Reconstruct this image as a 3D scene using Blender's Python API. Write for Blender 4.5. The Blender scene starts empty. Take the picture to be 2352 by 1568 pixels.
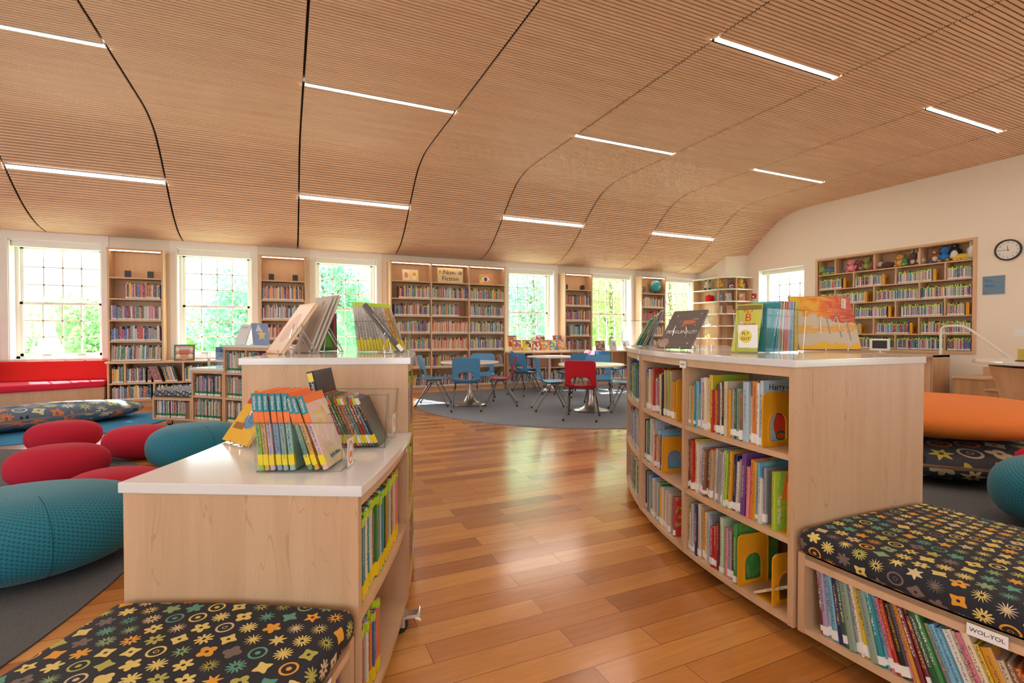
import bpy, bmesh, math, random
from mathutils import Vector, Matrix
random.seed(7)
PI = math.pi
R = math.radians
SC = bpy.context.scene
COL = SC.collection

# ---------------------------------------------------------------- camera, world, sun, exposure
FPX = 1147.0
cam_data = bpy.data.cameras.new('camera')
cam_data.sensor_fit = 'HORIZONTAL'
cam_data.sensor_width = 36.0
cam_data.lens = 36.0 * FPX / 2352.0
cam_data.clip_start = 0.05
cam_data.clip_end = 400
cam = bpy.data.objects.new('camera', cam_data)
COL.objects.link(cam)
cam.location = (0, 0, 1.2)
cam.rotation_euler = (R(90) - math.atan(17 / FPX), 0, -R(24.22))
SC.camera = cam

world = bpy.data.worlds.new('sky')
SC.world = world
world.use_nodes = True
wn = world.node_tree
wn.nodes.clear()
wo = wn.nodes.new('ShaderNodeOutputWorld')
wb = wn.nodes.new('ShaderNodeBackground')
wb.inputs['Color'].default_value = (0.86, 0.94, 1.0, 1)
wb.inputs['Strength'].default_value = 8.0
wn.links.new(wb.outputs[0], wo.inputs[0])

sun_data = bpy.data.lights.new('sun', 'SUN')
sun_data.energy = 19.0
sun_data.angle = R(0.6)
sun_data.color = (1.0, 0.95, 0.86)
sun = bpy.data.objects.new('sun', sun_data)
COL.objects.link(sun)
sun.location = (-8, 30, 30)
sun.rotation_euler = Vector((-0.42, 1.0, 1.08)).to_track_quat('Z', 'Y').to_euler()

SC.view_settings.view_transform = 'Standard'
SC.view_settings.look = 'None'
SC.view_settings.gamma = 1.0
SC.view_settings.use_curve_mapping = False
SC.view_settings.exposure = -0.04
STRIP_POWER = 60.0
CASE_LED = 9.0
cy = SC.cycles
cy.max_bounces = 7
cy.diffuse_bounces = 4
cy.glossy_bounces = 3
cy.transmission_bounces = 4
cy.transparent_max_bounces = 24
cy.caustics_reflective = False
cy.caustics_refractive = False
cy.sample_clamp_indirect = 6.0
cy.use_adaptive_sampling = True
cy.adaptive_threshold = 0.03

# ---------------------------------------------------------------- node helpers and materials
def new_mat(name):
    m = bpy.data.materials.new(name)
    m.use_nodes = True
    nt = m.node_tree
    bsdf = nt.nodes['Principled BSDF']
    return m, nt, bsdf

def N(nt, kind, **kw):
    n = nt.nodes.new(kind)
    for k, v in kw.items():
        if k.startswith('i_'):
            key = k[2:].replace('_', ' ')
            n.inputs[key].default_value = v
        else:
            setattr(n, k, v)
    return n

def math_n(nt, op, a, b=None, c=None, clamp=False):
    n = nt.nodes.new('ShaderNodeMath')
    n.operation = op
    n.use_clamp = clamp
    for i, v in enumerate((a, b, c)):
        if v is None:
            continue
        if isinstance(v, (int, float)):
            n.inputs[i].default_value = v
        else:
            nt.links.new(v, n.inputs[i])
    return n.outputs[0]

def mixc(nt, fac, a, b, blend='MIX'):
    n = nt.nodes.new('ShaderNodeMix')
    n.data_type = 'RGBA'
    n.blend_type = blend
    for key, v in ((0, fac), (6, a), (7, b)):
        if isinstance(v, (int, float)):
            n.inputs[key].default_value = v
        elif isinstance(v, tuple):
            n.inputs[key].default_value = v if len(v) == 4 else v + (1,)
        else:
            nt.links.new(v, n.inputs[key])
    return n.outputs[2]

def flat(name, color, rough=0.5, metal=0.0, emit=None, strength=0.0, coat=0.0, spec=0.5):
    m, nt, b = new_mat(name)
    b.inputs['Base Color'].default_value = (*color, 1)
    b.inputs['Roughness'].default_value = rough
    b.inputs['Metallic'].default_value = metal
    b.inputs['Specular IOR Level'].default_value = spec
    b.inputs['Coat Weight'].default_value = coat
    if emit:
        b.inputs['Emission Color'].default_value = (*emit, 1)
        b.inputs['Emission Strength'].default_value = strength
    return m

def wood(name, c1, c2, axis='Z', rough=0.4, scale=1.0, knots=True):
    m, nt, b = new_mat(name)
    tc = N(nt, 'ShaderNodeTexCoord')
    mp = N(nt, 'ShaderNodeMapping')
    s = [16 * scale] * 3
    s['XYZ'.index(axis)] = 1.1 * scale
    mp.inputs['Scale'].default_value = s
    nt.links.new(tc.outputs['Object'], mp.inputs['Vector'])
    n1 = N(nt, 'ShaderNodeTexNoise', i_Scale=1.0, i_Detail=5.0, i_Roughness=0.6, i_Distortion=0.6)
    nt.links.new(mp.outputs[0], n1.inputs['Vector'])
    cr = N(nt, 'ShaderNodeValToRGB')
    cr.color_ramp.elements[0].position = 0.3
    cr.color_ramp.elements[0].color = (*c2, 1)
    cr.color_ramp.elements[1].position = 0.68
    cr.color_ramp.elements[1].color = (*c1, 1)
    nt.links.new(n1.outputs['Fac'], cr.inputs['Fac'])
    col = cr.outputs[0]
    if knots:
        mp2 = N(nt, 'ShaderNodeMapping')
        s2 = [7 * scale] * 3
        s2['XYZ'.index(axis)] = 0.9 * scale
        mp2.inputs['Scale'].default_value = s2
        nt.links.new(tc.outputs['Object'], mp2.inputs['Vector'])
        n2 = N(nt, 'ShaderNodeTexNoise', i_Scale=1.3, i_Detail=2.0, i_Distortion=1.4)
        nt.links.new(mp2.outputs[0], n2.inputs['Vector'])
        a = math_n(nt, 'SUBTRACT', n2.outputs['Fac'], 0.5)
        a = math_n(nt, 'ABSOLUTE', a)
        a = math_n(nt, 'LESS_THAN', a, 0.0035)
        a = math_n(nt, 'MULTIPLY', a, 0.3)
        col = mixc(nt, a, col, tuple(x * 0.45 for x in c2))
    nt.links.new(col, b.inputs['Base Color'])
    b.inputs['Roughness'].default_value = rough
    return m

M = {}
M['maple'] = wood('maple_veneer', (0.64, 0.43, 0.265), (0.55, 0.345, 0.195), 'Z', 0.38)
M['maple_flat'] = wood('maple_shelf', (0.68, 0.46, 0.285), (0.60, 0.39, 0.225), 'X', 0.4, 1.0, False)
M['case_wood'] = wood('birch_case', (0.70, 0.46, 0.27), (0.63, 0.40, 0.22), 'Z', 0.45, 1.0, False)
M['slat'] = wood('ceiling_slat_oak', (0.90, 0.625, 0.43), (0.80, 0.525, 0.345), 'X', 0.6, 0.6, False)
M['oak_step'] = wood('oak_step', (0.58, 0.36, 0.18), (0.42, 0.25, 0.11), 'Z', 0.4, 0.8, False)
M['dark'] = flat('ceiling_void', (0.018, 0.012, 0.008), 0.9)
M['wall'] = flat('cream_paint', (0.87, 0.785, 0.655), 0.7)
M['trim'] = flat('white_trim', (0.88, 0.87, 0.82), 0.45)
M['white'] = flat('white_quartz', (0.76, 0.755, 0.76), 0.13, coat=0.3)
M['tabletop'] = flat('white_laminate', (0.84, 0.81, 0.78), 0.25)
M['metal'] = flat('brushed_steel', (0.52, 0.50, 0.46), 0.28, 1.0)
M['chrome'] = flat('chrome', (0.62, 0.62, 0.63), 0.2, 1.0)
M['leg'] = flat('dark_steel_tube', (0.22, 0.21, 0.20), 0.3, 0.9)
M['rubber'] = flat('black_rubber', (0.02, 0.02, 0.02), 0.6)
M['blackp'] = flat('black_plastic', (0.025, 0.025, 0.028), 0.4)
M['paper'] = flat('paper', (0.78, 0.74, 0.66), 0.7)
M['wlabel'] = flat('white_label', (0.85, 0.85, 0.83), 0.5)
M['ylabel'] = flat('yellow_label', (0.85, 0.66, 0.01), 0.45)
M['ltape'] = flat('lime_tape', (0.50, 0.75, 0.02), 0.45)
M['gtape'] = flat('green_tape', (0.01, 0.22, 0.08), 0.45)
M['bookend'] = flat('amber_plastic', (0.74, 0.34, 0.015), 0.35)
M['redfab'] = flat('red_fabric', (0.70, 0.012, 0.012), 0.85)
M['crimson'] = flat('crimson_fabric', (0.47, 0.006, 0.03), 0.9)
M['pinkfab'] = flat('pink_red_fabric', (0.66, 0.01, 0.045), 0.85)
M['orange'] = flat('orange_fabric', (0.72, 0.19, 0.025), 0.85)
M['blue_pl'] = flat('blue_plastic', (0.075, 0.29, 0.56), 0.33)
M['red_pl'] = flat('red_plastic', (0.50, 0.008, 0.03), 0.3)
M['pink_pl'] = flat('pink_plastic', (0.62, 0.22, 0.36), 0.33)
M['strip'] = flat('lamp_diffuser', (0.9, 0.9, 0.9), 0.5, emit=(1.0, 0.87, 0.76), strength=STRIP_POWER)
M['led'] = flat('led_diffuser', (0.9, 0.9, 0.9), 0.5, emit=(1.0, 0.80, 0.56), strength=CASE_LED)
M['seam'] = flat('seam_thread', (0.003, 0.07, 0.11), 0.9)
M['ink'] = flat('black_ink', (0.02, 0.018, 0.018), 0.6)
M['inkw'] = flat('white_ink', (0.85, 0.83, 0.8), 0.6)
M['inky'] = flat('yellow_ink', (0.85, 0.68, 0.1), 0.6)
M['inkr'] = flat('red_ink', (0.72, 0.06, 0.03), 0.6)
M['inko'] = flat('orange_ink', (0.85, 0.20, 0.04), 0.6)
M['inkb'] = flat('blue_ink', (0.05, 0.13, 0.35), 0.6)
M['teal_ink'] = flat('teal_ink', (0.02, 0.24, 0.30), 0.5)
M['bark'] = flat('bark', (0.16, 0.11, 0.07), 0.9)
M['grass'] = flat('grass', (0.42, 0.52, 0.30), 0.9)
M['white_metal'] = flat('white_powder_coat', (0.82, 0.78, 0.70), 0.35)
M['yellow_paint'] = flat('yellow_paint', (0.85, 0.75, 0.35), 0.6)
M['blue_paint'] = flat('blue_paint', (0.15, 0.3, 0.8), 0.6)
M['red_paint'] = flat('red_paint', (0.8, 0.1, 0.08), 0.6)
M['grey_roof'] = flat('grey_roof', (0.35, 0.4, 0.42), 0.7)
M['plaque'] = flat('blue_plaque', (0.14, 0.25, 0.36), 0.35)
M['clockface'] = flat('clock_face', (0.82, 0.80, 0.74), 0.35)

def book_mat(name, attr=False):
    m, nt, b = new_mat(name)
    tc = N(nt, 'ShaderNodeTexCoord')
    sep = N(nt, 'ShaderNodeSeparateXYZ')
    if attr:
        at = N(nt, 'ShaderNodeAttribute', attribute_name='Col')
        base = at.outputs['Color']
        mp = N(nt, 'ShaderNodeMapping')
        mp.inputs['Scale'].default_value = (160, 160, 45)
        nt.links.new(tc.outputs['Object'], mp.inputs['Vector'])
        n = N(nt, 'ShaderNodeTexNoise', i_Scale=1.0, i_Detail=1.0)
        nt.links.new(mp.outputs[0], n.inputs['Vector'])
        f = math_n(nt, 'GREATER_THAN', n.outputs['Fac'], 0.60)
        f = math_n(nt, 'MULTIPLY', f, 0.55)
        col = mixc(nt, f, base, (0.75, 0.72, 0.62))
    else:
        oi = N(nt, 'ShaderNodeObjectInfo')
        base = oi.outputs['Color']
        nt.links.new(tc.outputs['Object'], sep.inputs[0])
        rnd = oi.outputs['Random']
        off = math_n(nt, 'MULTIPLY', rnd, 37.0)
        comb = N(nt, 'ShaderNodeCombineXYZ')
        nt.links.new(off, comb.inputs[0]); nt.links.new(off, comb.inputs[1]); nt.links.new(off, comb.inputs[2])
        add = N(nt, 'ShaderNodeVectorMath', operation='ADD')
        nt.links.new(tc.outputs['Object'], add.inputs[0]); nt.links.new(comb.outputs[0], add.inputs[1])
        # big soft illustration blotches on the covers
        vor = N(nt, 'ShaderNodeTexNoise', i_Scale=13.0, i_Detail=3.0, i_Distortion=1.8)
        nt.links.new(add.outputs[0], vor.inputs['Vector'])
        hs = N(nt, 'ShaderNodeHueSaturation')
        hs.inputs['Saturation'].default_value = 0.9
        nt.links.new(math_n(nt, 'ADD', math_n(nt, 'MULTIPLY', rnd, 0.5), 0.25), hs.inputs['Hue'])
        nt.links.new(base, hs.inputs['Color'])
        cover = math_n(nt, 'GREATER_THAN', sep.outputs[1], 0.012)
        f1 = math_n(nt, 'GREATER_THAN', vor.outputs['Fac'], 0.55)
        f1 = math_n(nt, 'MULTIPLY', math_n(nt, 'MULTIPLY', f1, cover), 0.65)
        c1 = mixc(nt, f1, base, hs.outputs[0])
        # small marks like lettering on the spine
        mp = N(nt, 'ShaderNodeMapping')
        mp.inputs['Scale'].default_value = (330, 60, 300)
        nt.links.new(add.outputs[0], mp.inputs['Vector'])
        n = N(nt, 'ShaderNodeTexNoise', i_Scale=1.0, i_Detail=0.5)
        nt.links.new(mp.outputs[0], n.inputs['Vector'])
        f = math_n(nt, 'GREATER_THAN', n.outputs['Fac'], 0.53)
        spine = math_n(nt, 'LESS_THAN', sep.outputs[1], 0.002)
        inx = math_n(nt, 'LESS_THAN', math_n(nt, 'ABSOLUTE', sep.outputs[0]), 0.0034)
        zlo = math_n(nt, 'ADD', math_n(nt, 'MULTIPLY', rnd, 0.05), 0.055)
        zin = math_n(nt, 'GREATER_THAN', sep.outputs[2], zlo)
        zhi = math_n(nt, 'LESS_THAN', sep.outputs[2], math_n(nt, 'ADD', zlo, 0.14))
        for g in (spine, inx, zin, zhi):
            f = math_n(nt, 'MULTIPLY', f, g)
        pick = math_n(nt, 'GREATER_THAN', math_n(nt, 'FRACT', math_n(nt, 'MULTIPLY', rnd, 7.3)), 0.5)
        bw = N(nt, 'ShaderNodeRGBToBW'); nt.links.new(base, bw.inputs[0])
        lum = math_n(nt, 'GREATER_THAN', bw.outputs[0], 0.28)
        ink = mixc(nt, lum, (0.85, 0.82, 0.72), (0.05, 0.03, 0.06))
        ink2 = mixc(nt, pick, ink, (0.75, 0.45, 0.05))
        ink3 = mixc(nt, lum, ink2, ink)
        col = mixc(nt, math_n(nt, 'MULTIPLY', f, 0.8), c1, ink3)
    nt.links.new(col, b.inputs['Base Color'])
    b.inputs['Roughness'].default_value = 0.32
    return m
M['book'] = book_mat('book_cover')
def autumn_mat():
    m, nt, b = new_mat('autumn_landscape_print')
    tc = N(nt, 'ShaderNodeTexCoord'); sp = N(nt, 'ShaderNodeSeparateXYZ'); nt.links.new(tc.outputs['Object'], sp.inputs[0])
    n1 = N(nt, 'ShaderNodeTexNoise', i_Scale=14.0, i_Detail=5.0, i_Distortion=1.2); nt.links.new(tc.outputs['Object'], n1.inputs['Vector'])
    mp = N(nt, 'ShaderNodeMapping'); mp.inputs['Rotation'].default_value = (0, .6, 0); mp.inputs['Scale'].default_value = (14, 14, 90)
    nt.links.new(tc.outputs['Object'], mp.inputs['Vector'])
    n2 = N(nt, 'ShaderNodeTexNoise', i_Scale=1.0, i_Detail=3.0); nt.links.new(mp.outputs[0], n2.inputs['Vector'])
    f = math_n(nt, 'ADD', math_n(nt, 'MULTIPLY', sp.outputs[0], 1.9), math_n(nt, 'MULTIPLY_ADD', n1.outputs['Fac'], 0.9, 0.05))
    cr = N(nt, 'ShaderNodeValToRGB'); e = cr.color_ramp.elements
    e[0].position = .15; e[0].color = (.80, .60, .04, 1); e[1].position = .95; e[1].color = (.50, .05, .03, 1)
    q = e.new(.38); q.color = (.78, .38, .03, 1); q = e.new(.58); q.color = (.75, .17, .02, 1); q = e.new(.72); q.color = (.58, .08, .05, 1)
    nt.links.new(f, cr.inputs[0])
    fol = mixc(nt, math_n(nt, 'MULTIPLY', math_n(nt, 'GREATER_THAN', n2.outputs['Fac'], .56), .5), cr.outputs[0], (.80, .42, .10))
    zz = sp.outputs[2]
    edge = math_n(nt, 'ADD', zz, math_n(nt, 'MULTIPLY_ADD', n1.outputs['Fac'], .12, -.06))
    up = math_n(nt, 'GREATER_THAN', edge, math_n(nt, 'SUBTRACT', .195, math_n(nt, 'MULTIPLY', sp.outputs[0], .25)))
    col = mixc(nt, up, (.62, .55, .44), fol)
    band = math_n(nt, 'MULTIPLY', math_n(nt, 'LESS_THAN', math_n(nt, 'ABSOLUTE', math_n(nt, 'SUBTRACT', edge, .125)), .022), math_n(nt, 'GREATER_THAN', n2.outputs['Fac'], .42))
    col = mixc(nt, math_n(nt, 'MULTIPLY', band, math_n(nt, 'SUBTRACT', 1.0, up)), col, (.78, .40, .05))
    low = math_n(nt, 'LESS_THAN', edge, .035)
    nt.links.new(mixc(nt, low, col, (.80, .50, .04)), b.inputs['Base Color'])
    b.inputs['Roughness'].default_value = .3
    return m
M['autumn'] = autumn_mat()
M['books_far'] = book_mat('shelved_books', True)

def attr_mat(name, rough=0.6):
    m, nt, b = new_mat(name)
    at = N(nt, 'ShaderNodeAttribute', attribute_name='Col')
    nt.links.new(at.outputs['Color'], b.inputs['Base Color'])
    b.inputs['Roughness'].default_value = rough
    return m
M['attr'] = attr_mat('coloured_cloth', 0.8)
M['attr_print'] = attr_mat('printed_cover', 0.35)

def floor_mat():
    m, nt, b = new_mat('oak_plank_floor')
    tc = N(nt, 'ShaderNodeTexCoord')
    mp = N(nt, 'ShaderNodeMapping')
    mp.inputs['Location'].default_value = (0.35, -0.122, 0)
    nt.links.new(tc.outputs['Object'], mp.inputs['Vector'])
    br = N(nt, 'ShaderNodeTexBrick', offset=0.37, offset_frequency=2, squash=1.0)
    br.inputs['Color1'].default_value = (0, 0, 0, 1)
    br.inputs['Color2'].default_value = (1, 1, 1, 1)
    br.inputs['Mortar'].default_value = (0.5, 0.5, 0.5, 1)
    br.inputs['Scale'].default_value = 1.0
    br.inputs['Mortar Size'].default_value = 0.0011
    br.inputs['Brick Width'].default_value = 0.83
    br.inputs['Row Height'].default_value = 0.126
    nt.links.new(mp.outputs[0], br.inputs['Vector'])
    cr = N(nt, 'ShaderNodeValToRGB')
    el = cr.color_ramp.elements
    el[0].position = 0.0; el[0].color = (0.37, 0.130, 0.030, 1)
    el[1].position = 1.0; el[1].color = (0.74, 0.36, 0.10, 1)
    e = el.new(0.3); e.color = (0.52, 0.205, 0.048, 1)
    e = el.new(0.7); e.color = (0.62, 0.270, 0.068, 1)
    nt.links.new(br.outputs['Color'], cr.inputs['Fac'])
    # grain along x, shifted per plank
    sh = N(nt, 'ShaderNodeVectorMath', operation='ADD')
    cb = N(nt, 'ShaderNodeCombineXYZ')
    bw = N(nt, 'ShaderNodeRGBToBW')
    nt.links.new(br.outputs['Color'], bw.inputs[0])
    k = math_n(nt, 'MULTIPLY', bw.outputs[0], 31.0)
    nt.links.new(k, cb.inputs[0]); nt.links.new(k, cb.inputs[1])
    nt.links.new(tc.outputs['Object'], sh.inputs[0]); nt.links.new(cb.outputs[0], sh.inputs[1])
    mp2 = N(nt, 'ShaderNodeMapping')
    mp2.inputs['Scale'].default_value = (2.2, 26, 1)
    nt.links.new(sh.outputs[0], mp2.inputs['Vector'])
    n = N(nt, 'ShaderNodeTexNoise', i_Scale=1.0, i_Detail=6.0, i_Roughness=0.62, i_Distortion=0.9)
    nt.links.new(mp2.outputs[0], n.inputs['Vector'])
    g = math_n(nt, 'MULTIPLY_ADD', n.outputs['Fac'], 0.62, 0.70)
    mul = mixc(nt, 1.0, cr.outputs[0], (1, 1, 1), 'MULTIPLY')
    vm = N(nt, 'ShaderNodeVectorMath', operation='SCALE')
    nt.links.new(mul, vm.inputs[0]); nt.links.new(g, vm.inputs['Scale'])
    col = mixc(nt, br.outputs['Fac'], vm.outputs[0], (0.10, 0.035, 0.012))
    nt.links.new(col, b.inputs['Base Color'])
    b.inputs['Roughness'].default_value = 0.27
    b.inputs['Coat Weight'].default_value = 0.55
    b.inputs['Coat Roughness'].default_value = 0.16
    return m
M['floor'] = floor_mat()

def carpet_mat(name, c1, c2):
    m, nt, b = new_mat(name)
    tc = N(nt, 'ShaderNodeTexCoord')
    n = N(nt, 'ShaderNodeTexNoise', i_Scale=160.0, i_Detail=2.0)
    nt.links.new(tc.outputs['Object'], n.inputs['Vector'])
    nt.links.new(mixc(nt, n.outputs['Fac'], c1, c2), b.inputs['Base Color'])
    b.inputs['Roughness'].default_value = 0.95
    bp = N(nt, 'ShaderNodeBump', i_Strength=0.5, i_Distance=0.004)
    nt.links.new(n.outputs['Fac'], bp.inputs['Height'])
    nt.links.new(bp.outputs[0], b.inputs['Normal'])
    return m
M['carpet'] = carpet_mat('grey_blue_carpet', (0.115, 0.135, 0.165), (0.28, 0.31, 0.36))
M['carpet_l'] = carpet_mat('slate_carpet', (0.055, 0.054, 0.052), (0.15, 0.155, 0.165))
M['carpet_b'] = carpet_mat('blue_carpet', (0.01, 0.13, 0.30), (0.03, 0.27, 0.50))

def weave_mat(name, base, dark):
    """basket weave with small dark crosses; UV in metres"""
    m, nt, b = new_mat(name)
    uv = N(nt, 'ShaderNodeUVMap')
    mp = N(nt, 'ShaderNodeMapping')
    mp.inputs['Rotation'].default_value = (0, 0, 0.42)
    c = 0.0185
    mp.inputs['Scale'].default_value = (1 / c, 1 / c, 1)
    nt.links.new(uv.outputs[0], mp.inputs['Vector'])
    sp = N(nt, 'ShaderNodeSeparateXYZ'); nt.links.new(mp.outputs[0], sp.inputs[0])
    row = math_n(nt, 'FLOOR', sp.outputs[1])
    sx = math_n(nt, 'ADD', sp.outputs[0], math_n(nt, 'MULTIPLY', row, 0.36))
    fx = math_n(nt, 'ABSOLUTE', math_n(nt, 'SUBTRACT', math_n(nt, 'FRACT', sx), 0.5))
    fy = math_n(nt, 'ABSOLUTE', math_n(nt, 'SUBTRACT', math_n(nt, 'FRACT', sp.outputs[1]), 0.5))
    h = math_n(nt, 'MULTIPLY', math_n(nt, 'LESS_THAN', fy, 0.075), math_n(nt, 'LESS_THAN', fx, 0.42))
    v = math_n(nt, 'MULTIPLY', math_n(nt, 'LESS_THAN', fx, 0.065), math_n(nt, 'LESS_THAN', fy, 0.40))
    f = math_n(nt, 'MAXIMUM', h, v)
    nt.links.new(mixc(nt, math_n(nt, 'MULTIPLY', f, 0.85), base, dark), b.inputs['Base Color'])
    bp = N(nt, 'ShaderNodeBump', i_Strength=0.5, i_Distance=0.003)
    nt.links.new(math_n(nt, 'SUBTRACT', 1.0, f), bp.inputs['Height'])
    nt.links.new(bp.outputs[0], b.inputs['Normal'])
    b.inputs['Roughness'].default_value = 0.8
    b.inputs['Sheen Weight'].default_value = 0.15
    return m
M['teal'] = weave_mat('teal_weave', (0.008, 0.20, 0.285), (0.002, 0.02, 0.045))

def motif_mat(name, ground, cell, palette, size=0.40, big=False):
    """flowers, stars, rings and discs scattered on a dark ground; UV in metres"""
    m, nt, b = new_mat(name)
    uv = N(nt, 'ShaderNodeUVMap')
    mp = N(nt, 'ShaderNodeMapping')
    mp.inputs['Rotation'].default_value = (0, 0, 0.36)
    mp.inputs['Scale'].default_value = (1 / cell, 1 / cell, 1)
    nt.links.new(uv.outputs[0], mp.inputs['Vector'])
    sp = N(nt, 'ShaderNodeSeparateXYZ'); nt.links.new(mp.outputs[0], sp.inputs[0])
    row = math_n(nt, 'FLOOR', sp.outputs[1])
    sx = math_n(nt, 'ADD', sp.outputs[0], math_n(nt, 'MULTIPLY', math_n(nt, 'MODULO', row, 2.0), 0.5))
    cx = math_n(nt, 'FLOOR', sx)
    fx = math_n(nt, 'SUBTRACT', math_n(nt, 'SUBTRACT', sx, cx), 0.5)
    fy = math_n(nt, 'SUBTRACT', math_n(nt, 'SUBTRACT', sp.outputs[1], row), 0.5)
    cb = N(nt, 'ShaderNodeCombineXYZ'); nt.links.new(cx, cb.inputs[0]); nt.links.new(row, cb.inputs[1])
    wn_ = N(nt, 'ShaderNodeTexWhiteNoise', noise_dimensions='3D'); nt.links.new(cb.outputs[0], wn_.inputs[0])
    rs = N(nt, 'ShaderNodeSeparateColor'); nt.links.new(wn_.outputs['Color'], rs.inputs[0])
    r1, r2, r3 = rs.outputs[0], rs.outputs[1], rs.outputs[2]
    rv = wn_.outputs['Value']
    n = math_n(nt, 'ADD', math_n(nt, 'FLOOR', math_n(nt, 'MULTIPLY', math_n(nt, 'MULTIPLY', r1, r1), 11.0)), 4.0)
    th = math_n(nt, 'ADD', math_n(nt, 'ARCTAN2', fy, fx), math_n(nt, 'MULTIPLY', r2, 6.28))
    rr = math_n(nt, 'SQRT', math_n(nt, 'ADD', math_n(nt, 'MULTIPLY', fx, fx), math_n(nt, 'MULTIPLY', fy, fy)))
    cs = math_n(nt, 'COSINE', math_n(nt, 'MULTIPLY', th, n))
    # sharpen: petals (|cos|) or spikes (1-|sin|)
    spike = math_n(nt, 'SUBTRACT', 1.0, math_n(nt, 'ABSOLUTE', math_n(nt, 'SINE', math_n(nt, 'MULTIPLY', th, math_n(nt, 'MULTIPLY', n, 0.5)))))
    isst = math_n(nt, 'GREATER_THAN', r3, 0.5)
    petal = math_n(nt, 'MULTIPLY_ADD', cs, 0.5, 0.5)
    petal = math_n(nt, 'POWER', petal, 0.6)
    prof = math_n(nt, 'ADD', math_n(nt, 'MULTIPLY', spike, isst), math_n(nt, 'MULTIPLY', petal, math_n(nt, 'SUBTRACT', 1.0, isst)))
    amp = math_n(nt, 'MULTIPLY_ADD', rv, 0.45, 0.3)
    lim = math_n(nt, 'MULTIPLY', math_n(nt, 'ADD', math_n(nt, 'SUBTRACT', 1.0, amp), math_n(nt, 'MULTIPLY', amp, prof)), size)
    ring = math_n(nt, 'LESS_THAN', math_n(nt, 'FRACT', math_n(nt, 'MULTIPLY', rv, 13.7)), 0.13)
    limr = math_n(nt, 'ADD', math_n(nt, 'MULTIPLY', lim, math_n(nt, 'SUBTRACT', 1.0, ring)), math_n(nt, 'MULTIPLY', ring, size * 0.95))
    mask = math_n(nt, 'LESS_THAN', rr, limr)
    hole = math_n(nt, 'MULTIPLY', ring, math_n(nt, 'LESS_THAN', math_n(nt, 'ABSOLUTE', math_n(nt, 'SUBTRACT', rr, size * 0.5)), size * 0.22))
    hasdot = math_n(nt, 'LESS_THAN', math_n(nt, 'FRACT', math_n(nt, 'MULTIPLY', rv, 29.3)), 0.35 if not big else 0.8)
    dot = math_n(nt, 'MULTIPLY', math_n(nt, 'LESS_THAN', rr, size * 0.2), hasdot)
    mask = math_n(nt, 'MULTIPLY', mask, math_n(nt, 'SUBTRACT', 1.0, hole))
    cr = N(nt, 'ShaderNodeValToRGB')
    cr.color_ramp.interpolation = 'CONSTANT'
    els = cr.color_ramp.elements
    for i, c in enumerate(palette):
        e = els[i] if i < 2 else els.new(0.5)
        e.position = i / len(palette)
        e.color = (*c, 1)
    nt.links.new(math_n(nt, 'FRACT', math_n(nt, 'MULTIPLY', math_n(nt, 'ADD', r1, r2), 5.17)), cr.inputs[0])
    mask2 = math_n(nt, 'MULTIPLY', mask, math_n(nt, 'SUBTRACT', 1.0, dot))
    col = mixc(nt, mask2, ground, cr.outputs[0])
    nt.links.new(col, b.inputs['Base Color'])
    b.inputs['Roughness'].default_value = 0.8
    return m
PAL = [(0.62, 0.47, 0.27), (0.72, 0.33, 0.03), (0.10, 0.30, 0.22), (0.42, 0.40, 0.08), (0.17, 0.13, 0.11), (0.70, 0.55, 0.16), (0.75, 0.12, 0.02), (0.55, 0.42, 0.24), (0.24, 0.36, 0.16), (0.60, 0.45, 0.08)]
M['motif'] = motif_mat('navy_motif_fabric', (0.014, 0.016, 0.024), 0.052, PAL, 0.42)
M['motif_far'] = motif_mat('blue_motif_fabric', (0.03, 0.06, 0.12), 0.055, [(0.6, 0.6, 0.58), (0.3, 0.4, 0.5), (0.5, 0.5, 0.2), (0.6, 0.35, 0.2)], 0.40)
M['floral'] = motif_mat('slate_floral_fabric', (0.085, 0.14, 0.21), 0.17, [(0.55, 0.55, 0.45), (0.012, 0.012, 0.02), (0.5, 0.45, 0.12), (0.62, 0.18, 0.05), (0.05, 0.28, 0.36), (0.6, 0.55, 0.3), (0.012, 0.012, 0.02)], 0.44, True)
M['floral_d'] = motif_mat('charcoal_floral_fabric', (0.035, 0.04, 0.055), 0.20, [(0.5, 0.42, 0.25), (0.012, 0.008, 0.008), (0.5, 0.4, 0.06), (0.65, 0.15, 0.03), (0.08, 0.28, 0.27), (0.62, 0.52, 0.3), (0.012, 0.008, 0.008)], 0.44, True)

def acrylic(name, tint=(0.985, 0.99, 0.988), a=0.12):
    m = bpy.data.materials.new(name)
    m.use_nodes = True
    nt = m.node_tree
    nt.nodes.clear()
    o = N(nt, 'ShaderNodeOutputMaterial')
    t = N(nt, 'ShaderNodeBsdfTransparent'); t.inputs[0].default_value = (*tint, 1)
    g = N(nt, 'ShaderNodeBsdfGlossy'); g.inputs['Roughness'].default_value = 0.04
    lw = N(nt, 'ShaderNodeLayerWeight', i_Blend=0.5)
    mx = N(nt, 'ShaderNodeMixShader')
    f = math_n(nt, 'MULTIPLY_ADD', math_n(nt, 'POWER', lw.outputs['Facing'], 4.0), a * 1.6, a * .3, clamp=True)
    nt.links.new(f, mx.inputs[0])
    nt.links.new(t.outputs[0], mx.inputs[1]); nt.links.new(g.outputs[0], mx.inputs[2])
    nt.links.new(mx.outputs[0], o.inputs[0])
    return m
M['acrylic'] = acrylic('clear_acrylic', a=0.045)
M['rim'] = acrylic('clear_acrylic_edge', (0.84, 0.87, 0.87), 0.3)
M['glass'] = acrylic('window_glass', (0.97, 0.99, 0.99), 0.05)

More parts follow.
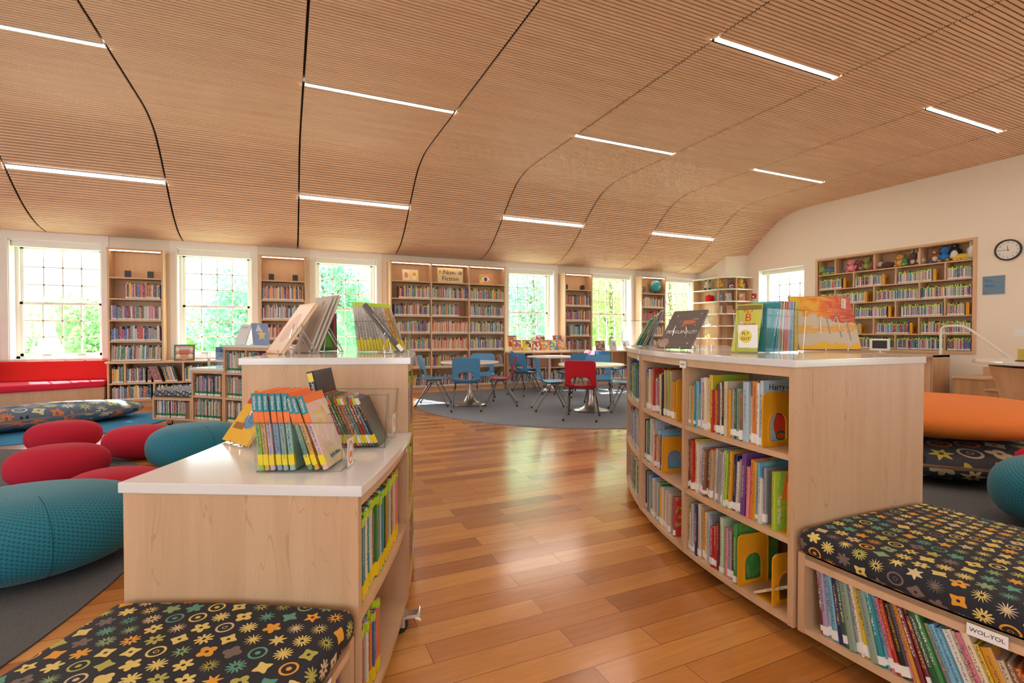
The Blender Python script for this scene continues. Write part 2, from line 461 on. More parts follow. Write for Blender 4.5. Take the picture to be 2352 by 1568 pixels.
def leaf_mat(name, c1, c2):
    m = bpy.data.materials.new(name)
    m.use_nodes = True
    nt = m.node_tree
    nt.nodes.clear()
    o = N(nt, 'ShaderNodeOutputMaterial')
    d = N(nt, 'ShaderNodeBsdfDiffuse'); t = N(nt, 'ShaderNodeBsdfTranslucent')
    mx = N(nt, 'ShaderNodeMixShader'); mx.inputs[0].default_value = 0.5
    tc = N(nt, 'ShaderNodeTexCoord')
    n = N(nt, 'ShaderNodeTexNoise', i_Scale=1.6, i_Detail=3.0)
    nt.links.new(tc.outputs['Object'], n.inputs['Vector'])
    c = mixc(nt, math_n(nt, 'MULTIPLY_ADD', n.outputs['Fac'], 2.4, -0.7, clamp=True), c1, c2)
    nt.links.new(c, d.inputs[0]); nt.links.new(c, t.inputs[0])
    nt.links.new(d.outputs[0], mx.inputs[1]); nt.links.new(t.outputs[0], mx.inputs[2])
    nt.links.new(mx.outputs[0], o.inputs[0])
    return m
M['leaf_a'] = leaf_mat('leaves_green', (0.20, 0.42, 0.20), (0.46, 0.66, 0.28))
M['leaf_b'] = leaf_mat('leaves_bluegreen', (0.16, 0.42, 0.27), (0.36, 0.62, 0.36))
M['leaf_c'] = leaf_mat('leaves_lime', (0.32, 0.55, 0.18), (0.58, 0.75, 0.30))

# ---------------------------------------------------------------- mesh builder
class MB:
    def __init__(self):
        self.v = []; self.f = []; self.m = []; self.c = []; self.uv = {}
        self.X = Matrix.Identity(4)
    def add(self, vs, fs, mi=0, col=None, uvs=None):
        b = len(self.v)
        X = self.X
        self.v += [X @ Vector(p) for p in vs]
        for i, f in enumerate(fs):
            if uvs is not None:
                self.uv[len(self.f)] = [uvs[j] for j in f]
            self.f.append([b + j for j in f]); self.m.append(mi); self.c.append(col)
    def box(self, x0, x1, y0, y1, z0, z1, mi=0, col=None):
        vs = [(x0, y0, z0), (x1, y0, z0), (x1, y1, z0), (x0, y1, z0), (x0, y0, z1), (x1, y0, z1), (x1, y1, z1), (x0, y1, z1)]
        self.add(vs, [(3, 2, 1, 0), (4, 5, 6, 7), (0, 1, 5, 4), (1, 2, 6, 5), (2, 3, 7, 6), (3, 0, 4, 7)], mi, col)
    def hexa(self, p, mi=0, col=None):
        self.add(p, [(3, 2, 1, 0), (4, 5, 6, 7), (0, 1, 5, 4), (1, 2, 6, 5), (2, 3, 7, 6), (3, 0, 4, 7)], mi, col)
    def prism(self, poly, z0, z1, mi=0, col=None):
        n = len(poly)
        vs = [(x, y, z0) for x, y in poly] + [(x, y, z1) for x, y in poly]
        self.add(vs, [tuple(range(n - 1, -1, -1)), tuple(range(n, 2 * n))] + [(i, (i + 1) % n, n + (i + 1) % n, n + i) for i in range(n)], mi, col)
    def tube(self, pts, r, n=8, mi=0, col=None, closed=False, cap=True):
        pts = [Vector(p) for p in pts]
        rings = []
        up = Vector((0, 0, 1))
        k = len(pts)
        prev = None
        for i, p in enumerate(pts):
            if closed:
                t = (pts[(i + 1) % k] - pts[i - 1]).normalized()
            else:
                t = (pts[min(i + 1, k - 1)] - pts[max(i - 1, 0)]).normalized()
            if prev is None:
                a = t.cross(up)
                if a.length < 1e-3:
                    a = t.cross(Vector((1, 0, 0)))
                a.normalize()
            else:
                a = (prev - t * prev.dot(t)).normalized()
            prev = a
            b = t.cross(a)
            rr = r[i] if isinstance(r, (list, tuple)) else r
            rings.append([p + a * (rr * math.cos(2 * PI * j / n)) + b * (rr * math.sin(2 * PI * j / n)) for j in range(n)])
        vs = [q for ring in rings for q in ring]
        fs = []
        for i in range(k if closed else k - 1):
            i2 = (i + 1) % k
            for j in range(n):
                j2 = (j + 1) % n
                fs.append((i * n + j, i * n + j2, i2 * n + j2, i2 * n + j))
        if cap and not closed:
            fs.append(tuple(range(n - 1, -1, -1)))
            fs.append(tuple((k - 1) * n + j for j in range(n)))
        self.add(vs, fs, mi, col)
    def lathe(self, prof, n=32, mi=0, col=None, c=(0, 0), sx=1.0, sy=1.0, cap=True, uvs=False):
        vs = []; uv = []
        rmax = max(p[0] for p in prof)
        L = 0
        for i, (r, z) in enumerate(prof):
            if i:
                L += math.hypot((prof[i][0] - prof[i - 1][0]) * (sx + sy) / 2, prof[i][1] - prof[i - 1][1])
            for j in range(n + 1):
                a = 2 * PI * j / n
                vs.append((c[0] + r * sx * math.cos(a), c[1] + r * sy * math.sin(a), z))
                uv.append((a * rmax * (sx + sy) / 2, L))
        fs = []
        w = n + 1
        for i in range(len(prof) - 1):
            for j in range(n):
                q = (i * w + j, i * w + j + 1, (i + 1) * w + j + 1, (i + 1) * w + j)
                fs.append(q)
        self.add(vs, fs, mi, col, uv if uvs else None)
    def sphere(self, c, r, mi=0, col=None, n=12, rx=1, ry=1, rz=1, M3=None):
        vs = []; fs = []
        h = n // 2 + 1
        for i in range(h + 1):
            p = PI * i / h
            for j in range(n):
                a = 2 * PI * j / n
                q = Vector((r * rx * math.sin(p) * math.cos(a), r * ry * math.sin(p) * math.sin(a), r * rz * math.cos(p)))
                if M3 is not None:
                    q = M3 @ q
                vs.append(Vector(c) + q)
        for i in range(h):
            for j in range(n):
                fs.append((i * n + j, (i + 1) * n + j, (i + 1) * n + (j + 1) % n, i * n + (j + 1) % n))
        self.add(vs, fs, mi, col)
    def build(self, name, mats, parent=None, smooth=False, autouv=True, bevel=0.0, loc=None, weld=False):
        me = bpy.data.meshes.new(name)
        me.from_pydata([tuple(p) for p in self.v], [], self.f)
        if not isinstance(mats, (list, tuple)):
            mats = [mats]
        for mm in mats:
            me.materials.append(M[mm] if isinstance(mm, str) else mm)
        me.polygons.foreach_set('material_index', self.m)
        if smooth:
            me.polygons.foreach_set('use_smooth', [True] * len(self.f))
        if autouv:
            uvl = me.uv_layers.new(name='UVMap')
            data = [0.0] * (2 * len(me.loops))
            for p in me.polygons:
                cu = self.uv.get(p.index)
                n = p.normal
                ax = max(range(3), key=lambda i: abs(n[i]))
                for q, li in enumerate(p.loop_indices):
                    if cu:
                        u, w = cu[q]
                    else:
                        co = me.vertices[me.loops[li].vertex_index].co
                        u, w = ((co.y, co.z), (co.x, co.z), (co.x, co.y))[ax]
                    data[2 * li] = u; data[2 * li + 1] = w
            uvl.data.foreach_set('uv', data)
        if any(c is not None for c in self.c):
            ca = me.color_attributes.new('Col', 'FLOAT_COLOR', 'CORNER')
            cd = []
            for f, c in zip(self.f, self.c):
                c = c or (0.5, 0.5, 0.5)
                cd += [c[0], c[1], c[2], 1.0] * len(f)
            ca.data.foreach_set('color', cd)
        me.validate()
        me.update()
        o = bpy.data.objects.new(name, me)
        COL.objects.link(o)
        if parent is not None:
            o.parent = parent
        if loc is not None:
            o.location = loc
        if weld or bevel or smooth:
            bm = bmesh.new(); bm.from_mesh(me)
            bmesh.ops.remove_doubles(bm, verts=bm.verts, dist=1e-5)
            bmesh.ops.recalc_face_normals(bm, faces=bm.faces)
            bm.to_mesh(me); bm.free()
            me.update()
        if bevel:
            md = o.modifiers.new('bevel', 'BEVEL'); md.width = bevel; md.segments = 2; md.limit_method = 'ANGLE'
        if smooth:
            try:
                me.set_sharp_from_angle(angle=R(40))
            except Exception:
                pass
        return o

def tag(o, label=None, cat=None, group=None, kind=None):
    if label: o['label'] = label
    if cat: o['category'] = cat
    if group: o['group'] = group
    if kind: o['kind'] = kind
    return o

def thing(name, label, cat, loc=(0, 0, 0), rz=0, group=None):
    o = bpy.data.objects.new(name, None)
    o.empty_display_size = 0.1
    COL.objects.link(o)
    o.location = loc; o.rotation_euler = (0, 0, rz)
    return tag(o, label, cat, group)

def struct(mb, name, mats, **kw):
    return tag(mb.build(name, mats, **kw), kind='structure')

class TMP:      # small side scene where lettering is turned into meshes
    scene = bpy.data.scenes.new('lettering_bench')
    view_layer = scene.view_layers[0]
    depsgraph = None

def text(name, s, size, mat, parent, mtx, align='CENTER', ext=0.0004, sx=1.0):
    cu = bpy.data.curves.new(name, 'FONT')
    cu.body = s; cu.size = size; cu.align_x = align; cu.align_y = 'CENTER'; cu.extrude = ext
    cu.resolution_u = 3
    cu.materials.append(M[mat] if isinstance(mat, str) else mat)
    tmp = bpy.data.objects.new(name, cu)
    TMP.scene.collection.objects.link(tmp)
    dg = TMP.depsgraph
    TMP.view_layer.update()
    me = bpy.data.meshes.new_from_object(tmp.evaluated_get(TMP.view_layer.depsgraph))
    bpy.data.objects.remove(tmp)
    bpy.data.curves.remove(cu)
    me.name = name
    o = bpy.data.objects.new(name, me)
    COL.objects.link(o)
    o.parent = parent
    o.matrix_local = mtx @ Matrix.Diagonal((sx, 1, 1, 1))
    return o

def basis(loc, x, y, z):
    m = Matrix.Identity(4)
    for i, c in enumerate((x, y, z)):
        for j in range(3):
            m[j][i] = c[j]
    m.translation = Vector(loc)
    return m

def front_text(name, s, size, mat, parent, x, y, z, **kw):      # faces local -Y
    return text(name, s, size, mat, parent, basis((x, y, z), (1, 0, 0), (0, 0, 1), (0, -1, 0)), **kw)

def spine_text(name, s, size, mat, parent, x, y, z, **kw):      # runs down a spine facing local -Y
    return text(name, s, size, mat, parent, basis((x, y, z), (0, 0, -1), (1, 0, 0), (0, -1, 0)), **kw)

def side_text(name, s, size, mat, parent, x, y, z, **kw):       # faces local +X
    return text(name, s, size, mat, parent, basis((x, y, z), (0, 1, 0), (0, 0, 1), (1, 0, 0)), **kw)

# ---------------------------------------------------------------- room shell
WY = 10.4          # window wall plane
RX = 10.93         # right wall plane
LX = -8.3         # left wall (outside the frame)
BY = -3.6          # wall behind the camera
CH = 4.12

mb = MB(); mb.box(LX - .2, RX + .4, BY - .2, WY + .4, -0.06, 0.0); struct(mb, 'floor', 'floor')

def wall_y(name, y0, y1, x0, x1, z0, z1, holes, mat='wall'):
    """wall slab between y0..y1 with rectangular holes (x0,x1,z0,z1)"""
    mb = MB()
    xs = sorted({x0, x1, *[h[0] for h in holes], *[h[1] for h in holes]})
    for a, b in zip(xs[:-1], xs[1:]):
        m_ = (a + b) / 2
        hs = sorted([(h[2], h[3]) for h in holes if h[0] < m_ < h[1]])
        z = z0
        for h0, h1 in hs:
            if h0 > z: mb.box(a, b, y0, y1, z, h0)
            z = h1
        if z < z1: mb.box(a, b, y0, y1, z, z1)
    return struct(mb, name, mat)

def wall_x(name, x0, x1, y0, y1, z0, z1, holes, mat='wall'):
    mb = MB()
    ys = sorted({y0, y1, *[h[0] for h in holes], *[h[1] for h in holes]})
    for a, b in zip(ys[:-1], ys[1:]):
        m_ = (a + b) / 2
        hs = sorted([(h[2], h[3]) for h in holes if h[0] < m_ < h[1]])
        z = z0
        for h0, h1 in hs:
            if h0 > z: mb.box(x0, x1, a, b, z, h0)
            z = h1
        if z < z1: mb.box(x0, x1, a, b, z, z1)
    return struct(mb, name, mat)

WIN = [-3.40, -1.175, 1.08, 5.18, 7.43, 9.68]
WH = 0.59; WZ0, WZ1 = 0.79, 2.70
wall_y('wall_back', WY, WY + 0.34, LX - .2, RX + .4, 0, 3.0, [(c - WH, c + WH, WZ0, WZ1) for c in WIN])
wall_x('wall_right', RX, RX + 0.42, BY - .2, WY, 0, 4.5, [(4.665, 7.46, 0.895, 2.84), (7.787, 9.027, 0.93, 2.81), (-1.8, 0.2, 0.9, 2.7), (-3.0, -2.1, 0.9, 2.7)])
wall_x('wall_left', LX - 0.3, LX, BY - .2, WY + .3, 0, 4.5, [(-2.4, -1.0, 0.9, 2.7), (0.2, 1.6, 0.9, 2.7), (2.6, 4.0, 0.9, 2.7), (5.0, 6.4, 0.9, 2.7)])  # out-of-view openings added to let in fill daylight from the left
wall_y('wall_front', BY - .3, BY, LX - .2, RX + .4, 0, 4.5, [(x - 1.0, x + 1.0, 0.7, 2.8) for x in (-5.6, -1.6, 8.4)])  # unseen openings behind the camera, added so sky light fills the foreground

# window casings, sashes and glass
def window(i, cx):
    zt, zb = WZ1, WZ0
    mb = MB()
    # flat casing panel, proud of the wall
    for a, b in ((cx - WH - .095, cx - WH), (cx + WH, cx + WH + .095)):
        mb.box(a, b, WY - 0.018, WY, zb - .0, 2.835)
    mb.box(cx - WH, cx + WH, WY - 0.018, WY, zt, 2.835)
    # reveal lining
    mb.box(cx - WH, cx - WH + .012, WY, WY + .30, zb, zt)
    mb.box(cx + WH - .012, cx + WH, WY, WY + .30, zb, zt)
    mb.box(cx - WH, cx + WH, WY, WY + .30, zt - .012, zt)
    mb.box(cx - WH, cx + WH, WY - .03, WY + .30, zb - .03, zb + .012)
    # roller shade cassette
    mb.box(cx - WH + .02, cx + WH - .02, WY + .06, WY + .15, zt - .105, zt - .012)
    # frame and sashes
    f = MB()
    x0, x1 = cx - WH + .012, cx + WH - .012
    y0 = WY + .20
    f.box(x0, x0 + .045, y0, y0 + .09, zb, zt); f.box(x1 - .045, x1, y0, y0 + .09, zb, zt)
    f.box(x0, x1, y0, y0 + .09, zt - .08, zt - .012); f.box(x0, x1, y0, y0 + .09, zb + .012, zb + .05)
    mid = 1.70
    sx0, sx1 = x0 + .045, x1 - .045
    for (a, b, yy) in ((mid - .025, zt - .08, y0 + .05), (zb + .05, mid + .02, y0 + .012)):
        f.box(sx0, sx0 + .04, yy, yy + .032, a, b); f.box(sx1 - .04, sx1, yy, yy + .032, a, b)
        f.box(sx0, sx1, yy, yy + .032, b - .035, b); f.box(sx0, sx1, yy, yy + .032, a, a + .045)
        gx0, gx1, gz0, gz1 = sx0 + .04, sx1 - .04, a + .045, b - .035
        for k in (1, 2, 3):
            xx = gx0 + (gx1 - gx0) * k / 4
            f.box(xx - .0095, xx + .0095, yy + .004, yy + .028, gz0, gz1)
        for k in (1, 2):
            zz = gz0 + (gz1 - gz0) * k / 3
            f.box(gx0, gx1, yy + .004, yy + .028, zz - .0095, zz + .0095)
    w = struct(mb, 'window_%d' % i, 'trim')
    f.build('window_sash', 'trim', w)
    g = MB(); g.box(sx0 + .03, sx1 - .03, y0 + .075, y0 + .079, zb + .05, zt - .09); g.build('window_pane', 'glass', w)
    h = MB()
    for xx in (cx - .2, cx + .25):
        h.box(xx - .03, xx + .03, y0 - .012, y0 + .012, mid + .012, mid + .028)
        h.box(xx - .05, xx + .05, y0 - .012, y0 + .012, zb + .055, zb + .068)
    h.build('sash_lock', 'metal', w)
for i, c in enumerate(WIN):
    window(i + 1, c)

def side_window(i, y0, y1, z0, z1, x, depth, cols=3, rows=6, sgn=1):
    mb = MB()
    a, b = (x, x + depth) if sgn > 0 else (x - depth, x)
    mb.box(a, b, y0, y0 + .012, z0, z1); mb.box(a, b, y1 - .012, y1, z0, z1)
    mb.box(a, b, y0, y1, z1 - .012, z1); mb.box(a, b, y0, y1, z0, z0 + .012)
    mb.box(a + .16 * (sgn > 0), a + .24 * (sgn > 0) + .08 * (sgn < 0), y0 + .02, y1 - .02, z1 - .11, z1 - .012)
    w = struct(mb, 'window_%d' % i, 'trim')
    f = MB()
    c = x + sgn * (depth - .08)
    f.box(c - .02, c + .02, y0, y0 + .07, z0, z1); f.box(c - .02, c + .02, y1 - .07, y1, z0, z1)
    f.box(c - .02, c + .02, y0, y1, z1 - .10, z1); f.box(c - .02, c + .02, y0, y1, z0, z0 + .07)
    m_ = (z0 + z1) / 2
    f.box(c - .025, c + .025, y0, y1, m_ - .025, m_ + .025)
    for k in range(1, cols):
        yy = y0 + .07 + (y1 - y0 - .14) * k / cols
        f.box(c - .012, c + .012, yy - .011, yy + .011, z0, z1)
    for k in range(1, rows):
        zz = z0 + .07 + (z1 - z0 - .17) * k / rows
        f.box(c - .012, c + .012, y0, y1, zz - .01, zz + .01)
    f.build('window_sash', 'trim', w)
    g = MB(); g.box(c + .03, c + .034, y0 + .01, y1 - .01, z0 + .01, z1 - .01); g.build('window_pane', 'glass', w)
side_window(7, 7.787, 9.027, 0.93, 2.81, RX, 0.42, 4, 6)
side_window(8, -1.8, 0.2, 0.9, 2.7, RX, 0.42, 5, 6)

# baseboards
mb = MB(); mb.box(RX - .018, RX, BY, 3.9, 0, .12); struct(mb, 'baseboard_right', 'trim')

# ceiling
PROF = [(-3.7, 4.118), (7.60, 4.118), (7.80, 4.112), (8.03, 4.085), (8.33, 4.005), (8.56, 3.88), (8.82, 3.685), (9.08, 3.468), (9.35, 3.25), (9.60, 3.075), (9.86, 2.945), (10.10, 2.87), (10.42, 2.825)]
def smooth_profile():
    pts = [PROF[0], PROF[1]]
    P = PROF[1:]
    for i in range(len(P) - 1):
        p0 = P[max(i - 1, 0)]; p1 = P[i]; p2 = P[i + 1]; p3 = P[min(i + 2, len(P) - 1)]
        for k in range(1, 5):
            t = k / 4
            q = []
            for d in (0, 1):
                q.append(0.5 * ((2 * p1[d]) + (-p0[d] + p2[d]) * t + (2 * p0[d] - 5 * p1[d] + 4 * p2[d] - p3[d]) * t * t + (-p0[d] + 3 * p1[d] - 3 * p2[d] + p3[d]) * t ** 3))
            pts.append(tuple(q))
    return pts
SP = smooth_profile()
cum = [0]
for a, b in zip(SP[:-1], SP[1:]):
    cum.append(cum[-1] + math.hypot(b[0] - a[0], b[1] - a[1]))
def on_profile(s):
    for i in range(len(cum) - 1):
        if s <= cum[i + 1] or i == len(cum) - 2:
            t = (s - cum[i]) / (cum[i + 1] - cum[i])
            a, b = SP[i], SP[i + 1]
            d = Vector((b[0] - a[0], b[1] - a[1])).normalized()
            return Vector((a[0] + (b[0] - a[0]) * t, a[1] + (b[1] - a[1]) * t)), d
def s_at_y(y):
    for i in range(len(cum) - 1):
        if SP[i][0] <= y <= SP[i + 1][0]:
            return cum[i] + (cum[i + 1] - cum[i]) * (y - SP[i][0]) / (SP[i + 1][0] - SP[i][0])
SEAM = [0.188 + 1.846 * (k - 2) for k in range(-3, 9)]     # index 0 is seam -3
LROWS = [s_at_y(y) for y in (9.06, 6.36, 3.72, 1.0, -1.7)]  # last two rows lie out of view, added to brighten the room
PITCH = 0.0465
slat_rows = []
s = 0.01
while s < cum[-1] - .02:
    p, d = on_profile(s + .015)
    nrm = Vector((-d[1], d[0]))      # up, away from the room
    a = p - d * .0145; b = p + d * .0145
    slat_rows.append((s + .015, a, b, nrm))
    s += PITCH
for k in range(len(SEAM)):
    x0 = SEAM[k] + .013
    x1 = (SEAM[k + 1] if k + 1 < len(SEAM) else 99) - .013
    x1 = min(x1, RX + .02)
    if x0 > RX: continue
    seam_i = k - 3
    lit = seam_i in (0, 2, 4, 6)
    mb = MB()
    for (ss, a, b, nn) in slat_rows:
        if lit and any(abs(ss - r) < .048 for r in LROWS): continue
        u = nn * .022
        mb.hexa([(x0, a[0], a[1]), (x1, a[0], a[1]), (x1, b[0], b[1]), (x0, b[0], b[1]),
                 (x0, a[0] + u[0], a[1] + u[1]), (x1, a[0] + u[0], a[1] + u[1]), (x1, b[0] + u[0], b[1] + u[1]), (x0, b[0] + u[0], b[1] + u[1])])
    struct(mb, 'ceiling' if k == 0 else 'ceiling.%03d' % k, 'slat', autouv=False)
mb = MB()
pp = [on_profile(cum[-1] * i / 260.0) for i in range(261)]
vs = []
for p, d in pp:
    u = Vector((-d[1], d[0])) * .05
    vs += [(LX - .2, p[0] + u[0], p[1] + u[1]), (RX + .4, p[0] + u[0], p[1] + u[1])]
mb.add(vs, [(2 * i, 2 * i + 2, 2 * i + 3, 2 * i + 1) for i in range(260)])
struct(mb, 'ceiling_void', 'dark', autouv=False)
# roof slab that keeps daylight out above the slats
mb = MB(); mb.box(LX - .4, RX + .5, BY - .4, WY + .35, 4.5, 4.6); mb.box(LX - .4, RX + .5, WY + .02, WY + .34, 2.95, 4.55); struct(mb, 'ceiling_roof', 'dark')

RN = ['nearest the windows', 'in the second row from the windows', 'in the third row from the windows', 'in the unseen added fourth row', 'in the unseen added row farthest back']
CN = {0: 'leftmost strip', 2: 'second strip from the left', 4: 'third strip from the left', 6: 'rightmost strip'}
for ri, sr in enumerate(LROWS):
    p, d = on_profile(sr)
    nn = Vector((-d[1], d[0]))
    for seam_i in (0, 2, 4, 6):
        x0 = SEAM[seam_i + 3] + .02; x1 = SEAM[seam_i + 4] - .02
        L = thing('ceiling_light', 'recessed white linear light, %s, %s' % (CN[seam_i], RN[ri]), 'ceiling light', (0, 0, 0), 0, 'linear lights in the slatted ceiling')
        mb = MB()
        def q(w0, w1, h0, h1):
            P = []
            for hh in (h0, h1):
                for (xx, ww) in ((x0, w0), (x1, w0), (x1, w1), (x0, w1)):
                    c = p + d * ww + nn * hh
                    P.append((xx, c[0], c[1]))
            mb.hexa(P)
        q(-.027, .027, .002, .012)
        mb.build('diffuser', 'strip', L)
        mb = MB(); q(-.035, -.0275, -.001, .03); q(.0275, .035, -.001, .03); mb.build('housing', 'trim', L)

# built out corner at the far right
mb = MB(); mb.prism([(10.22, 10.4), (10.19, 9.62), (10.26, 9.45), (10.93, 9.36), (10.93, 10.4)], 2.66, 3.6); struct(mb, 'wall_corner', 'wall')

# ---------------------------------------------------------------- books
CL = dict(cream=(.66, .56, .40), white=(.70, .68, .62), red=(.50, .03, .025), maroon=(.20, .02, .04), orange=(.72, .22, .04), amber=(.70, .34, .03),
          yellow=(.78, .56, .03), lime=(.38, .52, .04), green=(.04, .26, .06), darkgreen=(.02, .10, .05), teal=(.02, .24, .27), sky=(.16, .42, .60),
          blue=(.03, .13, .42), navy=(.02, .03, .11), purple=(.17, .06, .28), pink=(.65, .22, .30), brown=(.22, .11, .05), tan=(.50, .35, .20),
          grey=(.28, .29, .31), black=(.02, .02, .022), sage=(.26, .36, .28), palegreen=(.45, .58, .38), paleblue=(.42, .55, .64), lilac=(.38, .33, .50))
SHOW = dict(darkgreen='dark green', palegreen='pale green', paleblue='pale blue', sky='sky blue', sage='sage green')
BOOKN = [0]

def book(t, h, d, col, loc, psi, lean=0.0, pitch=0.0, lab='wlabel', labz=(0.006, 0.034), tape=None, tapz=None, label=None, group=None, name='book', pages='paper'):
    """spine faces local -Y, thickness along X, pages towards +Y"""
    b = min(0.0022, t * .2)
    mb = MB()
    r = min(t * .22, .004)
    # cover: two boards and a slightly rounded spine
    mb.box(-t / 2, -t / 2 + b, r, d, 0, h)
    mb.box(t / 2 - b, t / 2, r, d, 0, h)
    sp = [(-t / 2, r), (-t / 2 + t * .16, .0008), (-t * .15, 0), (t * .15, 0), (t / 2 - t * .16, .0008), (t / 2, r)]
    inner = [(t / 2 - b, r + .0002), (-t / 2 + b, r + .0002)]
    mb.prism([(x, y) for x, y in sp] + inner, 0, h)
    o = mb.build(name, 'book', autouv=False)
    c = CL[col] if isinstance(col, str) else col
    k = random.uniform(.85, 1.12)
    o.color = (min(1, c[0] * k), min(1, c[1] * k), min(1, c[2] * k), 1)
    mt = Matrix.Rotation(psi, 4, 'Z') @ Matrix.Rotation(lean, 4, 'Y') @ Matrix.Rotation(pitch, 4, 'X')
    mt.translation = Vector(loc)
    o.matrix_world = mt
    p = MB(); p.box(-t / 2 + b, t / 2 - b, r + .0006, d - .004, .003, h - .003); p.build('pages', pages, o, autouv=False)
    if lab:
        q = MB(); e = .0005
        q.box(-t / 2 - e, t / 2 + e, -e, .012, labz[0], labz[1]); lo = q.build('spine_label', lab, o, autouv=False)
    if tape:
        q = MB(); e = .0007
        z0, z1 = tapz or (h - .026, h + e)
        q.box(-t / 2 - e, t / 2 + e, -e, .016, z0, z1); q.build('spine_tape', tape, o, autouv=False)
    BOOKN[0] += 1
    tag(o, label, 'book', group)
    return o

def ordinal(n):
    W = ['first', 'second', 'third', 'fourth', 'fifth', 'sixth', 'seventh', 'eighth', 'ninth', 'tenth', 'eleventh', 'twelfth', 'thirteenth', 'fourteenth', 'fifteenth', 'sixteenth', 'seventeenth', 'eighteenth', 'nineteenth', 'twentieth']
    if n <= 20: return W[n - 1]
    return {21: 'twenty-first', 22: 'twenty-second', 23: 'twenty-third', 24: 'twenty-fourth', 25: 'twenty-fifth', 26: 'twenty-sixth', 27: 'twenty-seventh', 28: 'twenty-eighth', 29: 'twenty-ninth', 30: 'thirtieth', 31: 'thirty-first', 32: 'thirty-second', 33: 'thirty-third', 34: 'thirty-fourth'}.get(n, '%dth' % n)

class Arc:
    def __init__(s, cx, cy): s.cx, s.cy = cx, cy
    def p(s, a, r): return (s.cx + r * math.cos(a), s.cy + r * math.sin(a))
    def sector(s, mb, a0, a1, r0, r1, z0, z1, mi=0, n=None):
        n = n or max(1, int(abs(a1 - a0) / R(1.6)))
        for i in range(n):
            b0 = a0 + (a1 - a0) * i / n; b1 = a0 + (a1 - a0) * (i + 1) / n
            P = [s.p(b0, r0), s.p(b1, r0), s.p(b1, r1), s.p(b0, r1)]
            mb.hexa([(x, y, z0) for x, y in P] + [(x, y, z1) for x, y in P], mi)
    def strip(s, mb, a0, a1, r0, r1, z0, z1, mi=0, over0=0.0, over1=0.0):
        """continuous curved board with no inner seams"""
        n = max(2, int(abs(a1 - a0) / R(1.2)))
        out = [s.p(a0 + (a1 - a0) * i / n, r1) for i in range(n + 1)]
        inn = [s.p(a1 + (a0 - a1) * i / n, r0) for i in range(n + 1)]
        poly = out + inn
        if a1 < a0: poly.reverse()
        m = len(poly)
        vs = [(x, y, z0) for x, y in poly] + [(x, y, z1) for x, y in poly]
        fs = []
        for i in range(n):
            j0, j1, k1, k0 = i, i + 1, 2 * n + 1 - (i + 1), 2 * n + 1 - i
            if a1 < a0: j0, j1, k0, k1 = m - 1 - j0, m - 1 - j1, m - 1 - k0, m - 1 - k1
            q = (j0, j1, k1, k0)
            fs.append(tuple(m + t for t in q)); fs.append(tuple(reversed(q)))
        fs += [(i, (i + 1) % m, m + (i + 1) % m, m + i) for i in range(m)]
        mb.add(vs, fs, mi)

AL = Arc(-4.37, 3.73)
AR = Arc(5.20, 1.15)

def caster(parent, x, y, rz, brake=False):
    """on the floor under a case, chrome fork and black wheel, brake pedal pointing along local -Y"""
    X = Matrix.Translation((x, y, 0)) @ Matrix.Rotation(rz, 4, 'Z')
    mb = MB(); mb.X = X
    mb.box(-.032, .032, -.032, .032, .072, .078)
    mb.box(-.019, -.016, -.026, .026, .028, .074); mb.box(.016, .019, -.026, .026, .028, .074)
    mb.box(-.019, .019, -.028, .026, .068, .074)
    if brake:
        mb.hexa([(-.021, -.085, .070), (.021, -.085, .070), (.021, -.01, .060), (-.021, -.01, .060), (-.021, -.085, .082), (.021, -.085, .082), (.021, -.01, .074), (-.021, -.01, .074)])
        mb.hexa([(-.008, -.088, .045), (.008, -.088, .045), (.012, -.06, .062), (-.012, -.06, .062), (-.008, -.082, .045), (.008, -.082, .045), (.012, -.05, .066), (-.012, -.05, .066)])
        mb.tube([(-.024, -.08, .086), (.024, -.08, .086)], .006, 8)
    c = mb.build('caster', 'chrome', parent)
    mb = MB(); mb.X = X @ Matrix.Translation((0, 0, .036)) @ Matrix.Rotation(PI / 2, 4, 'Y')
    mb.lathe([(0, -.012), (.030, -.012), (.036, -.008), (.036, .008), (.030, .012), (0, .012)], 24)
    w = mb.build('wheel', 'rubber', c, smooth=True)
    mb = MB(); mb.X = X @ Matrix.Translation((0, 0, .036)) @ Matrix.Rotation(PI / 2, 4, 'Y'); mb.lathe([(0, -.0135), (.02, -.0135), (.022, -.0121)], 20); mb.lathe([(.022, .0121), (.02, .0135), (0, .0135)], 20)
    return c

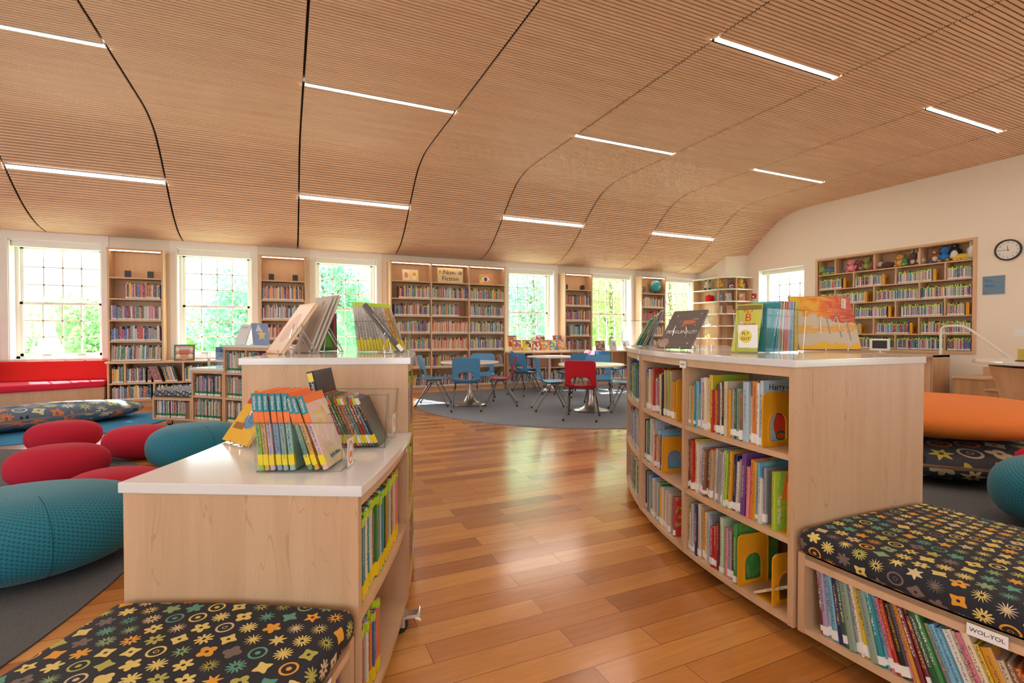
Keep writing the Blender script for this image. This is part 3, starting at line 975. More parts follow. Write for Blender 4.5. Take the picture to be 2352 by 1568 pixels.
def curved_case(name, label, cat, arc, a0, a1, r0, r1, top, dividers, levels, slab=True, ends=(True, True), group=None, railz=None, casters=(), mid=True, slab_over=0.008):
    """a0..a1 angles, faces outwards at r1 and inwards at r0; levels = top faces of the shelves"""
    t = thing(name, label, cat, (0, 0, 0), 0, group)
    ta = .026 / r1
    zb = .078
    ztop = top - (.030 if slab else 0)
    # end panels, each a plain upright board
    for k, a in enumerate((a0, a1)):
        s = 1 if k == 0 else -1
        mb = MB()
        b = a + s * ta
        P = [arc.p(a, r0), arc.p(a, r1), arc.p(b, r1), arc.p(b, r0)]
        if s > 0: P.reverse()
        mb.hexa([(x, y, zb) for x, y in P] + [(x, y, ztop) for x, y in P])
        mb.build('side_panel', 'maple', t)
    lo, hi = a0 + ta, a1 - ta
    for j, z in enumerate(levels):
        mb = MB(); arc.strip(mb, lo, hi, r0 + .004, r1 - .004, z - .022 if j else zb, z); mb.build('shelf', 'maple_flat', t)
    mb = MB(); arc.strip(mb, lo, hi, r1 - .026, r1 - .003, (railz or ztop - .036), ztop); mb.build('top_rail', 'maple_flat', t)
    mb = MB(); arc.strip(mb, lo, hi, r0 + .003, r0 + .026, (railz or ztop - .036), ztop); mb.build('top_rail', 'maple_flat', t)
    for a in dividers:
        mb = MB(); P = [arc.p(a - ta / 2, r0 + .003), arc.p(a - ta / 2, r1 - .002), arc.p(a + ta / 2, r1 - .002), arc.p(a + ta / 2, r0 + .003)]
        P.reverse()
        mb.hexa([(x, y, zb) for x, y in P] + [(x, y, ztop) for x, y in P]); mb.build('divider', 'maple', t)
    mb = MB(); rm = (r0 + r1) / 2; arc.strip(mb, lo, hi, rm - .006, rm + .006, zb, ztop); mb.build('back_panel', 'maple', t)
    if slab:
        mb = MB(); o = slab_over
        arc.strip(mb, a0 - (.006 / r1 if ends[0] else -.0005), a1 + (.006 / r1 if ends[1] else -.0005), r0 - o, r1 + o, top - .030, top)
        mb.build('countertop', 'white', t, bevel=.003)
    else:
        mb = MB(); arc.strip(mb, lo, hi, r0 + .003, r1 - .003, ztop - .018, ztop); mb.build('top_board', 'maple_flat', t)
    for (a, r, rz, br) in casters:
        x, y = arc.p(a, r); caster(t, x, y, rz, br)
    return t

# right hand curved bookcase, three bays in view
LV3 = (.098, .412, .735)
RO, RI = 3.45, 2.66
aA = R(177.8)
curved_case('curved_bookcase', 'tall curved maple bookcase with white top, right side, nearest unit beside the patterned bench', 'bookcase', AR, R(155.75), aA, RI, RO, 1.102, [R(166.2)], LV3, casters=[(R(175), 3.3, .3, False), (R(158), 3.3, .3, False), (R(175), 2.8, .3, False)], ends=(False, True))
curved_case('curved_bookcase', 'tall curved maple bookcase unit behind the nearest one on the right, seen edge-on', 'bookcase', AR, R(131), R(155.6), RI, RO, 1.102, [R(143.5)], LV3, casters=[(R(153), 3.3, .3, False), (R(133), 3.3, .3, False)], ends=(True, False))
bench_R = curved_case('bookcase_bench', 'low curved book bench with a dark patterned cushion at right foreground', 'bench', AR, R(178.0), R(201), RI + .01, RO - .008, .378, [], (.098,), slab=False, railz=.335, casters=[(R(180.2), 3.3, .3, False), (R(199), 3.3, .3, False), (R(181.5), 3.0, .3, False)])

def cushion(arc, a0, a1, r0, r1, z0, z1, mat, parent, name='cushion', rad=.028):
    """padded curved slab with rounded edges; uv in metres"""
    n = 26; m = 18
    # cross-section of the rounded slab, marched along r
    prof = []
    K = 5
    for i in range(K + 1):
        a = -PI / 2 + (PI / 2) * i / K
        prof.append((r1 - rad + rad * math.cos(a), z0 + rad + rad * math.sin(a)))
    for i in range(K + 1):
        a = (PI / 2) * i / K
        prof.append((r1 - rad + rad * math.cos(a), z1 - rad + rad * math.sin(a)))
    for i in range(1, m):
        f = i / m
        rr = (r1 - rad) + ((r0 + rad) - (r1 - rad)) * f
        prof.append((rr, z1 + .010 * math.sin(PI * f)))
    for i in range(K + 1):
        a = PI / 2 + (PI / 2) * i / K
        prof.append((r0 + rad + rad * math.cos(a), z1 - rad + rad * math.sin(a)))
    for i in range(K + 1):
        a = PI + (PI / 2) * i / K
        prof.append((r0 + rad + rad * math.cos(a), z0 + rad + rad * math.sin(a)))
    L = [0]
    for p, q in zip(prof[:-1], prof[1:]): L.append(L[-1] + math.hypot(q[0] - p[0], q[1] - p[1]))
    mb = MB(); vs = []; uv = []
    rm = (r0 + r1) / 2; zc = (z0 + z1) / 2
    stations = []
    rada = rad / r1
    for i in range(6): stations.append((a0 + rada * (1 - math.cos(PI / 2 * i / 5)) , math.sin(PI / 2 * i / 5)))
    for i in range(1, n): stations.append((a0 + rada + (a1 - a0 - 2 * rada) * i / n, 1.0))
    for i in range(5, -1, -1): stations.append((a1 - rada * (1 - math.cos(PI / 2 * i / 5)), math.sin(PI / 2 * i / 5)))
    for (a, s) in stations:
        sh = rad * (1 - s)
        for (rr, zz), l in zip(prof, L):
            r_ = rr + (-sh if rr > rm else sh) * min(1, abs(rr - rm) / ((r1 - r0) / 2))
            z_ = zz + (-sh if zz > zc else sh)
            x, y = arc.p(a, r_)
            vs.append((x, y, z_)); uv.append((a * rm, l))
    w = len(prof)
    fs = []
    for i in range(len(stations) - 1):
        for j in range(w):
            j2 = (j + 1) % w
            if j2 == 0: continue
            fs.append((i * w + j, (i + 1) * w + j, (i + 1) * w + j2, i * w + j2))
    fs.append(tuple(range(w))); fs.append(tuple(reversed([(len(stations) - 1) * w + j for j in range(w)])))
    mb.add(vs, fs, 0, None, uv)
    return mb.build(name, mat, parent, smooth=True)
cushion(AR, R(178.05), R(201), RI + .005, RO + .004, .380, .470, 'motif', bench_R)

# left hand case: bench, middle step, tall units
aT0, aT1 = R(-27.0), R(-18.75)
RLO, RLI = 5.10, 4.43
bench_L = curved_case('bookcase_bench', 'low curved book bench with a dark patterned cushion at left foreground', 'bench', AL, R(-39), R(-27.15), RLI, RLO - .008, .378, [], (.098,), slab=False, railz=.335, casters=[(R(-28.5), 4.9, .3, False)])
cushion(AL, R(-39), R(-27.2), RLI - .005, RLO + .002, .380, .462, 'motif', bench_L)
curved_case('stepped_bookcase', 'middle-height maple bookcase with white top beside the left foreground bench', 'bookcase', AL, aT0, aT1, RLI, RLO, .785, [], (.098, .415), casters=[(R(-19.9), 5.075, R(72), True), (R(-26), 4.9, .3, False)], ends=(True, True), slab_over=.012)
TALL = [(R(-18.6), R(-4.0)), (R(-3.85), R(8.8))]
for k, (b0, b1) in enumerate(TALL):
    curved_case('tall_bookcase', ['tall maple bookcase with white top behind the stepped one on the left', 'tall maple bookcase at the far end of the left curved row'][k], 'bookcase', AL, b0, b1, RLI, RLO, 1.102, [(b0 + b1) / 2], LV3, casters=[(b0 + R(1), 5.0, .3, False)], ends=(k == 0, k == 1), slab_over=.012)

# paper range labels on the case fronts
def case_sign(parent, arc, a, r, z, w, h, s, size):
    x, y = arc.p(a, r)
    m = Matrix.Rotation(a + PI / 2, 4, 'Z'); m.translation = (x, y, z)
    mb = MB(); mb.X = m; mb.box(-w / 2, w / 2, -.0015, .0, -h / 2, h / 2)
    o = mb.build('range_label', 'wlabel', parent)
    if s:
        text('lettering', s, size, 'ink', o, m @ basis((0, -.002, 0), (1, 0, 0), (0, 0, 1), (0, -1, 0)), ext=.0002)
case_sign(bench_R, AR, R(187.2), RO - .004, .357, .088, .034, 'WOL-YOL', .0165)
case_sign(bench_L, AL, R(-29.4), RLO - .004, .357, .085, .034, 'W LOP-MCI', .0165)
by_label = lambda s: next(o for o in bpy.data.objects if o.get('label', '').startswith(s))
cR = by_label('tall curved maple bookcase with white top, right')
case_sign(cR, AR, R(166.2), RO + .001, 1.045, .062, .036, 'TAB-WIL', .011)
case_sign(by_label('tall curved maple bookcase unit'), AR, R(154.8), RO + .001, 1.045, .04, .03, 'SIL', .011)
case_sign(by_label('middle-height'), AL, R(-19.4), RLO + .001, .735, .045, .034, 'WIL', .011)

GR = 'picture books on the curved bookcases'
def fill(arc, r1, a0, a1, z, seq, shelf, lab='wlabel', tape=None, inset=.018, lean=0.0, hmax=.29, group=GR, dr=(.19, .235), gap=.0006, labz=(.006, .036), tapz=None, fit=None):
    a = a0
    if fit:
        k = fit / sum(i[1] + gap for i in seq)
        seq = [(i[0], i[1] * k) + tuple(i[2:]) for i in seq]
    n = 0
    last = None
    for it in seq:
        c, t, h = it[:3]
        ln = it[3] if len(it) > 3 else lean
        d = it[4] if len(it) > 4 else random.uniform(*dr)
        h = min(h, hmax)
        wd = (t * math.cos(ln) + gap) / r1 if abs(ln) > .02 else (t + gap) / r1
        if abs(ln) > .02: wd = (t / math.cos(ln) + gap) / r1
        if a + wd > a1: break
        am = a + wd / 2
        ins = inset + random.uniform(0, .016)
        x, y = arc.p(am, r1 - ins)
        n += 1
        lb = '%s book, %s from left on the %s' % (('thin ' if t < .009 else 'thick ' if t > .02 else '') + SHOW.get(c, c), ordinal(n), shelf)
        zz = z + (abs(t / 2 * math.sin(ln)) if ln else 0) + .0005
        tp = it[5] if len(it) > 5 else None
        tpz = tapz(h) if tapz else None
        lz = labz
        lab_ = lab
        if lab == 'wlabel':
            lz = (labz[0] + random.choice((0, .004, .008)), labz[1] + random.uniform(-.006, .012))
            if random.random() < .25: lab_ = None
        last = book(t, h, d, c, (x, y, zz), am + PI / 2, ln, lab=lab_, tape=tape, tapz=tpz, label=lb, group=group, labz=lz)
        a += wd
    return a, last

def rnd_seq(n, pal, t=(.006, .018), h=(.21, .28), lean=None):
    out = []
    while len(out) < n:
        c = random.choice(pal)
        e = [c, random.uniform(*t), random.uniform(*h)]
        if lean is not None: e.append(lean)
        out.append(tuple(e))
    return out
MIX = ['cream', 'white', 'cream', 'red', 'orange', 'amber', 'green', 'darkgreen', 'teal', 'sky', 'blue', 'navy', 'purple', 'brown', 'tan', 'grey', 'black', 'sage', 'paleblue', 'cream', 'white', 'yellow', 'lime', 'maroon', 'tan', 'lilac']

def bookend(arc, r1, a, z, label, size=(.15, .235), inset=.02, flip=1):
    """plate with an arched opening standing across the shelf, plus its foot"""
    w, h = size
    x, y = arc.p(a, r1 - inset)
    t = thing('bookend', label, 'bookend', (x, y, z + .0006), a + PI / 2, 'amber bookends')
    # plate in the local Y-Z plane, opening cut as an arch
    th = .003
    def arch(hw, hb, ht, n=10):
        return [(w / 2 - hw, hb), *[(w / 2 - hw * math.cos(PI * i / n), ht + hw * math.sin(PI * i / n)) for i in range(n + 1)], (w / 2 + hw, hb)]
    n = 10
    hole = arch(w * .27, .022, h * .42)
    cr = .022
    outer = [(0, 0)] + [(cr - cr * math.cos(PI / 2 * i / 4), h - cr + cr * math.sin(PI / 2 * i / 4)) for i in range(5)] + [(w - cr + cr * math.sin(PI / 2 * i / 4), h - cr + cr * math.cos(PI / 2 * i / 4)) for i in range(5)] + [(w, 0)]
    cx, cy = w / 2, h * .42
    def dens(poly, cnt=48):
        # resample by angle round (cx, cy)
        out = []
        for k in range(cnt):
            a_ = -PI / 2 + 2 * PI * (k + .5) / cnt
            dx, dy = math.cos(a_), math.sin(a_)
            best = None
            m = len(poly)
            for i in range(m):
                (x1, y1), (x2, y2) = poly[i], poly[(i + 1) % m]
                ex, ey = x2 - x1, y2 - y1
                den = dx * ey - dy * ex
                if abs(den) < 1e-9: continue
                tt = ((x1 - cx) * ey - (y1 - cy) * ex) / den
                uu = ((x1 - cx) * dy - (y1 - cy) * dx) / den
                if tt > 0 and -1e-6 <= uu <= 1 + 1e-6 and (best is None or tt < best): best = tt
            out.append((cx + dx * best, cy + dy * best))
        return out
    O = dens(outer); H = dens(hole); m = len(O)
    def plate(mb, A, B, x0, x1):
        vs = [(x0, p, q) for p, q in A] + [(x0, p, q) for p, q in B] + [(x1, p, q) for p, q in A] + [(x1, p, q) for p, q in B]
        fs = []
        for i in range(m):
            j = (i + 1) % m
            fs += [(i, j, m + j, m + i), (2 * m + j, 2 * m + i, 3 * m + i, 3 * m + j), (j, i, 2 * m + i, 2 * m + j), (m + i, m + j, 3 * m + j, 3 * m + i)]
        mb.add(vs, fs)
    mb = MB(); plate(mb, O, H, -th / 2, th / 2)
    def scale(P, k): return [(cx + (p - cx) * k, cy + (q - cy) * k) for p, q in P]
    plate(mb, scale(H, 1.16), H, th / 2 * flip, (th / 2 + .004) * flip)      # raised rim round the arch
    plate(mb, O, scale(O, .95), th / 2 * flip, (th / 2 + .0035) * flip)
    mb.build('plate', 'bookend', t, smooth=False)
    mb = MB(); mb.box(-.1 if flip > 0 else 0, 0 if flip > 0 else .1, .01, w - .01, 0, .0016); mb.build('foot', 'bookend', t)
    return t

ta = .026 / RO
D1, D0 = R(166.2), R(155.75)
b1, e1 = D1 + ta / 2 + .001, aA - ta - .001
S = 'top shelf of the near right bay'
seq = [('cream', .006, .20), ('red', .006, .20), ('amber', .005, .205), ('cream', .007, .20), ('teal', .008, .225), ('sky', .014, .23), ('sage', .014, .17), ('paleblue', .012, .25), ('red', .006, .23), ('cream', .012, .255), ('cream', .009, .25),
       ('yellow', .014, .27), ('red', .007, .20), ('amber', .016, .20), ('maroon', .010, .23), ('white', .010, .24), ('black', .011, .245), ('cream', .014, .25), ('amber', .015, .215), ('grey', .010, .22), ('darkgreen', .008, .22),
       ('sage', .019, .225), ('brown', .010, .215), ('paleblue', .020, .26), ('cream', .009, .20), ('orange', .019, .265), ('white', .009, .26)]
a, _ = fill(AR, RO, b1, e1, LV3[2], seq, S, fit=.505)
hb = book(.016, .272, .23, 'paleblue', (*AR.p(a + .009 / RO, RO - .022), LV3[2] + .0005), a + .009 / RO + PI / 2, lab='wlabel', labz=(.006, .036), label='pale blue snow picture book lettered Harry, behind an amber bookend', group=GR)
side_text('cover_title', 'Harry', .036, 'ink', hb, .0085, .075, .243)
side_text('cover_subtitle', 'and the', .015, 'ink', hb, .0085, .148, .241)
mb = MB()
for (yy, zz, ry, rz_, mi) in ((.10, .085, .042, .058, 0), (.10, .04, .03, .022, 1), (.10, .155, .024, .022, 2), (.075, .16, .03, .03, 1), (.135, .13, .045, .005, 3)):
    k = 18
    vs = [(.0081, yy, zz)] + [(.0085 + .0001 * mi, yy + ry * math.cos(2 * PI * i / k), zz + rz_ * math.sin(2 * PI * i / k)) for i in range(k)]
    mb.add(vs, [(0, 1 + i, 1 + (i + 1) % k) for i in range(k)], mi)
mb.build('cover_picture', ['inkr', 'gtape', 'wlabel', 'ink'], hb)
bookend(AR, RO, a + .024 / RO, LV3[2], 'amber bookend with arch on the top shelf of the near right bay', (.165, .225), .012)

S = 'middle shelf of the near right bay'
seq = [('maroon', .007, .25), ('brown', .009, .255), ('red', .012, .25), ('amber', .009, .26), ('cream', .008, .25), ('cream', .010, .245), ('white', .009, .24), ('lilac', .017, .23, .05), ('brown', .013, .23, .05), ('darkgreen', .012, .235, .05), ('red', .010, .245, .06), ('tan', .012, .24, .06), ('white', .011, .25, .06),
       ('grey', .010, .25, .06), ('cream', .009, .24, .06), ('grey', .009, .235, .06), ('white', .009, .245, .06), ('palegreen', .010, .26, .06), ('lime', .009, .25, .06), ('green', .008, .26, .06), ('amber', .009, .265, .05), ('navy', .014, .25, .05), ('white', .013, .225, .05), ('grey', .010, .24, .05), ('purple', .016, .27, .04),
       ('maroon', .010, .22, .03), ('pink', .009, .22, .03), ('orange', .012, .255, .03), ('amber', .011, .25, .02), ('sky', .010, .25, .02), ('white', .012, .19, .02), ('grey', .009, .235, .01)]
a, _ = fill(AR, RO, b1, e1 - .06 / RO, LV3[1], seq, S, fit=.53)
tw = book(.020, .235, .2, 'lime', (*AR.p(a + .05 / RO, RO - .016), LV3[1] + .0005), a + .06 / RO + PI / 2 - .25, lab=None, label='green and orange picture book, right end of the middle shelf, near bay', group=GR)
text('cover_title', 'Tom Willans', .021, 'inkw', tw, basis((.0112, .022, .085), (0, 0, -1), (0, 1, 0), (1, 0, 0)))
mb = MB(); mb.add([(.0105, .03, .125), (.0105, .19, .11), (.0105, .19, .23), (.0105, .05, .23)], [(0, 1, 2, 3)]); mb.build('cover_picture', 'inko', tw)
bookend(AR, RO, e1 - .010 / RO, LV3[1], 'amber bookend against the case side on the middle shelf of the near right bay', (.165, .225), .012)

S = 'bottom shelf of the near right bay'
seq = [('yellow', .007, .21), ('cream', .010, .20), ('paleblue', .014, .245), ('pink', .008, .20), ('navy', .017, .25), ('cream', .012, .265), ('tan', .008, .26), ('amber', .010, .235), ('cream', .011, .24), ('paleblue', .013, .245), ('grey', .009, .24), ('red', .013, .19), ('red', .012, .20), ('maroon', .010, .22),
       ('navy', .010, .19), ('palegreen', .013, .26), ('cream', .010, .22), ('pink', .010, .225), ('grey', .013, .22), ('black', .010, .20)]
a, _ = fill(AR, RO, b1, e1, LV3[0], seq, S, fit=.36)
gb = book(.020, .265, .23, 'green', (*AR.p(a + .012 / RO, RO - .016), LV3[0] + .0005), a + .012 / RO + PI / 2, label='bright green jungle picture book beside the bookend on the bottom shelf', group=GR)
bookend(AR, RO, a + .035 / RO, LV3[0], 'amber bookend with arch on the bottom shelf of the near right bay', (.165, .225), .012)
bookend(AR, RO, e1 - .085 / RO, LV3[0], 'second amber bookend, behind the fallen book on the bottom shelf', (.15, .21), .02)
xf, yf = AR.p(a + .11 / RO, RO - .03)
book(.010, .26, .2, 'cream', (xf, yf, LV3[0] + .006), a + .1 / RO + PI / 2, 1.02, lab=None, label='cream picture book fallen over against the side on the bottom right shelf', group=GR)

# bay two
b2, e2 = D0 + ta + .001, D1 - ta / 2 - .001
S = 'top shelf of the middle right bay'
seq = [('blue', .008, .24), ('cream', .006, .22), ('grey', .008, .225), ('navy', .010, .255), ('tan', .012, .20), ('cream', .012, .25), ('lime', .012, .19), ('pink', .008, .18), ('sky', .011, .20), ('red', .017, .262), ('white', .007, .2), ('purple', .008, .21), ('pink', .009, .19), ('cream', .007, .215), ('green', .010, .235), ('cream', .009, .23),
       ('lime', .011, .24), ('black', .010, .235), ('blue', .008, .245), ('tan', .010, .26), ('cream', .012, .262), ('lime', .008, .265), ('tan', .020, .26), ('amber', .02, .205)]
a, _ = fill(AR, RO, b2, e2, LV3[2], seq, S, fit=.47)
bookend(AR, RO, min(a + .045 / RO, e2 - .004), LV3[2], 'amber bookend on the top shelf of the middle right bay', (.165, .225), .012)
S = 'middle shelf of the middle right bay'
seq = [('black', .016, .25), ('grey', .008, .24), ('cream', .010, .245), ('darkgreen', .017, .24), ('darkgreen', .012, .235), ('teal', .017, .25), ('green', .010, .26), ('cream', .010, .265), ('white', .009, .27), ('amber', .016, .215), ('cream', .012, .24), ('white', .026, .215), ('grey', .010, .27)]
a, _ = fill(AR, RO, b2, e2, LV3[1], seq, S)
jb = book(.012, .275, .22, 'paleblue', (*AR.p(a + .007 / RO, RO - .03), LV3[1] + .0005), a + .007 / RO + PI / 2, label='pale picture book lettered Judy on the middle shelf, middle right bay', group=GR)
side_text('cover_title', 'judith', .034, 'ink', jb, .0065, .09, .235)
a += .015 / RO
seq = [('red', .011, .19), ('red', .009, .185), ('cream', .009, .185), ('sky', .017, .225), ('paleblue', .013, .225), ('amber', .011, .20), ('purple', .007, .205), ('sky', .020, .225)]
a, _ = fill(AR, RO, a, e2, LV3[1], seq, 'middle right bay, middle shelf, right half')
bookend(AR, RO, min(a + .03 / RO, e2 - .004), LV3[1], 'amber bookend on the middle shelf of the middle right bay', (.15, .205), .012)
S = 'bottom shelf of the middle right bay'
seq = [('navy', .008, .24), ('cream', .010, .215), ('cream', .010, .22), ('grey', .007, .25), ('red', .010, .215), ('sky', .009, .235), ('amber', .006, .205), ('blue', .013, .25), ('white', .010, .235), ('cream', .010, .22), ('grey', .017, .235), ('paleblue', .011, .23), ('green', .018, .235), ('amber', .010, .22), ('cream', .010, .225), ('paleblue', .011, .23), ('white', .011, .22), ('tan', .01, .2), ('cream', .012, .22)]
a, _ = fill(AR, RO, b2, e2, LV3[0], seq, S, fit=.42)
book(.030, .21, .19, 'red', (*AR.p(a + .03 / RO, RO - .03), LV3[0] + .0005), a + .03 / RO + PI / 2 - .35, label='thick red picture book turned outwards at the end of the bottom shelf', group=GR)
# books under the right bench: leaning to the far side
S = 'shelf under the right bench'
seq = []
cols = ['maroon', 'lilac', 'paleblue', 'sky', 'navy', 'darkgreen', 'sage', 'paleblue', 'cream', 'yellow', 'sage', 'teal', 'sky', 'pink', 'red', 'black', 'pink', 'amber', 'maroon', 'brown', 'maroon', 'darkgreen', 'green', 'grey', 'sky', 'sky', 'white', 'cream', 'pink', 'cream', 'yellow', 'amber', 'cream', 'brown', 'orange', 'orange', 'red', 'cream', 'cream', 'white', 'white', 'sky', 'palegreen', 'pink']
for i, c in enumerate(cols):
    seq.append((c, random.choice([.005, .007, .009, .010, .013]), random.uniform(.215, .262) * (1 - .12 * (i > 30)), -.10 - .012 * min(i, 24)))
a, _ = fill(AR, RO - .008, R(178.0) + .034 / RO + .012, R(201) - ta * 2, .098, seq, S, group='picture books under the right bench', hmax=.262, fit=.78)

# left case shelves: yellow foot labels and lime tape at the top
LT = dict(lab='ylabel', labz=(.004, .048), tape='ltape', tapz=lambda h: (h - .03, h - .006))
ga = 'picture books in the left curved bookcases'
seq = [(c, t, h) for c, t, h in zip(['navy', 'red', 'paleblue', 'navy', 'teal', 'white', 'teal', 'white', 'cream', 'teal', 'sage', 'white', 'brown', 'green', 'green', 'paleblue', 'white', 'teal', 'tan', 'darkgreen', 'brown', 'amber', 'maroon', 'sage', 'palegreen', 'cream', 'red', 'tan', 'orange', 'cream', 'pink', 'red', 'pink'],
       [.010, .008, .009, .010, .016, .010, .010, .015, .012, .010, .011, .02, .017, .018, .012, .011, .012, .012, .014, .014, .012, .012, .012, .011, .012, .012, .014, .012, .012, .014, .014, .012, .013],
       [.245, .25, .235, .245, .25, .255, .26, .26, .25, .255, .26, .262, .262, .265, .262, .25, .26, .262, .262, .26, .262, .262, .258, .262, .262, .25, .262, .262, .262, .258, .262, .26, .262])]
ea = .026 / RLO
fill(AL, RLO, aT0 + ea + .0015, aT0 + .60 / RLO, .415, seq, 'upper shelf of the stepped bookcase', group=ga, hmax=.265, fit=.55, **LT)
seq = [(c, random.uniform(.012, .02), random.uniform(.22, .262)) for c in ['purple', 'teal', 'teal', 'white', 'maroon', 'lilac', 'white', 'sky', 'brown', 'orange', 'blue', 'red', 'pink', 'orange']]
fill(AL, RLO, aT0 + ea + .0015, aT0 + .34 / RLO, .098, seq, 'lower shelf of the stepped bookcase', group=ga, hmax=.265, **LT)
seq = [(c, random.uniform(.010, .016), random.uniform(.215, .235)) for c in ['maroon', 'blue', 'navy', 'white', 'cream', 'purple', 'brown', 'green', 'red', 'red', 'amber', 'maroon', 'grey', 'purple']]
fill(AL, RLO - .008, R(-27.15) - .20 / RLO - ea, R(-27.15) - ea - .001, .098, seq, 'shelf under the left bench', group=ga, hmax=.235, **LT)
print('individual books so far', BOOKN[0])

# ---------------------------------------------------------------- shelved books of the walls (the mass beyond the nearest few hundred)
FAR = MB()
PALF = [CL[k] for k in ('cream', 'white', 'cream', 'red', 'maroon', 'orange', 'amber', 'yellow', 'green', 'teal', 'sky', 'blue', 'navy', 'purple', 'brown', 'tan', 'grey', 'black', 'sage', 'paleblue', 'pink', 'darkgreen')]
PWARM = [CL[k] for k in ('red', 'maroon', 'orange', 'amber', 'cream', 'brown', 'blue', 'navy', 'tan', 'purple', 'teal', 'white', 'yellow', 'pink')]
PCOOL = [CL[k] for k in ('white', 'white', 'paleblue', 'grey', 'lilac', 'white', 'cream', 'teal', 'blue', 'navy', 'sky', 'tan', 'red', 'sage', 'pink')]
PGREEN = [CL[k] for k in ('cream', 'white', 'sage', 'green', 'teal', 'blue', 'grey', 'tan', 'red', 'purple', 'cream', 'navy', 'white')]
CYEL, CWHI, CLIM, CGRN, CPAG = (.85, .66, .01), (.80, .80, .78), (.50, .75, .02), (.01, .22, .08), (.70, .66, .56)

def shelf_books(mb, p0, p1, z, out, hr=(.20, .26), tr=(.010, .022), pal=None, foot=CWHI, tip=None, tipp=1.0, band=None, lean=None, depth=.17, same=None, inset=.02, blocks=()):
    """books from p0 to p1 (2D points of the shelf front), spines towards `out`"""
    pal = pal or PALF
    p0 = Vector(p0); p1 = Vector(p1)
    L = (p1 - p0).length
    d = (p1 - p0).normalized(); o = Vector(out).normalized()
    X = Matrix.Identity(4)
    s = 0.002
    run = 0; c = None
    while True:
        if same and run <= 0:
            run = random.randint(*same); c = random.choice(pal); hh = random.uniform(*hr); tt = random.uniform(*tr)
        if same:
            run -= 1; t = tt; h = hh
        else:
            c = random.choice(pal); t = random.uniform(*tr); h = random.uniform(*hr)
        for b0, b1, sc in blocks:
            if b0 <= s < b1: h *= sc
        if s + t > L: break
        ln = (lean or 0.0)
        k = random.uniform(.8, 1.15); cc = tuple(min(1, v * k) for v in c)
        base = p0 + d * s - o * (inset + random.uniform(0, .012))
        sh = math.tan(ln)
        def P(u, v, w):
            q = base + d * (u + w * sh) - o * v
            return (q.x, q.y, z + w)
        tt_ = t - .0006
        mb.hexa([P(0, 0, 0), P(tt_, 0, 0), P(tt_, depth, 0), P(0, depth, 0), P(0, 0, h), P(tt_, 0, h), P(tt_, depth, h), P(0, depth, h)], 0, cc)
        mb.c[-5] = CPAG          # top edge shows the pages
        e = -.0012
        if foot:
            f1 = random.uniform(.024, .036)
            mb.hexa([P(0, e, .004), P(tt_, e, .004), P(tt_, .01, .004), P(0, .01, .004), P(0, e, f1), P(tt_, e, f1), P(tt_, .01, f1), P(0, .01, f1)], 1, foot)
        if band:
            mb.hexa([P(0, e, .034), P(tt_, e, .034), P(tt_, .01, .034), P(0, .01, .034), P(0, e, .06), P(tt_, e, .06), P(tt_, .01, .06), P(0, .01, .06)], 1, band)
        if tip and random.random() < tipp:
            mb.hexa([P(0, e, h - .022), P(tt_, e, h - .022), P(tt_, .02, h - .022), P(0, .02, h - .022), P(0, e, h + .001), P(tt_, e, h + .001), P(tt_, .02, h + .001), P(0, .02, h + .001)], 1, tip)
        s += t

def arc_books(arc, r, a0, a1, z, **kw):
    n = max(1, int(abs(a1 - a0) / R(3)))
    for i in range(n):
        b0 = a0 + (a1 - a0) * i / n; b1 = a0 + (a1 - a0) * (i + 1) / n
        am = (b0 + b1) / 2
        shelf_books(FAR, arc.p(b0, r), arc.p(b1, r), z + .0005, (math.cos(am), math.sin(am)), **kw)
for z, pal in ((LV3[2], ['sage', 'green', 'navy', 'lime', 'blue', 'cream', 'teal', 'maroon', 'navy', 'brown']), (LV3[1], ['red', 'maroon', 'blue', 'white', 'paleblue', 'sky', 'cream', 'lilac']), (LV3[0], ['red', 'grey', 'cream', 'yellow', 'grey', 'lime', 'green'])):
    arc_books(AR, RO, R(144.2), R(154.9), z, hr=(.21, .275), tr=(.008, .015), pal=[CL[c] for c in pal], inset=.02)
    for b0, b1 in ((aT1 + .008, R(-11.6)), (R(-11), R(-4.6))):
        arc_books(AL, RLO, b0, b1, z, hr=(.23, .27), tr=(.009, .016), foot=CYEL, tip=CLIM, inset=.006)

def tall_case(label, x0, x1, yf, yb, z0, ztop, levels, nbays=1, led=True, depth_gap=.012):
    t = thing('bookcase', label, 'bookcase', ((x0 + x1) / 2, yf, z0))
    t.location = (0, 0, 0)
    pt = .026
    xs = [x0 + (x1 - x0 - pt) * k / nbays for k in range(nbays + 1)]
    for k, x in enumerate(xs):
        mb = MB(); mb.box(x, x + pt, yf, yb, z0, ztop - .03); mb.build('side_panel' if k in (0, nbays) else 'divider', 'case_wood', t)
    mb = MB(); mb.box(x0 - .01, x1 + .01, yf - .012, yb, ztop - .03, ztop); mb.build('top_board', 'case_wood', t)
    mb = MB(); mb.box(x0 + pt, x1 - pt, yb - .02, yb - .005, z0, ztop - .03); mb.build('back_panel', 'case_wood', t)
    for z in levels:
        for k in range(nbays):
            mb = MB(); mb.box(xs[k] + pt, xs[k + 1], yf + .003, yb - .02, z - .024, z); mb.build('shelf', 'case_wood', t)
    if led:
        for k in range(nbays):
            mb = MB(); mb.box(xs[k] + pt + .01, xs[k + 1] - .01, yf + .006, yf + .03, ztop - .042, ztop - .031); mb.build('light_strip', 'led', t)
    return t, xs, pt

YF = 10.10
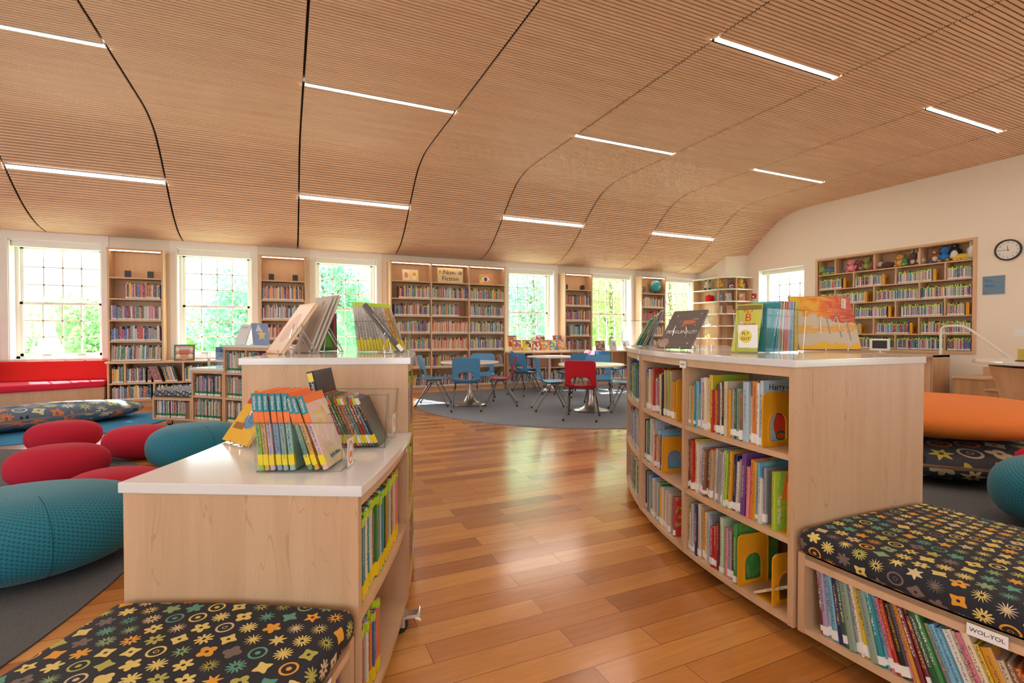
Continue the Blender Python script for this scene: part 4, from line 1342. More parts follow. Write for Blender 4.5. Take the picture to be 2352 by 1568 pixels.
# left tall case, between windows one and two
LV = (1.085, 1.432, 1.786, 2.135)
c1, _, _ = tall_case('tall narrow bookcase right of the red window seat, four full shelves', -2.663, -1.905, YF, WY, .752, 2.605, LV)
zz = [.752, 1.085, 1.432, 1.786]
shelf_books(FAR, (-2.63, YF), (-1.94, YF), zz[0], (0, -1), (.22, .27), pal=PALF, lean=.04)
shelf_books(FAR, (-2.63, YF), (-1.94, YF), zz[1], (0, -1), (.19, .26), pal=[CL[k] for k in ('blue', 'navy', 'grey', 'purple', 'red', 'paleblue', 'maroon', 'white')], same=(1, 4))
shelf_books(FAR, (-2.63, YF), (-1.94, YF), zz[2], (0, -1), (.21, .25), pal=[CL[k] for k in ('maroon', 'purple', 'white', 'amber', 'brown', 'pink', 'teal', 'tan')], same=(1, 3))
shelf_books(FAR, (-2.43, YF), (-1.94, YF), zz[3], (0, -1), (.23, .27), pal=PWARM, tip=CYEL, tipp=.3)
c2, _, _ = tall_case('tall narrow bookcase between the second and third windows', -.446, .325, YF, WY, .752, 2.632, (1.112, 1.467, 1.82, 2.185))
for z, pal, a, b in ((1.112, PWARM, -.41, .29), (1.467, PCOOL, -.41, .24), (1.82, PWARM, -.41, .29), (.752, PWARM, -.41, .29)):
    shelf_books(FAR, (a, YF), (b, YF), z, (0, -1), (.20, .28), pal=pal)
nf, NX, pt = tall_case('wide three-bay bookcase with a Non-Fiction sign on its top shelf', 1.872, 4.362, 10.05, WY, .10, 2.665, (.118, .513, .87, 1.223, 1.574, 1.926, 2.277), 3)
mb = MB(); mb.box(1.88, 4.355, 10.08, WY, 0, .10); mb.build('plinth', 'case_wood', nf)
fracs = {1.926: [(.18, 1), (0, 1), (0, 1)], 1.574: [(.07, 1), (0, .75), (0, 1)]}
for z in (.118, .513, .87, 1.223, 1.574, 1.926):
    for k in range(3):
        f0, f1 = fracs.get(z, [(0, 1)] * 3)[k]
        xa, xb = NX[k] + pt, NX[k + 1]
        pal = PALF
        same = None
        if k == 1 and z in (.87, 1.223): pal = [CL[c] for c in ('cream', 'orange', 'cream', 'orange', 'tan', 'red')]
        if k == 1 and z == .513: pal = [CL[c] for c in ('orange', 'cream', 'red', 'green', 'purple', 'yellow', 'tan')]
        shelf_books(FAR, (xa + (xb - xa) * f0, 10.05), (xa + (xb - xa) * f1, 10.05), z, (0, -1), (.19, .26), (.010, .02), pal=pal, tip=CYEL if k != 1 else None, tipp=.3, lean=.12 if z == .118 and k == 0 else None)
c3, _, _ = tall_case('tall narrow bookcase between the windows behind the tables, dark small boxes on top shelf', 5.897, 6.645, YF, WY, .805, 2.625, (1.161, 1.513, 1.861, 2.247))
for z, a, b, pal in ((.805, 5.93, 6.60, [CL[c] for c in ('maroon', 'maroon', 'red', 'grey', 'darkgreen', 'cream')]), (1.161, 6.05, 6.60, PALF), (1.513, 5.93, 6.61, PWARM), (1.861, 5.93, 6.61, PWARM)):
    shelf_books(FAR, (a, YF), (b, YF), z, (0, -1), (.20, .27), pal=pal)
c4, _, _ = tall_case('tall narrow bookcase with a globe on its top shelf', 8.107, 8.875, YF, WY, .805, 2.655, (1.161, 1.513, 1.872, 2.228))
for z in (.805, 1.161, 1.513, 1.872):
    shelf_books(FAR, (8.14, YF), (8.84, YF), z, (0, -1), (.20, .27), pal=PWARM if z != 1.513 else [CL[c] for c in ('maroon', 'red', 'brown', 'pink', 'grey')])

# small black bookend blocks on the upper shelves
def block(x, z, lab, y=10.16):
    t = MB(); t.box(-.045, .045, -.003, .0, 0, .115); t.box(-.045, .045, 0, .09, 0, .002)
    t.box(-.045, -.042, 0, .06, 0, .1)
    o = t.build('bookend', 'blackp', loc=(x, y, z + .0005), bevel=.002); tag(o, lab, 'bookend', 'black metal bookends on upper shelves')
block(-2.40, 2.135, 'left of two black bookends on top of the case beside the red seat')
block(-2.09, 2.135, 'right of two black bookends on top of the case beside the red seat')
block(-.26, 2.185, 'left of two black bookends between the second and third windows')
block(.14, 2.185, 'right of two black bookends between the second and third windows')
block(5.96, 2.247, 'left of two black bookends in the case behind the tables')
block(6.42, 2.247, 'right of two black bookends in the case behind the tables')

# sign, face-out books
def slab_book(name, w, h, t, col, loc, rz, tilt, label, group=None, cat='book', ground=None, shapes=(), spine=None):
    """face-out book: cover faces local -Y, leaning back; shapes = (kind,x,z,rx,rz,colour)"""
    mb = MB()
    mb.box(-w / 2, w / 2, 0, .002, 0, h); mb.box(-w / 2, w / 2, t - .002, t, 0, h); mb.box(-w / 2, -w / 2 + .003, 0, t, 0, h)
    o = mb.build(name, 'book', autouv=False)
    o.color = (*col, 1)
    o.matrix_world = Matrix.Translation(loc) @ Matrix.Rotation(rz, 4, 'Z') @ Matrix.Rotation(-tilt, 4, 'X')
    p = MB(); p.box(-w / 2 + .003, w / 2 - .004, .002, t - .002, .004, h - .004); p.build('pages', 'paper', o, autouv=False)
    q = MB(); lv = 0
    def poly(pts, c):
        nonlocal lv
        lv += 1
        y = -.0003 - .00012 * lv
        n = len(pts)
        cx = sum(a for a, b in pts) / n; cz = sum(b for a, b in pts) / n
        q.add([(cx, y, cz)] + [(a, y, b) for a, b in pts], [(0, 1 + (i + 1) % n, 1 + i) for i in range(n)], 0, c)
    if ground and 'autumn' not in label: poly([(-w / 2, 0), (w / 2, 0), (w / 2, h), (-w / 2, h)], ground)
    for s in shapes:
        k, x, z, rx, rz_, c = s[:6]
        x *= w; z *= h; rx *= w; rz_ *= h
        if k == 'e': poly([(x + rx * math.cos(2 * PI * i / 16), z + rz_ * math.sin(2 * PI * i / 16)) for i in range(16)], c)
        elif k == 'r': poly([(x - rx, z - rz_), (x + rx, z - rz_), (x + rx, z + rz_), (x - rx, z + rz_)], c)
        elif k == 't': poly([(x - rx, z - rz_), (x + rx, z - rz_), (x, z + rz_)], c)
        elif k == 's': poly([(x + (rx if i % 2 == 0 else rx * .45) * math.sin(PI * i / 5), z + (rz_ if i % 2 == 0 else rz_ * .45) * math.cos(PI * i / 5)) for i in range(10)], c)
    if q.f: q.build('cover_print', 'attr_print', o, autouv=False)
    BOOKN[0] += 1
    return tag(o, label, cat, group)
def rshapes(n, pal, seed):
    r = random.Random(seed); out = []
    for _ in range(n):
        x = r.uniform(-.38, .38); z = r.uniform(.12, .88)
        rx = min(r.uniform(.06, .2), .49 - abs(x)); rz_ = min(r.uniform(.05, .15), z, 1 - z)
        out.append((r.choice('eert'), x, z, rx, rz_, r.choice(pal)))
    return out

sg = MB(); sg.box(-.275, .275, 0, .012, 0, .30); so = sg.build('shelf_sign', flat('yellow_card', (.80, .62, .34), .6), bevel=.001)
so.matrix_world = Matrix.Translation((3.12, 10.075, 2.28)) @ Matrix.Rotation(-.06, 4, 'X'); tag(so, 'pale yellow Non-Fiction sign on the wide bookcase', 'sign')
front_text('lettering', 'Non-', .135, 'ink', so, -.01, -.001, .205)
front_text('lettering', 'Fiction', .135, 'ink', so, .0, -.001, .075)
q = MB()
for (x, z, r_, c) in ((-.225, .215, .028, (.75, .3, .08)), (-.235, .18, .018, (.85, .55, .1)), (-.165, .185, .014, (.75, .3, .08)), (.215, .205, .036, (.06, .1, .12)), (.21, .21, .018, (.7, .65, .4))):
    k = 14; q.add([(x, -.002 - .0002 * r_, z)] + [(x + r_ * math.cos(2 * PI * i / k), -.0012 - (.0006 if c[0] > .6 else 0), z + r_ * math.sin(2 * PI * i / k)) for i in range(k)], [(0, 1 + (i + 1) % k, 1 + i) for i in range(k)], 0, c)
q.build('printed_emblem', 'attr_print', so, autouv=False)
FO = 'face-out books along the window wall'
slab_book('picture_book', .34, .235, .012, (.8, .5, .35), (2.29, 10.12, 2.28), .08, .12, 'cream and yellow face-out book, left top bay of the wide bookcase', FO, ground=(.80, .62, .42), shapes=[('r', -.25, .5, .2, .42, (.85, .75, .5)), ('r', .25, .5, .2, .42, (.85, .70, .2)), ('e', -.25, .5, .12, .25, (.7, .25, .1)), ('e', .25, .62, .10, .16, (.75, .3, .15)), ('e', .25, .3, .12, .18, (.85, .8, .5))])
slab_book('picture_book', .30, .215, .012, (.7, .4, .2), (3.93, 10.12, 2.28), -.05, .12, 'orange and green face-out book with a large eye, right top bay', FO, ground=(.75, .30, .12), shapes=[('e', -.3, .7, .14, .2, (.4, .5, .1)), ('e', .3, .75, .13, .2, (.75, .2, .25)), ('e', 0, .5, .3, .26, (.85, .82, .75)), ('e', 0, .5, .13, .22, (.05, .05, .08)), ('e', -.3, .25, .14, .18, (.85, .6, .1)), ('e', .3, .25, .14, .18, (.4, .5, .1))])

# low bookcases under the sills
def low_case(label, x0, x1, yf, yb, ztop, mid_z, div_top, div_bot, base=.10):
    t = thing('low_bookcase', label, 'bookcase')
    mb = MB(); mb.box(x0 - .02, x1, yf - .03, yb, ztop - .032, ztop); mb.build('countertop', 'case_wood', t, bevel=.003)
    for x in (x0, x1 - .026):
        mb = MB(); mb.box(x, x + .026, yf, yb, base, ztop - .032); mb.build('side_panel', 'case_wood', t)
    for z, nm in ((base + .024, 'bottom_board'), (mid_z, 'shelf')):
        mb = MB(); mb.box(x0 + .026, x1 - .026, yf + .002, yb - .02, z - .024, z); mb.build(nm, 'case_wood', t)
    for z0, z1, dv in ((mid_z, ztop - .032, div_top), (base + .024, mid_z - .024, div_bot)):
        for x in dv:
            mb = MB(); mb.box(x, x + .026, yf + .001, yb - .02, z0, z1); mb.build('divider', 'case_wood', t)
    mb = MB(); mb.box(x0 + .026, x1 - .026, yb - .018, yb - .004, base, ztop - .032); mb.build('back_panel', 'case_wood', t)
    mb = MB(); mb.box(x0, x1, yf + .05, yb, 0, base); mb.build('plinth', 'case_wood', t)
    return t
YL = 9.95
low_case('low bookcase under the two left windows, beside the red seat', -2.64, 1.86, YL, WY, .752, .405, (-2.42, -1.62, -.9, -.1, .7), (-2.03, -1.25, -.4, .5, 1.2))
edges = [-2.614, -2.42, -1.62, -.9, -.1, .7, 1.834]
for a, b in zip(edges[:-1], edges[1:]):
    if a == -2.42:
        shelf_books(FAR, (a + .03, YL), (-2.13, YL), .405, (0, -1), (.22, .27), pal=PALF)
        shelf_books(FAR, (-2.11, YL), (-2.05, YL), .405, (0, -1), (.20, .21), pal=[CL['maroon']])
        shelf_books(FAR, (-2.02, YL), (-1.62 - .26, YL), .405, (0, -1), (.255, .265), (.018, .022), pal=[(.30, .10, .10)], lean=-.30)
        shelf_books(FAR, (-1.86, YL), (-1.68, YL), .405, (0, -1), (.24, .27), pal=PALF, lean=-.25)
    else:
        shelf_books(FAR, (a + .03, YL), (b - .004, YL), .405, (0, -1), (.22, .28), pal=PALF)
edges = [-2.614, -2.03, -1.25, -.4, .5, 1.2, 1.834]
for a, b in zip(edges[:-1], edges[1:]):
    shelf_books(FAR, (a + .03, YL), (b - .02, YL), .124, (0, -1), (.19, .24), pal=PALF if a < -2.2 else PGREEN)
low_case('low bookcase under the windows behind the round tables', 4.38, 10.0, YL, WY, .805, .45, (5.0, 5.7, 6.4, 7.1, 7.8, 8.5, 9.2), (5.3, 6.1, 6.9, 7.7, 8.5, 9.3))
for a, b in ((4.41, 4.97), (5.73, 6.02), (6.43, 7.09), (8.53, 9.18)):
    shelf_books(FAR, (a, YL), (b, YL), .45, (0, -1), (.20, .28), pal=PALF)
for a, b in ((4.41, 5.29), (5.34, 6.08), (6.14, 6.89), (6.94, 7.68), (7.75, 8.4)):
    shelf_books(FAR, (a, YL), (b, YL), .124, (0, -1), (.20, .27), pal=PCOOL, tip=CYEL, tipp=.4)

# face-out books and magazines on the sills
BLU = [(.1, .2, .5), (.75, .35, .1), (.8, .75, .6), (.5, .1, .08), (.2, .3, .5)]
slab_book('picture_book', .30, .27, .014, (.05, .10, .10), (-1.60, 10.02, .753), 0, .14, 'square green-edged book with a red building, left on the low bookcase', FO, ground=(.05, .13, .13), shapes=[('r', 0, .5, .42, .42, (.55, .35, .2)), ('e', 0, .62, .34, .26, (.45, .6, .75)), ('r', 0, .56, .28, .11, (.6, .15, .06)), ('r', 0, .42, .42, .05, (.35, .1, .08)), ('e', -.33, .72, .1, .12, (.75, .7, .6)), ('e', .33, .72, .1, .12, (.75, .7, .6)), ('e', -.3, .3, .11, .13, (.75, .7, .6)), ('e', .3, .3, .11, .13, (.75, .7, .6)), ('e', 0, .13, .12, .12, (.7, .25, .12))])
wb_ = slab_book('picture_book', .32, .225, .014, (.04, .10, .30), (-.98, 10.02, .753), 0, .14, 'dark blue book lettered Wings with a black bird', FO, ground=(.05, .16, .42), shapes=[('t', -.22, .55, .2, .34, (.03, .04, .09)), ('e', -.02, .42, .18, .16, (.03, .04, .09)), ('t', .06, .22, .14, .18, (.03, .04, .09)), ('e', .08, .45, .05, .06, (.7, .7, .72))])
front_text('cover_title', 'WINGS', .042, 'inkw', wb_, .0, -.004, .19)
MP = [[(.75, .35, .1), (.2, .15, .3), (.8, .6, .3), (.5, .08, .05)], [(.8, .55, .03), (.5, .25, .1), (.1, .1, .1)], [(.5, .1, .08), (.8, .75, .7), (.2, .1, .08)], [(.1, .25, .5), (.8, .6, .05), (.2, .4, .2)], [(.75, .3, .08), (.3, .3, .4), (.8, .7, .3)], [(.5, .08, .08), (.1, .4, .35), (.7, .65, .6)]]
MG = 'magazines on the sill behind the tables'
mags = [(4.60, 1, 0, 'orange'), (4.90, 0, 0, 'dark patterned'), (5.02, 0, 1, 'yellow'), (5.26, 0, 2, 'white and red'), (5.50, 1, 2, 'red-headed'), (5.54, 0, 4, 'brown'), (5.80, 0, 3, 'yellow and blue'), (5.62 + .22, 1, 5, 'teal and red'), (4.66, 0, 0, 'purple')]
rows = [(4.62, 1, 0, 'orange magazine leaning at the left end of the sill behind the tables'),
        (4.69, 0, 0, 'purple and orange magazine, front row, leftmost behind the tables'),
        (4.93, 0, 1, 'yellow-framed magazine, front row, second behind the tables'),
        (5.17, 0, 2, 'white and red magazine, front row, middle behind the tables'),
        (5.34, 1, 2, 'red-topped magazine standing high in the back row behind the tables'),
        (5.41, 0, 4, 'brown portrait magazine in front of the red-topped one'),
        (5.60, 0, 3, 'yellow and blue magazine, front row, beside the brown one'),
        (5.78, 1, 5, 'tall teal and red magazine in the back row, right'),
        (5.84, 0, 4, 'orange and grey magazine at the right end of the magazine row')]
for i, (x, back, pi_, lb) in enumerate(rows):
    pal = MP[pi_]
    mo = slab_book('magazine', .215, .28, .004, pal[0], (x, 10.10 + .11 * back, .8065 + .10 * back), -.10, .36, lb, MG, 'magazine', ground=pal[0], shapes=rshapes(12, pal[1:] + [(.75, .72, .65)], i) + [('r', 0, .93, .42, .05, pal[1])])
rk = thing('magazine_rack', 'low white stepped rack holding magazines on the sill', 'rack')
mb = MB(); mb.box(4.50, 5.98, 10.02, 10.05, .806, .83); mb.build('front_lip', 'trim', rk)
mb = MB(); mb.box(4.50, 5.98, 10.16, 10.18, .806, .905); mb.build('step', 'trim', rk)
for x, w, lab_, pal in ((6.86, .26, 'wide dark picture book standing open on the sill beside the narrow case', [(.3, .15, .12), (.6, .5, .4), (.1, .1, .12)]), (7.22, .2, 'pale blue face-out book on the sill under the fifth window', [(.6, .7, .75), (.3, .45, .65), (.8, .6, .2)]), (7.62, .2, 'black and white face-out book on the sill under the fifth window', [(.75, .75, .72), (.08, .08, .1), (.5, .3, .3)])):
    slab_book('picture_book', w, .24, .01, pal[0], (x, 10.05, .8065), 0, .2, lab_, FO, ground=pal[0], shapes=rshapes(9, pal[1:], int(x * 10)))

# globe and small figures in the last narrow case
gl = thing('globe', 'small globe on its stand in the narrow case by the last window', 'globe', (8.64, 10.225, 2.2285))
mb = MB(); mb.lathe([(0, 0), (.07, 0), (.065, .012), (.012, .02), (.010, .045), (0, .045)], 20); mb.build('stand', 'blackp', gl, smooth=True)
def globe_mat():
    m, nt, b = new_mat('globe_print')
    tc = N(nt, 'ShaderNodeTexCoord'); n = N(nt, 'ShaderNodeTexNoise', i_Scale=5.0, i_Detail=3.0, i_Distortion=.5)
    nt.links.new(tc.outputs['Object'], n.inputs['Vector'])
    nt.links.new(mixc(nt, math_n(nt, 'GREATER_THAN', n.outputs['Fac'], .52), (.04, .42, .5), (.75, .35, .25)), b.inputs['Base Color']); b.inputs['Roughness'].default_value = .3
    return m
mb = MB(); mb.sphere((0, 0, .205), .150, n=28); mb.build('sphere', globe_mat(), gl, smooth=True)
mb = MB(); mb.tube([(.159 * math.sin(a), 0, .205 - .159 * math.cos(a)) for a in [PI * i / 12 for i in range(13)]], .005); mb.build('meridian', 'blackp', gl, smooth=True)
fg = MB()
for (x, z, r_) in ((0, .05, .03), (.02, .10, .028), (-.02, .14, .022), (.03, .155, .016), (-.05, .06, .02), (.05, .07, .018), (-.045, .12, .012), (.06, .12, .012)): fg.sphere((x, 0, z + .012), r_, n=10)
fg.box(-.08, .08, -.05, .05, 0, .02)
tag(fg.build('figurine', 'leg', loc=(8.27, 10.22, 2.2285), smooth=True), 'small dark metal figurine beside the globe', 'figurine')

# ---------------------------------------------------------------- right wall case, recessed and framed
rc = thing('built_in_bookcase', 'large built-in bookcase with staggered shelves on the right wall', 'bookcase')
y0, y1, z0, z1 = 4.665, 7.46, .895, 2.84
mb = MB()
mb.box(RX - .02, RX + .02, y0 - .055, y0, z0 - .045, z1 + .045); mb.box(RX - .02, RX + .02, y1, y1 + .055, z0 - .045, z1 + .045)
mb.box(RX - .02, RX + .02, y0, y1, z1, z1 + .045); mb.box(RX - .02, RX + .02, y0, y1, z0 - .045, z0)
mb.build('frame', 'case_wood', rc)
mb = MB(); mb.box(RX + .27, RX + .285, y0, y1, z0, z1); mb.build('back_panel', 'case_wood', rc)
mb = MB(); mb.box(RX + .02, RX + .27, y0, y0 + .012, z0, z1); mb.build('side_panel', 'case_wood', rc)
mb = MB(); mb.box(RX + .02, RX + .27, y1 - .012, y1, z0, z1); mb.build('side_panel', 'case_wood', rc)
mb = MB(); mb.box(RX + .02, RX + .27, y0 + .012, y1 - .012, z1 - .01, z1); mb.build('top_board', 'case_wood', rc)
mb = MB(); mb.box(RX + .02, RX + .27, y0 + .012, y1 - .012, z0, z0 + .006); mb.build('bottom_board', 'case_wood', rc)
RL = [.905, 1.205, 1.539, 1.865, 2.191, 2.517]
for z in RL[1:]:
    mb = MB(); mb.box(RX - .004, RX + .27, y0 + .012, y1 - .012, z - .022, z); mb.build('shelf', 'case_wood', rc)
VA, VB = (7.077, 6.281, 5.479), (6.685, 5.884, 5.073)
tops = RL[1:] + [z1 - .01 + .022]
for i, z in enumerate(RL):
    for y in (VA if i in (1, 3, 5) else VB):
        mb = MB(); mb.box(RX - .003, RX + .27, y - .012, y + .012, z, tops[i] - .022); mb.build('divider', 'case_wood', rc)
# (row, y start, y end) from far to near, leaving the gaps of the photo; bookends stand at the ends
runs = {4: [(7.44, 6.93), (6.66, 6.14), (5.86, 5.28), (5.05, 4.69)], 3: [(7.44, 7.10), (7.06, 6.46), (6.26, 5.50), (5.46, 4.69)],
        2: [(7.44, 6.90), (6.66, 6.04), (5.79, 5.10), (5.05, 4.78)], 1: [(7.44, 7.1), (7.06, 6.58), (6.26, 5.64), (5.46, 4.69)], 0: [(7.44, 6.70), (6.66, 5.90), (5.86, 5.09), (5.04, 4.69)]}
for r_, L_ in runs.items():
    for ya, yb in L_:
        shelf_books(FAR, (RX, ya), (RX, yb), RL[r_] + .0005, (-1, 0), (.185, .235), (.011, .022), pal=PCOOL if r_ > 0 else [CL[c] for c in ('white', 'blue', 'red', 'purple', 'cream', 'darkgreen', 'navy', 'teal', 'pink')], tip=CLIM, tipp=.92, inset=.015, depth=.15)
def bookend_x(y, z, lab):
    t = thing('bookend', lab, 'bookend', (RX + .02, y, z + .001), 0, 'amber bookends on the right wall')
    n = 10
    mb = MB()
    w, h = .13, .215
    def arch_pts(): return [(w / 2 - w * .26, .03)] + [(w / 2 - w * .26 * math.cos(PI * i / n), .115 + w * .26 * math.sin(PI * i / n)) for i in range(n + 1)] + [(w / 2 + w * .26, .03)]
    A = arch_pts()
    # plate: left, right, bottom strips and the piece over the arch, all one board
    O = [(0, .03)] + [(w * i / n, h) for i in range(n + 1)] + [(w, .03)]
    m = len(A)
    for s0, s1 in ((-.0015, .0015),):
        vs = [(p, s0, q) for p, q in O] + [(p, s0, q) for p, q in A] + [(p, s1, q) for p, q in O] + [(p, s1, q) for p, q in A]
        fs = []
        for i in range(m - 1):
            fs += [(i, i + 1, m + i + 1, m + i), (2 * m + i + 1, 2 * m + i, 3 * m + i, 3 * m + i + 1), (m + i, m + i + 1, 3 * m + i + 1, 3 * m + i), (i + 1, i, 2 * m + i, 2 * m + i + 1)]
        mb.add(vs, fs)
    mb.box(0, w, -.0015, .0015, 0, .03)
    mb.build('plate', 'bookend', t, weld=True)
    mb = MB(); mb.box(-.018, .0, -.004, .042, 0, h); mb.build('end_flange', 'bookend', t)
be = [(6.86, 4, 'second shelf down, far bay'), (6.09, 4, 'second shelf down, second bay'), (5.22, 4, 'second shelf down, third bay'), (6.42, 3, 'third shelf down, second bay'), (6.84, 2, 'fourth shelf down, far bay'), (5.97, 2, 'fourth shelf down, second bay'), (4.72, 2, 'fourth shelf down, near end'), (6.53, 1, 'fifth shelf down, second bay'), (5.59, 1, 'fifth shelf down, third bay')]
for y, r_, s_ in be:
    bookend_x(y, RL[r_], 'amber bookend in the right wall bookcase, ' + s_)
for y, r_, nm, c, w in ((5.78, 1, 'fifth shelf down', 'green', .15), (5.40, 0, 'bottom shelf', 'darkgreen', .15)):
    slab_book('picture_book', w, .27, .012, CL['darkgreen'], (RX + .06, y, RL[r_]), -PI / 2, .04, 'tall dark green book standing face-out on the %s, right wall' % nm, 'face-out books in the right wall bookcase', ground=(.03, .16, .09), shapes=[('r', .05, .5, .3, .3, (.2, .35, .12)), ('e', .05, .55, .16, .18, (.4, .25, .08))])

# corner shelving unit in the far right corner
cu_ = thing('corner_shelf', 'curved corner shelf unit in the far right corner with toys', 'shelf')
FP = [(10.05, 10.40), (10.06, 9.80), (10.10, 9.55), (10.22, 9.36), (10.42, 9.25), (10.93, 9.20)]
BP = [(10.30, 10.40), (10.31, 9.86), (10.36, 9.68), (10.46, 9.58), (10.60, 9.52), (10.93, 9.48)]
CZ = [.80, 1.06, 1.32, 1.58, 1.86, 2.14, 2.40, 2.66]
CZ = [.85, 1.12, 1.385, 1.655, 1.925, 2.20, 2.48 + .0, 2.69]
CZ = [.80, 1.10, 1.42, 1.73, 2.05, 2.36, 2.665]
for i, z in enumerate(CZ):
    mb = MB(); mb.prism(FP + [(10.93, 10.40)], z - .026, z); mb.build('shelf' if i < len(CZ) - 1 else 'top_board', 'trim', cu_)
for k, (a, b) in enumerate(((0, 0), (2, 2), (4, 4), (5, 5))):
    p, q = Vector(FP[a]), Vector(BP[b])
    if k == 3: p, q = Vector((10.90, 9.206)), Vector((10.90, 9.48))
    if k == 0: p, q = Vector((10.055, 10.36)), Vector((10.30, 10.36))
    dr = (q - p).normalized(); n2 = Vector((-dr.y, dr.x)) * .012
    mb = MB(); P = [p - n2, q - n2, q + n2, p + n2]
    mb.hexa([(v.x, v.y, .10) for v in P] + [(v.x, v.y, 2.64) for v in P]); mb.build('divider' if k in (1, 2) else 'side_panel', 'case_wood', cu_)
mb = MB(); mb.prism(BP + [(10.93, 10.40)], .10, 2.64); mb.build('back_panel', 'case_wood', cu_)

# ---------------------------------------------------------------- far left row of book units
AF = Arc(-4.37, 3.73)
FRI, FRO = 5.02, 5.62
def far_unit(label, a0, a1, top, levels, div, slab, rail=None, cas=()):
    t = curved_case('far_bookcase', label, 'bookcase', AF, a0, a1, FRI, FRO, top, div, levels, slab=slab, railz=rail, casters=cas, slab_over=.01)
    return t
FB0, FB1, FB2, FB3 = R(56.9), R(49.9), R(43.6), R(34.2)
fb = curved_case('bookcase_bench', 'low book bench with blue patterned cushion in the middle distance, left', 'bench', AF, FB1, FB0, FRI, FRO, .378, [], (.098,), slab=False, railz=.335, casters=[(R(54.3), 5.06, 1.4, True)])
cushion(AF, FB1, FB0, FRI - .003, FRO, .380, .462, 'motif_far', fb)
far_unit('middle-height bookcase right of the far blue-cushioned bench', FB2, FB1 - .0008, .765, (.098, .405), [], True)
far_unit('tall bookcase at the right end of the far left row', FB3, FB2 - .0008, 1.065, (.098, .40, .715), [R(39)], True)
def far_fill(a_hi, a_lo, z, h):
    # seen from inside the ring: left to right means falling angle
    n = max(1, int((a_hi - a_lo) / R(2.2)))
    for i in range(n):
        p0 = AF.p(a_hi - (a_hi - a_lo) * i / n, FRI); p1 = AF.p(a_hi - (a_hi - a_lo) * (i + 1) / n, FRI)
        am = a_hi - (a_hi - a_lo) * (i + .5) / n
        shelf_books(FAR, p0, p1, z + .0005, (-math.cos(am), -math.sin(am)), h, (.007, .014), pal=PGREEN, band=CGRN)
e_ = .028 / FRI
far_fill(FB0 - e_, FB1 + e_ + .02, .098, (.20, .23))
for z in (.098, .405): far_fill(FB1 - e_, FB2 + e_ + .012, z, (.21, .27))
for z in (.098, .40, .715):
    far_fill(FB2 - e_, R(39) + .004, z, (.22, .27)); far_fill(R(39) - .004, FB3 + e_, z, (.22, .27))
for i, (a, z, s_) in enumerate(((FB1 + e_ + .004, .098, 'under the far blue bench'), (FB2 + e_ + .003, .405, 'upper shelf beside the far blue bench'), (FB2 + e_ + .003, .098, 'lower shelf beside the far blue bench'))):
    bookend(AF, FRI + .165, a, z, 'amber bookend at the right end, %s' % s_, (.15, .22), 0.0, flip=1)

tag(FAR.build('shelved_books', ['books_far', 'attr'], autouv=False), 'rows of shelved library books filling the wall bookcases and far units', 'books', kind='stuff')
print('far books', len(FAR.f) // 6)

# ---------------------------------------------------------------- carpets
def disc(name, label, c, r, z, mat, ymax=99):
    n = 96
    poly = [(c[0] + r * math.cos(2 * PI * i / n), min(ymax, c[1] + r * math.sin(2 * PI * i / n))) for i in range(n)]
    mb = MB(); mb.prism(poly, 0.0005, z)
    return tag(mb.build(name, mat), label, 'carpet')
disc('round_carpet', 'large round grey-blue carpet under the tables and chairs', (4.8, 7.9), 2.88, .008, 'carpet', 9.98)
disc('round_carpet', 'large round slate grey carpet under the red and teal poufs', (-4.33, 3.65), 3.62, .008, 'carpet_l')
disc('round_carpet', 'bright blue round carpet under the floral seat by the red bench', (-3.05, 8.6), 1.53, .010, 'carpet_b', 9.15)
disc('round_carpet', 'dark round carpet under the orange seat at right', (5.2, 1.15), 2.55, .008, 'carpet_l')

# ---------------------------------------------------------------- red window seat
ws = thing('window_seat', 'red upholstered window seat on a maple base at far left', 'bench')
front = [(-2.67, 9.86), (-3.0, 9.66), (-3.4, 9.46), (-3.8, 9.30), (-4.3, 9.16), (-4.9, 9.08), (-5.8, 9.05)]
def offs(P, dd): return [(x, y + dd) for x, y in P]
mb = MB(); mb.prism(list(reversed(offs(front, .05))) + [(-2.67, WY - .001), (-5.8, WY - .001)][0:2], 0, .36); mb.build('base', 'maple', ws, weld=True)
def soft(name, poly, z0, z1, mat, r=.02):
    mb = MB(); mb.prism(poly, z0, z1)
    return mb.build(name, mat, ws, bevel=r, weld=True)
soft('seat_cushion', list(reversed(front)) + [(-2.67, 10.22), (-5.8, 10.22)], .362, .465, 'pinkfab', .03)
mb = MB(); mb.hexa([(-5.79, 10.16, .467), (-2.665, 10.16, .467), (-2.665, 10.38, .467), (-5.79, 10.38, .467), (-5.79, 10.30, .77), (-2.665, 10.30, .77), (-2.665, 10.38, .77), (-5.79, 10.38, .77)]); mb.build('back_cushion', 'redfab', ws, bevel=.02)
pl = MB(); pl.sphere((0, 0, 0), .2, rx=1, ry=.45, rz=1, n=16)
po = pl.build('throw_pillow', 'floral', loc=(-4.23, 10.02, .62), smooth=True); tag(po, 'patterned throw pillow at the left end of the red window seat', 'pillow')

